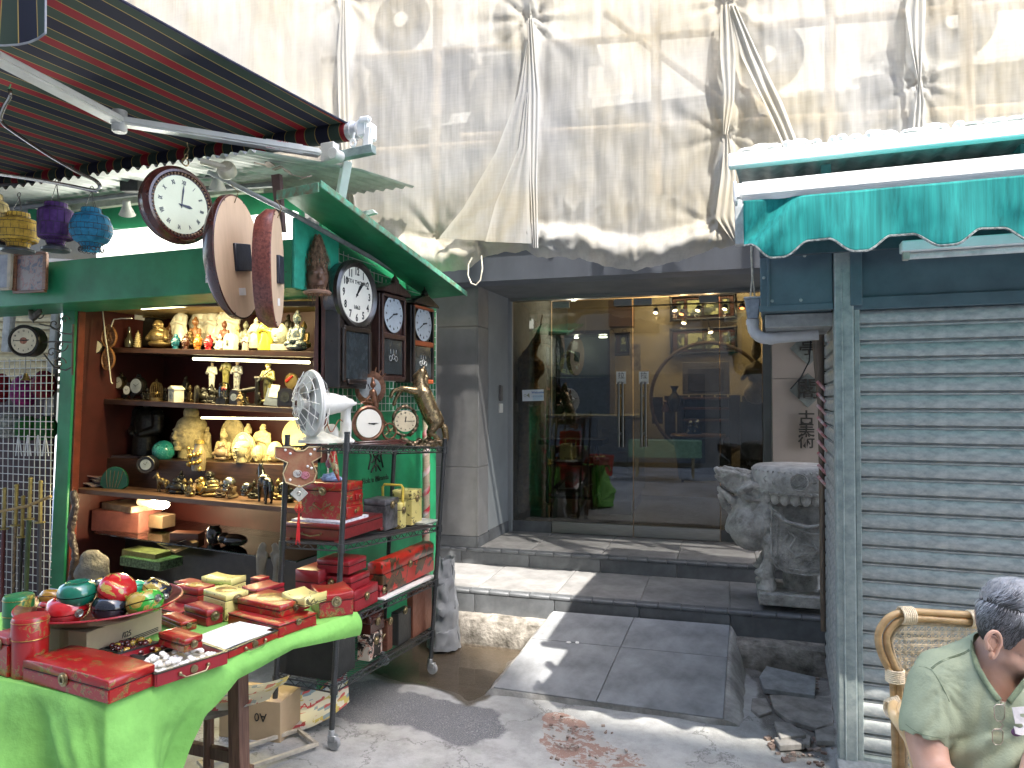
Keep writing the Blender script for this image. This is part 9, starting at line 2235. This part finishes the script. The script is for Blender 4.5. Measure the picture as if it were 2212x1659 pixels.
for i in range(6):g.box((random.uniform(-.03,.03),random.uniform(-.02,.02),H+.004+i*.001),(W*.85,Dp*.8,.0008),(0,0,random.uniform(-.12,.12)))
g.build('loose_paper',m_paper,t_,smooth=False)
t_,W,Dp,H=pbox((1312,425),(1605,503),(1832,428),70,m_red,'flat footed red box carrying another red box, near the table edge',lid=.2,feet=True,clasp='right')
pbox((1366,340),(1612,392),(1808,335),68,m_red,'red box with a gold oval and metal corners on top of the footed box',z=TZ+.008+H,lid=.5,clasp='right',medal=True)
t_,W,Dp,H=pbox((1790,330),(1838,395),(2012,342),135,m_red,'red pillow shaped box at the far corner of the table',lid=.35,clasp='right',saddle=.3,side='y')
pbox((1622,300),(1755,330),(1890,290),52,m_yel,'curved yellow lacquer headrest on the red pillow box',z=TZ+.085,lid=.9,clasp=None,saddle=.5,name='headrest',cat='headrest')
pbox((1170,370),(1300,412),(1412,370),150,m_yel,'square yellow box with a round seal and dark clasp',lid=.25,medal=True,clasp='right')
pbox((1158,240),(1330,262),(1452,235),88,m_yel,'long yellow headrest box at the back of the table',lid=.4,clasp=None,saddle=.3)
pbox((1005,320),(1140,345),(1250,315),120,m_redp,'tall red box with a round gold medallion, left of the yellow boxes',lid=.35,medal=True,clasp=None)
pbox((1000,240),(1090,262),(1180,240),66,m_redp,'rounded red box half hidden behind the medallion box',lid=.3,clasp=None,dome=.3)
pbox((1058,400),(1190,442),(1275,412),95,m_redp,'glossy red box with a square silver clasp in the middle of the table',lid=.45,clasp='right',dome=.12)
pbox((925,425),(1040,475),(1132,450),55,m_red,'low red box with a gold patterned lid beside the cardboard box',lid=.4,clasp='right')
pbox((1392,270),(1480,292),(1606,240),62,m_redp,'low curved red headrest behind the yellow square box',lid=.4,clasp=None,saddle=.4)
pbox((1440,205),(1490,215),(1540,195),50,m_redp,'flat red box at the very back of the table',lid=.4,clasp=None)
pbox((890,355),(1030,388),(1075,340),30,m_redp,'low long red box behind the low gold patterned box',lid=.4,clasp=None)
pbox((-60,700),(40,735),(80,712),225,m_red,'tall red box cut off by the left edge of the picture',lid=.2,dp=.12)
def canister(x,y,w_,h,mat,label):
 P=tp(x,y,TZ+.008);k_=ppm(P)*.375;r_=w_/2*k_;H=h*k_;t_=thing('canister',label,'canister',P)
 g=G();g.lathe([(r_*.97,0),(r_,.005),(r_,H*.62)],32);g.build('body',mat,t_);g=G();g.lathe([(r_*.96,H*.62),(r_*1.03,H*.625),(r_*1.03,H*.96),(r_*.95,H),(0,H)],32);g.build('lid',mat,t_)
 g=G();g.torus((0,0,H*.64),r_*1.035,.0016,'Z',32,4);g.torus((0,0,H*.93),r_*1.035,.0012,'Z',32,4);g.build('gold_line',m_gold,t_)
canister(172,710,182,330,m_red,'tall red cylindrical canister with a golden dragon pattern');canister(104,560,152,300,lacquer('green_lacquer',(.015,.16,.05),(.32,.28,.05),(.02,.05,.02),scale=16,thr=.58),'green cylindrical canister behind the red one')
m_card=pm('cardboard',(.46,.34,.21),rough=.85,var=.08,scale=4,bump=.05)
a,n_,r_=tp(262,610),tp(498,655),tp(932,478);k_=ppm(n_)*.375;ey=r_-n_;th=math.atan2(ey.y,ey.x);pv=Vector((-math.sin(th),math.cos(th),0));W,Dp,H=ey.length,abs((n_-a).dot(pv)),165*k_
c=n_+ey*.5+pv*Dp/2;cbx=thing('cardboard_box','cardboard carton marked 025 under the bowl of lacquer pots','box',(c.x,c.y,TZ+.008),(0,0,th));g=G();g.box((0,0,H/2),(W,Dp,H));g.build('carton',m_card,cbx,bevel=.002,smooth=False)
g=G();g.box((-W/2-.001,0,H/2),(.001,.04,H));g.box((0,0,H+.0008),(W,.04,.001));g.build('packing_tape',pm('brown_tape',(.30,.20,.11),rough=.3),cbx,smooth=False)
text('/025',H*.30,m_dark,(0,-Dp/2-.001,H*.42),FRONT,cbx,xs=.8);text('025',H*.30,m_dark,(-W/2-.002,-Dp*.28,H*.35),(R(90),0,R(-90)),cbx,xs=.8)
g=G()
for i in range(3):g.box((.05,-Dp/2-.001,H*(.10+i*.06)),(W*.6,.001,.003))
g.build('printed_bars',m_dark,cbx,smooth=False)
bz=TZ+.008+H;P=onZ(.375*585,1189+.375*385,bz);k_=ppm(P)*.375;rb=425*k_;bowl=thing('bowl','wide shallow red rimmed bowl heaped with round lacquer pots','bowl',P)
zr2=.062
g=G();g.lathe([(.0,.0),(rb*.35,.002),(rb*.6,.012),(rb*.85,.038),(rb,zr2),(rb*.97,zr2+.004),(rb*.82,.045),(rb*.55,.018),(.0,.010)],56);g.build('dish',pm('dark_bowl_lacquer',(.10,.02,.015),rough=.3,coat=.4,scale=8,var=.5),bowl)
g=G();g.torus((0,0,zr2+.002),rb*.985,.004,'Z',56,6);g.build('red_rim',m_redp,bowl)
def pot(x,y,w_,col,label,tx=0,ty=0,rz=0,dz=0,motif=False):
 P=onZ(.375*x,1189+.375*y,bz+.075+dz);k_=ppm(P)*.375;r_=w_/2*k_;t_=thing('lacquer_pot',label,'pot',P,(R(tx),R(ty),R(rz)),'round lacquer pots heaped in the bowl')
 h_=r_*.62;mt=lacquer('pot_%s'%label.split()[0]+str(motif),col,(.42,.30,.06),(.3,.2,.03),scale=18,thr=.53,rough=.15)if motif else pm('potc_%.3f_%.3f'%(col[0],col[1]),col,rough=.12,coat=.7,var=.1)
 pf=[(0,-h_),(.62,-h_),(.84,-h_*.8),(.98,-h_*.35),(1,-.003)];g=G();g.lathe([(a*r_,b_)for a,b_ in pf],36);g.build('bowl_half',mt,t_)
 g=G();g.lathe([(r_,.001),(r_*.985,h_*.35),(r_*.84,h_*.8),(r_*.6,h_),(r_*.56,h_*.96),(0,h_*.96)],36);g.build('lid',mt,t_)
 g=G();c=Vector((r_*1.02,0,0))
 g.cyl(c-Vector((.006,0,0)),c+Vector((.004,0,0)),r_*.22,n=14);g.torus(c+Vector((.006,0,0)),r_*.14,.0025,'X',12,5);g.build('clasp',m_silver,t_)
 return t_
GRN,RED_,BLK_,LGT=(.005,.12,.07),(.42,.012,.015),(.012,.014,.022),(.03,.36,.19)
pot(300,270,130,(.30,.16,.02),'golden patterned pot at the left side of the bowl',20,0,200,.0,True)
t_=pot(446,245,205,GRN,'dark green plain pot on the left of the heap',3,-3,60,.045)
pot(580,210,140,BLK_,'black pot with a gold seal on its lid at the back',-35,0,90,.02,True)
pot(270,330,100,(.26,.02,.02),'small red pot squeezed under the dark green one',20,10,160,-.02)
t_=pot(390,335,225,RED_,'red pot with a gold band at the front left of the bowl',6,4,-10,-.01)
pot(640,325,200,BLK_,'shiny blue black pot at the front of the bowl',5,0,180,-.008)
pot(675,225,205,RED_,'red flowered pot tilted open on top of the heap',-18,-24,210,.05,True)
pot(775,225,130,LGT,'mint green pot at the back of the heap',-30,15,90,.03)
pot(905,225,160,(.02,.02,.035),'black pot with a red seal at the right of the heap',-22,20,-10,.035,True)
pot(760,285,130,LGT,'mint green pot in the middle under the tilted red one',10,10,0,.005)
pot(835,300,200,(.03,.30,.03),'bright green pot with golden leaves at the right front',-8,-20,0,.004,True)
g=G();P=onZ(545,1590,0);bx=thing('cardboard_carton','small cardboard carton lying upside down beneath the rack','box',(P.x,P.y+.06,0),(0,0,R(8)));g.box((0,0,.10),(.34,.20,.20));g.build('carton',m_card,bx,bevel=.002,smooth=False)
text('A0   B',.06,m_dark,(0.02,-.102,.12),(R(90),PI,0),bx)
m_news,t,b=nt('newsprint');L=t.links.new;tc=t.nodes.new('ShaderNodeTexCoord');vb=t.nodes.new('ShaderNodeTexVoronoi');vb.inputs['Scale'].default_value=26;vb.distance='CHEBYCHEV';L(tc.outputs['Object'],vb.inputs['Vector'])
sc2=t.nodes.new('ShaderNodeSeparateColor');L(vb.outputs['Color'],sc2.inputs[0]);rr_=RAMP(sc2.outputs[0],(.0,(.62,.61,.57)),(.35,(.62,.61,.57)),(.42,(.50,.42,.12)),(.55,(.45,.06,.08)),(.68,(.2,.3,.42)),(.8,(.62,.61,.57)));rr_.color_ramp.interpolation='CONSTANT';L(rr_.outputs[0],b.inputs['Base Color'])
def sheet(P,sx,sy2,rz,bend,label):
 g=G();g.grid(lambda a,b_:((a-.5)*sx,(b_-.5)*sy2,bend*(a-.3)**2+.01*math.sin(b_*6)+.006),20,12);g.build('newspaper',m_news,loc=P,rot=(0,0,rz),label=label,cat='newspaper')
sheet(onZ(635,1560,.0)+Vector((0,.12,.01)),.42,.5,R(35),.25,'colourful advertising leaflet spread on the ground under the rack')
text('SALE',.07,pm('print_red',(.5,.03,.06)),onZ(640,1556,.0)+Vector((0,.1,.035)),(R(12),0,R(35)))['label']='red SALE lettering printed on the leaflet under the rack'
st=thing('round_stool','old round wooden stool with newspapers under the table','stool',onZ(452,1500,.40)*Vector((1,1,0)));g=G();g.lathe([(0,.36),(.17,.36),(.18,.38),(.17,.40),(0,.40)],28);g.build('seat',pm('old_grey_wood',(.20,.17,.14),rough=.8),st)
for a in (0,1,2,3):g=G();g.cyl((.13*math.cos(a*PI/2+.7),.13*math.sin(a*PI/2+.7),0),(.1*math.cos(a*PI/2+.7),.1*math.sin(a*PI/2+.7),.36),.016,n=8);g.build('leg',m_leg,st)
sheet(onZ(520,1510,.41),.34,.26,R(20),.10,'folded newspaper lying on the round stool')
P=onZ(560,1640,0);fr_=thing('metal_trestle','pale metal frame lying on the ground beside the table legs','trestle',(P.x,P.y,.03),(0,0,R(62)))
for (x,y,w_,d_)in ((0,-.10,.5,.018),(0,.10,.5,.018),(-.24,0,.018,.2),(.24,0,.018,.2)):g=G();g.box((x,y,0),(w_,d_,.018));g.build('frame_side',pm('pale_rail',(.45,.40,.32),rough=.6),fr_,bevel=.002)
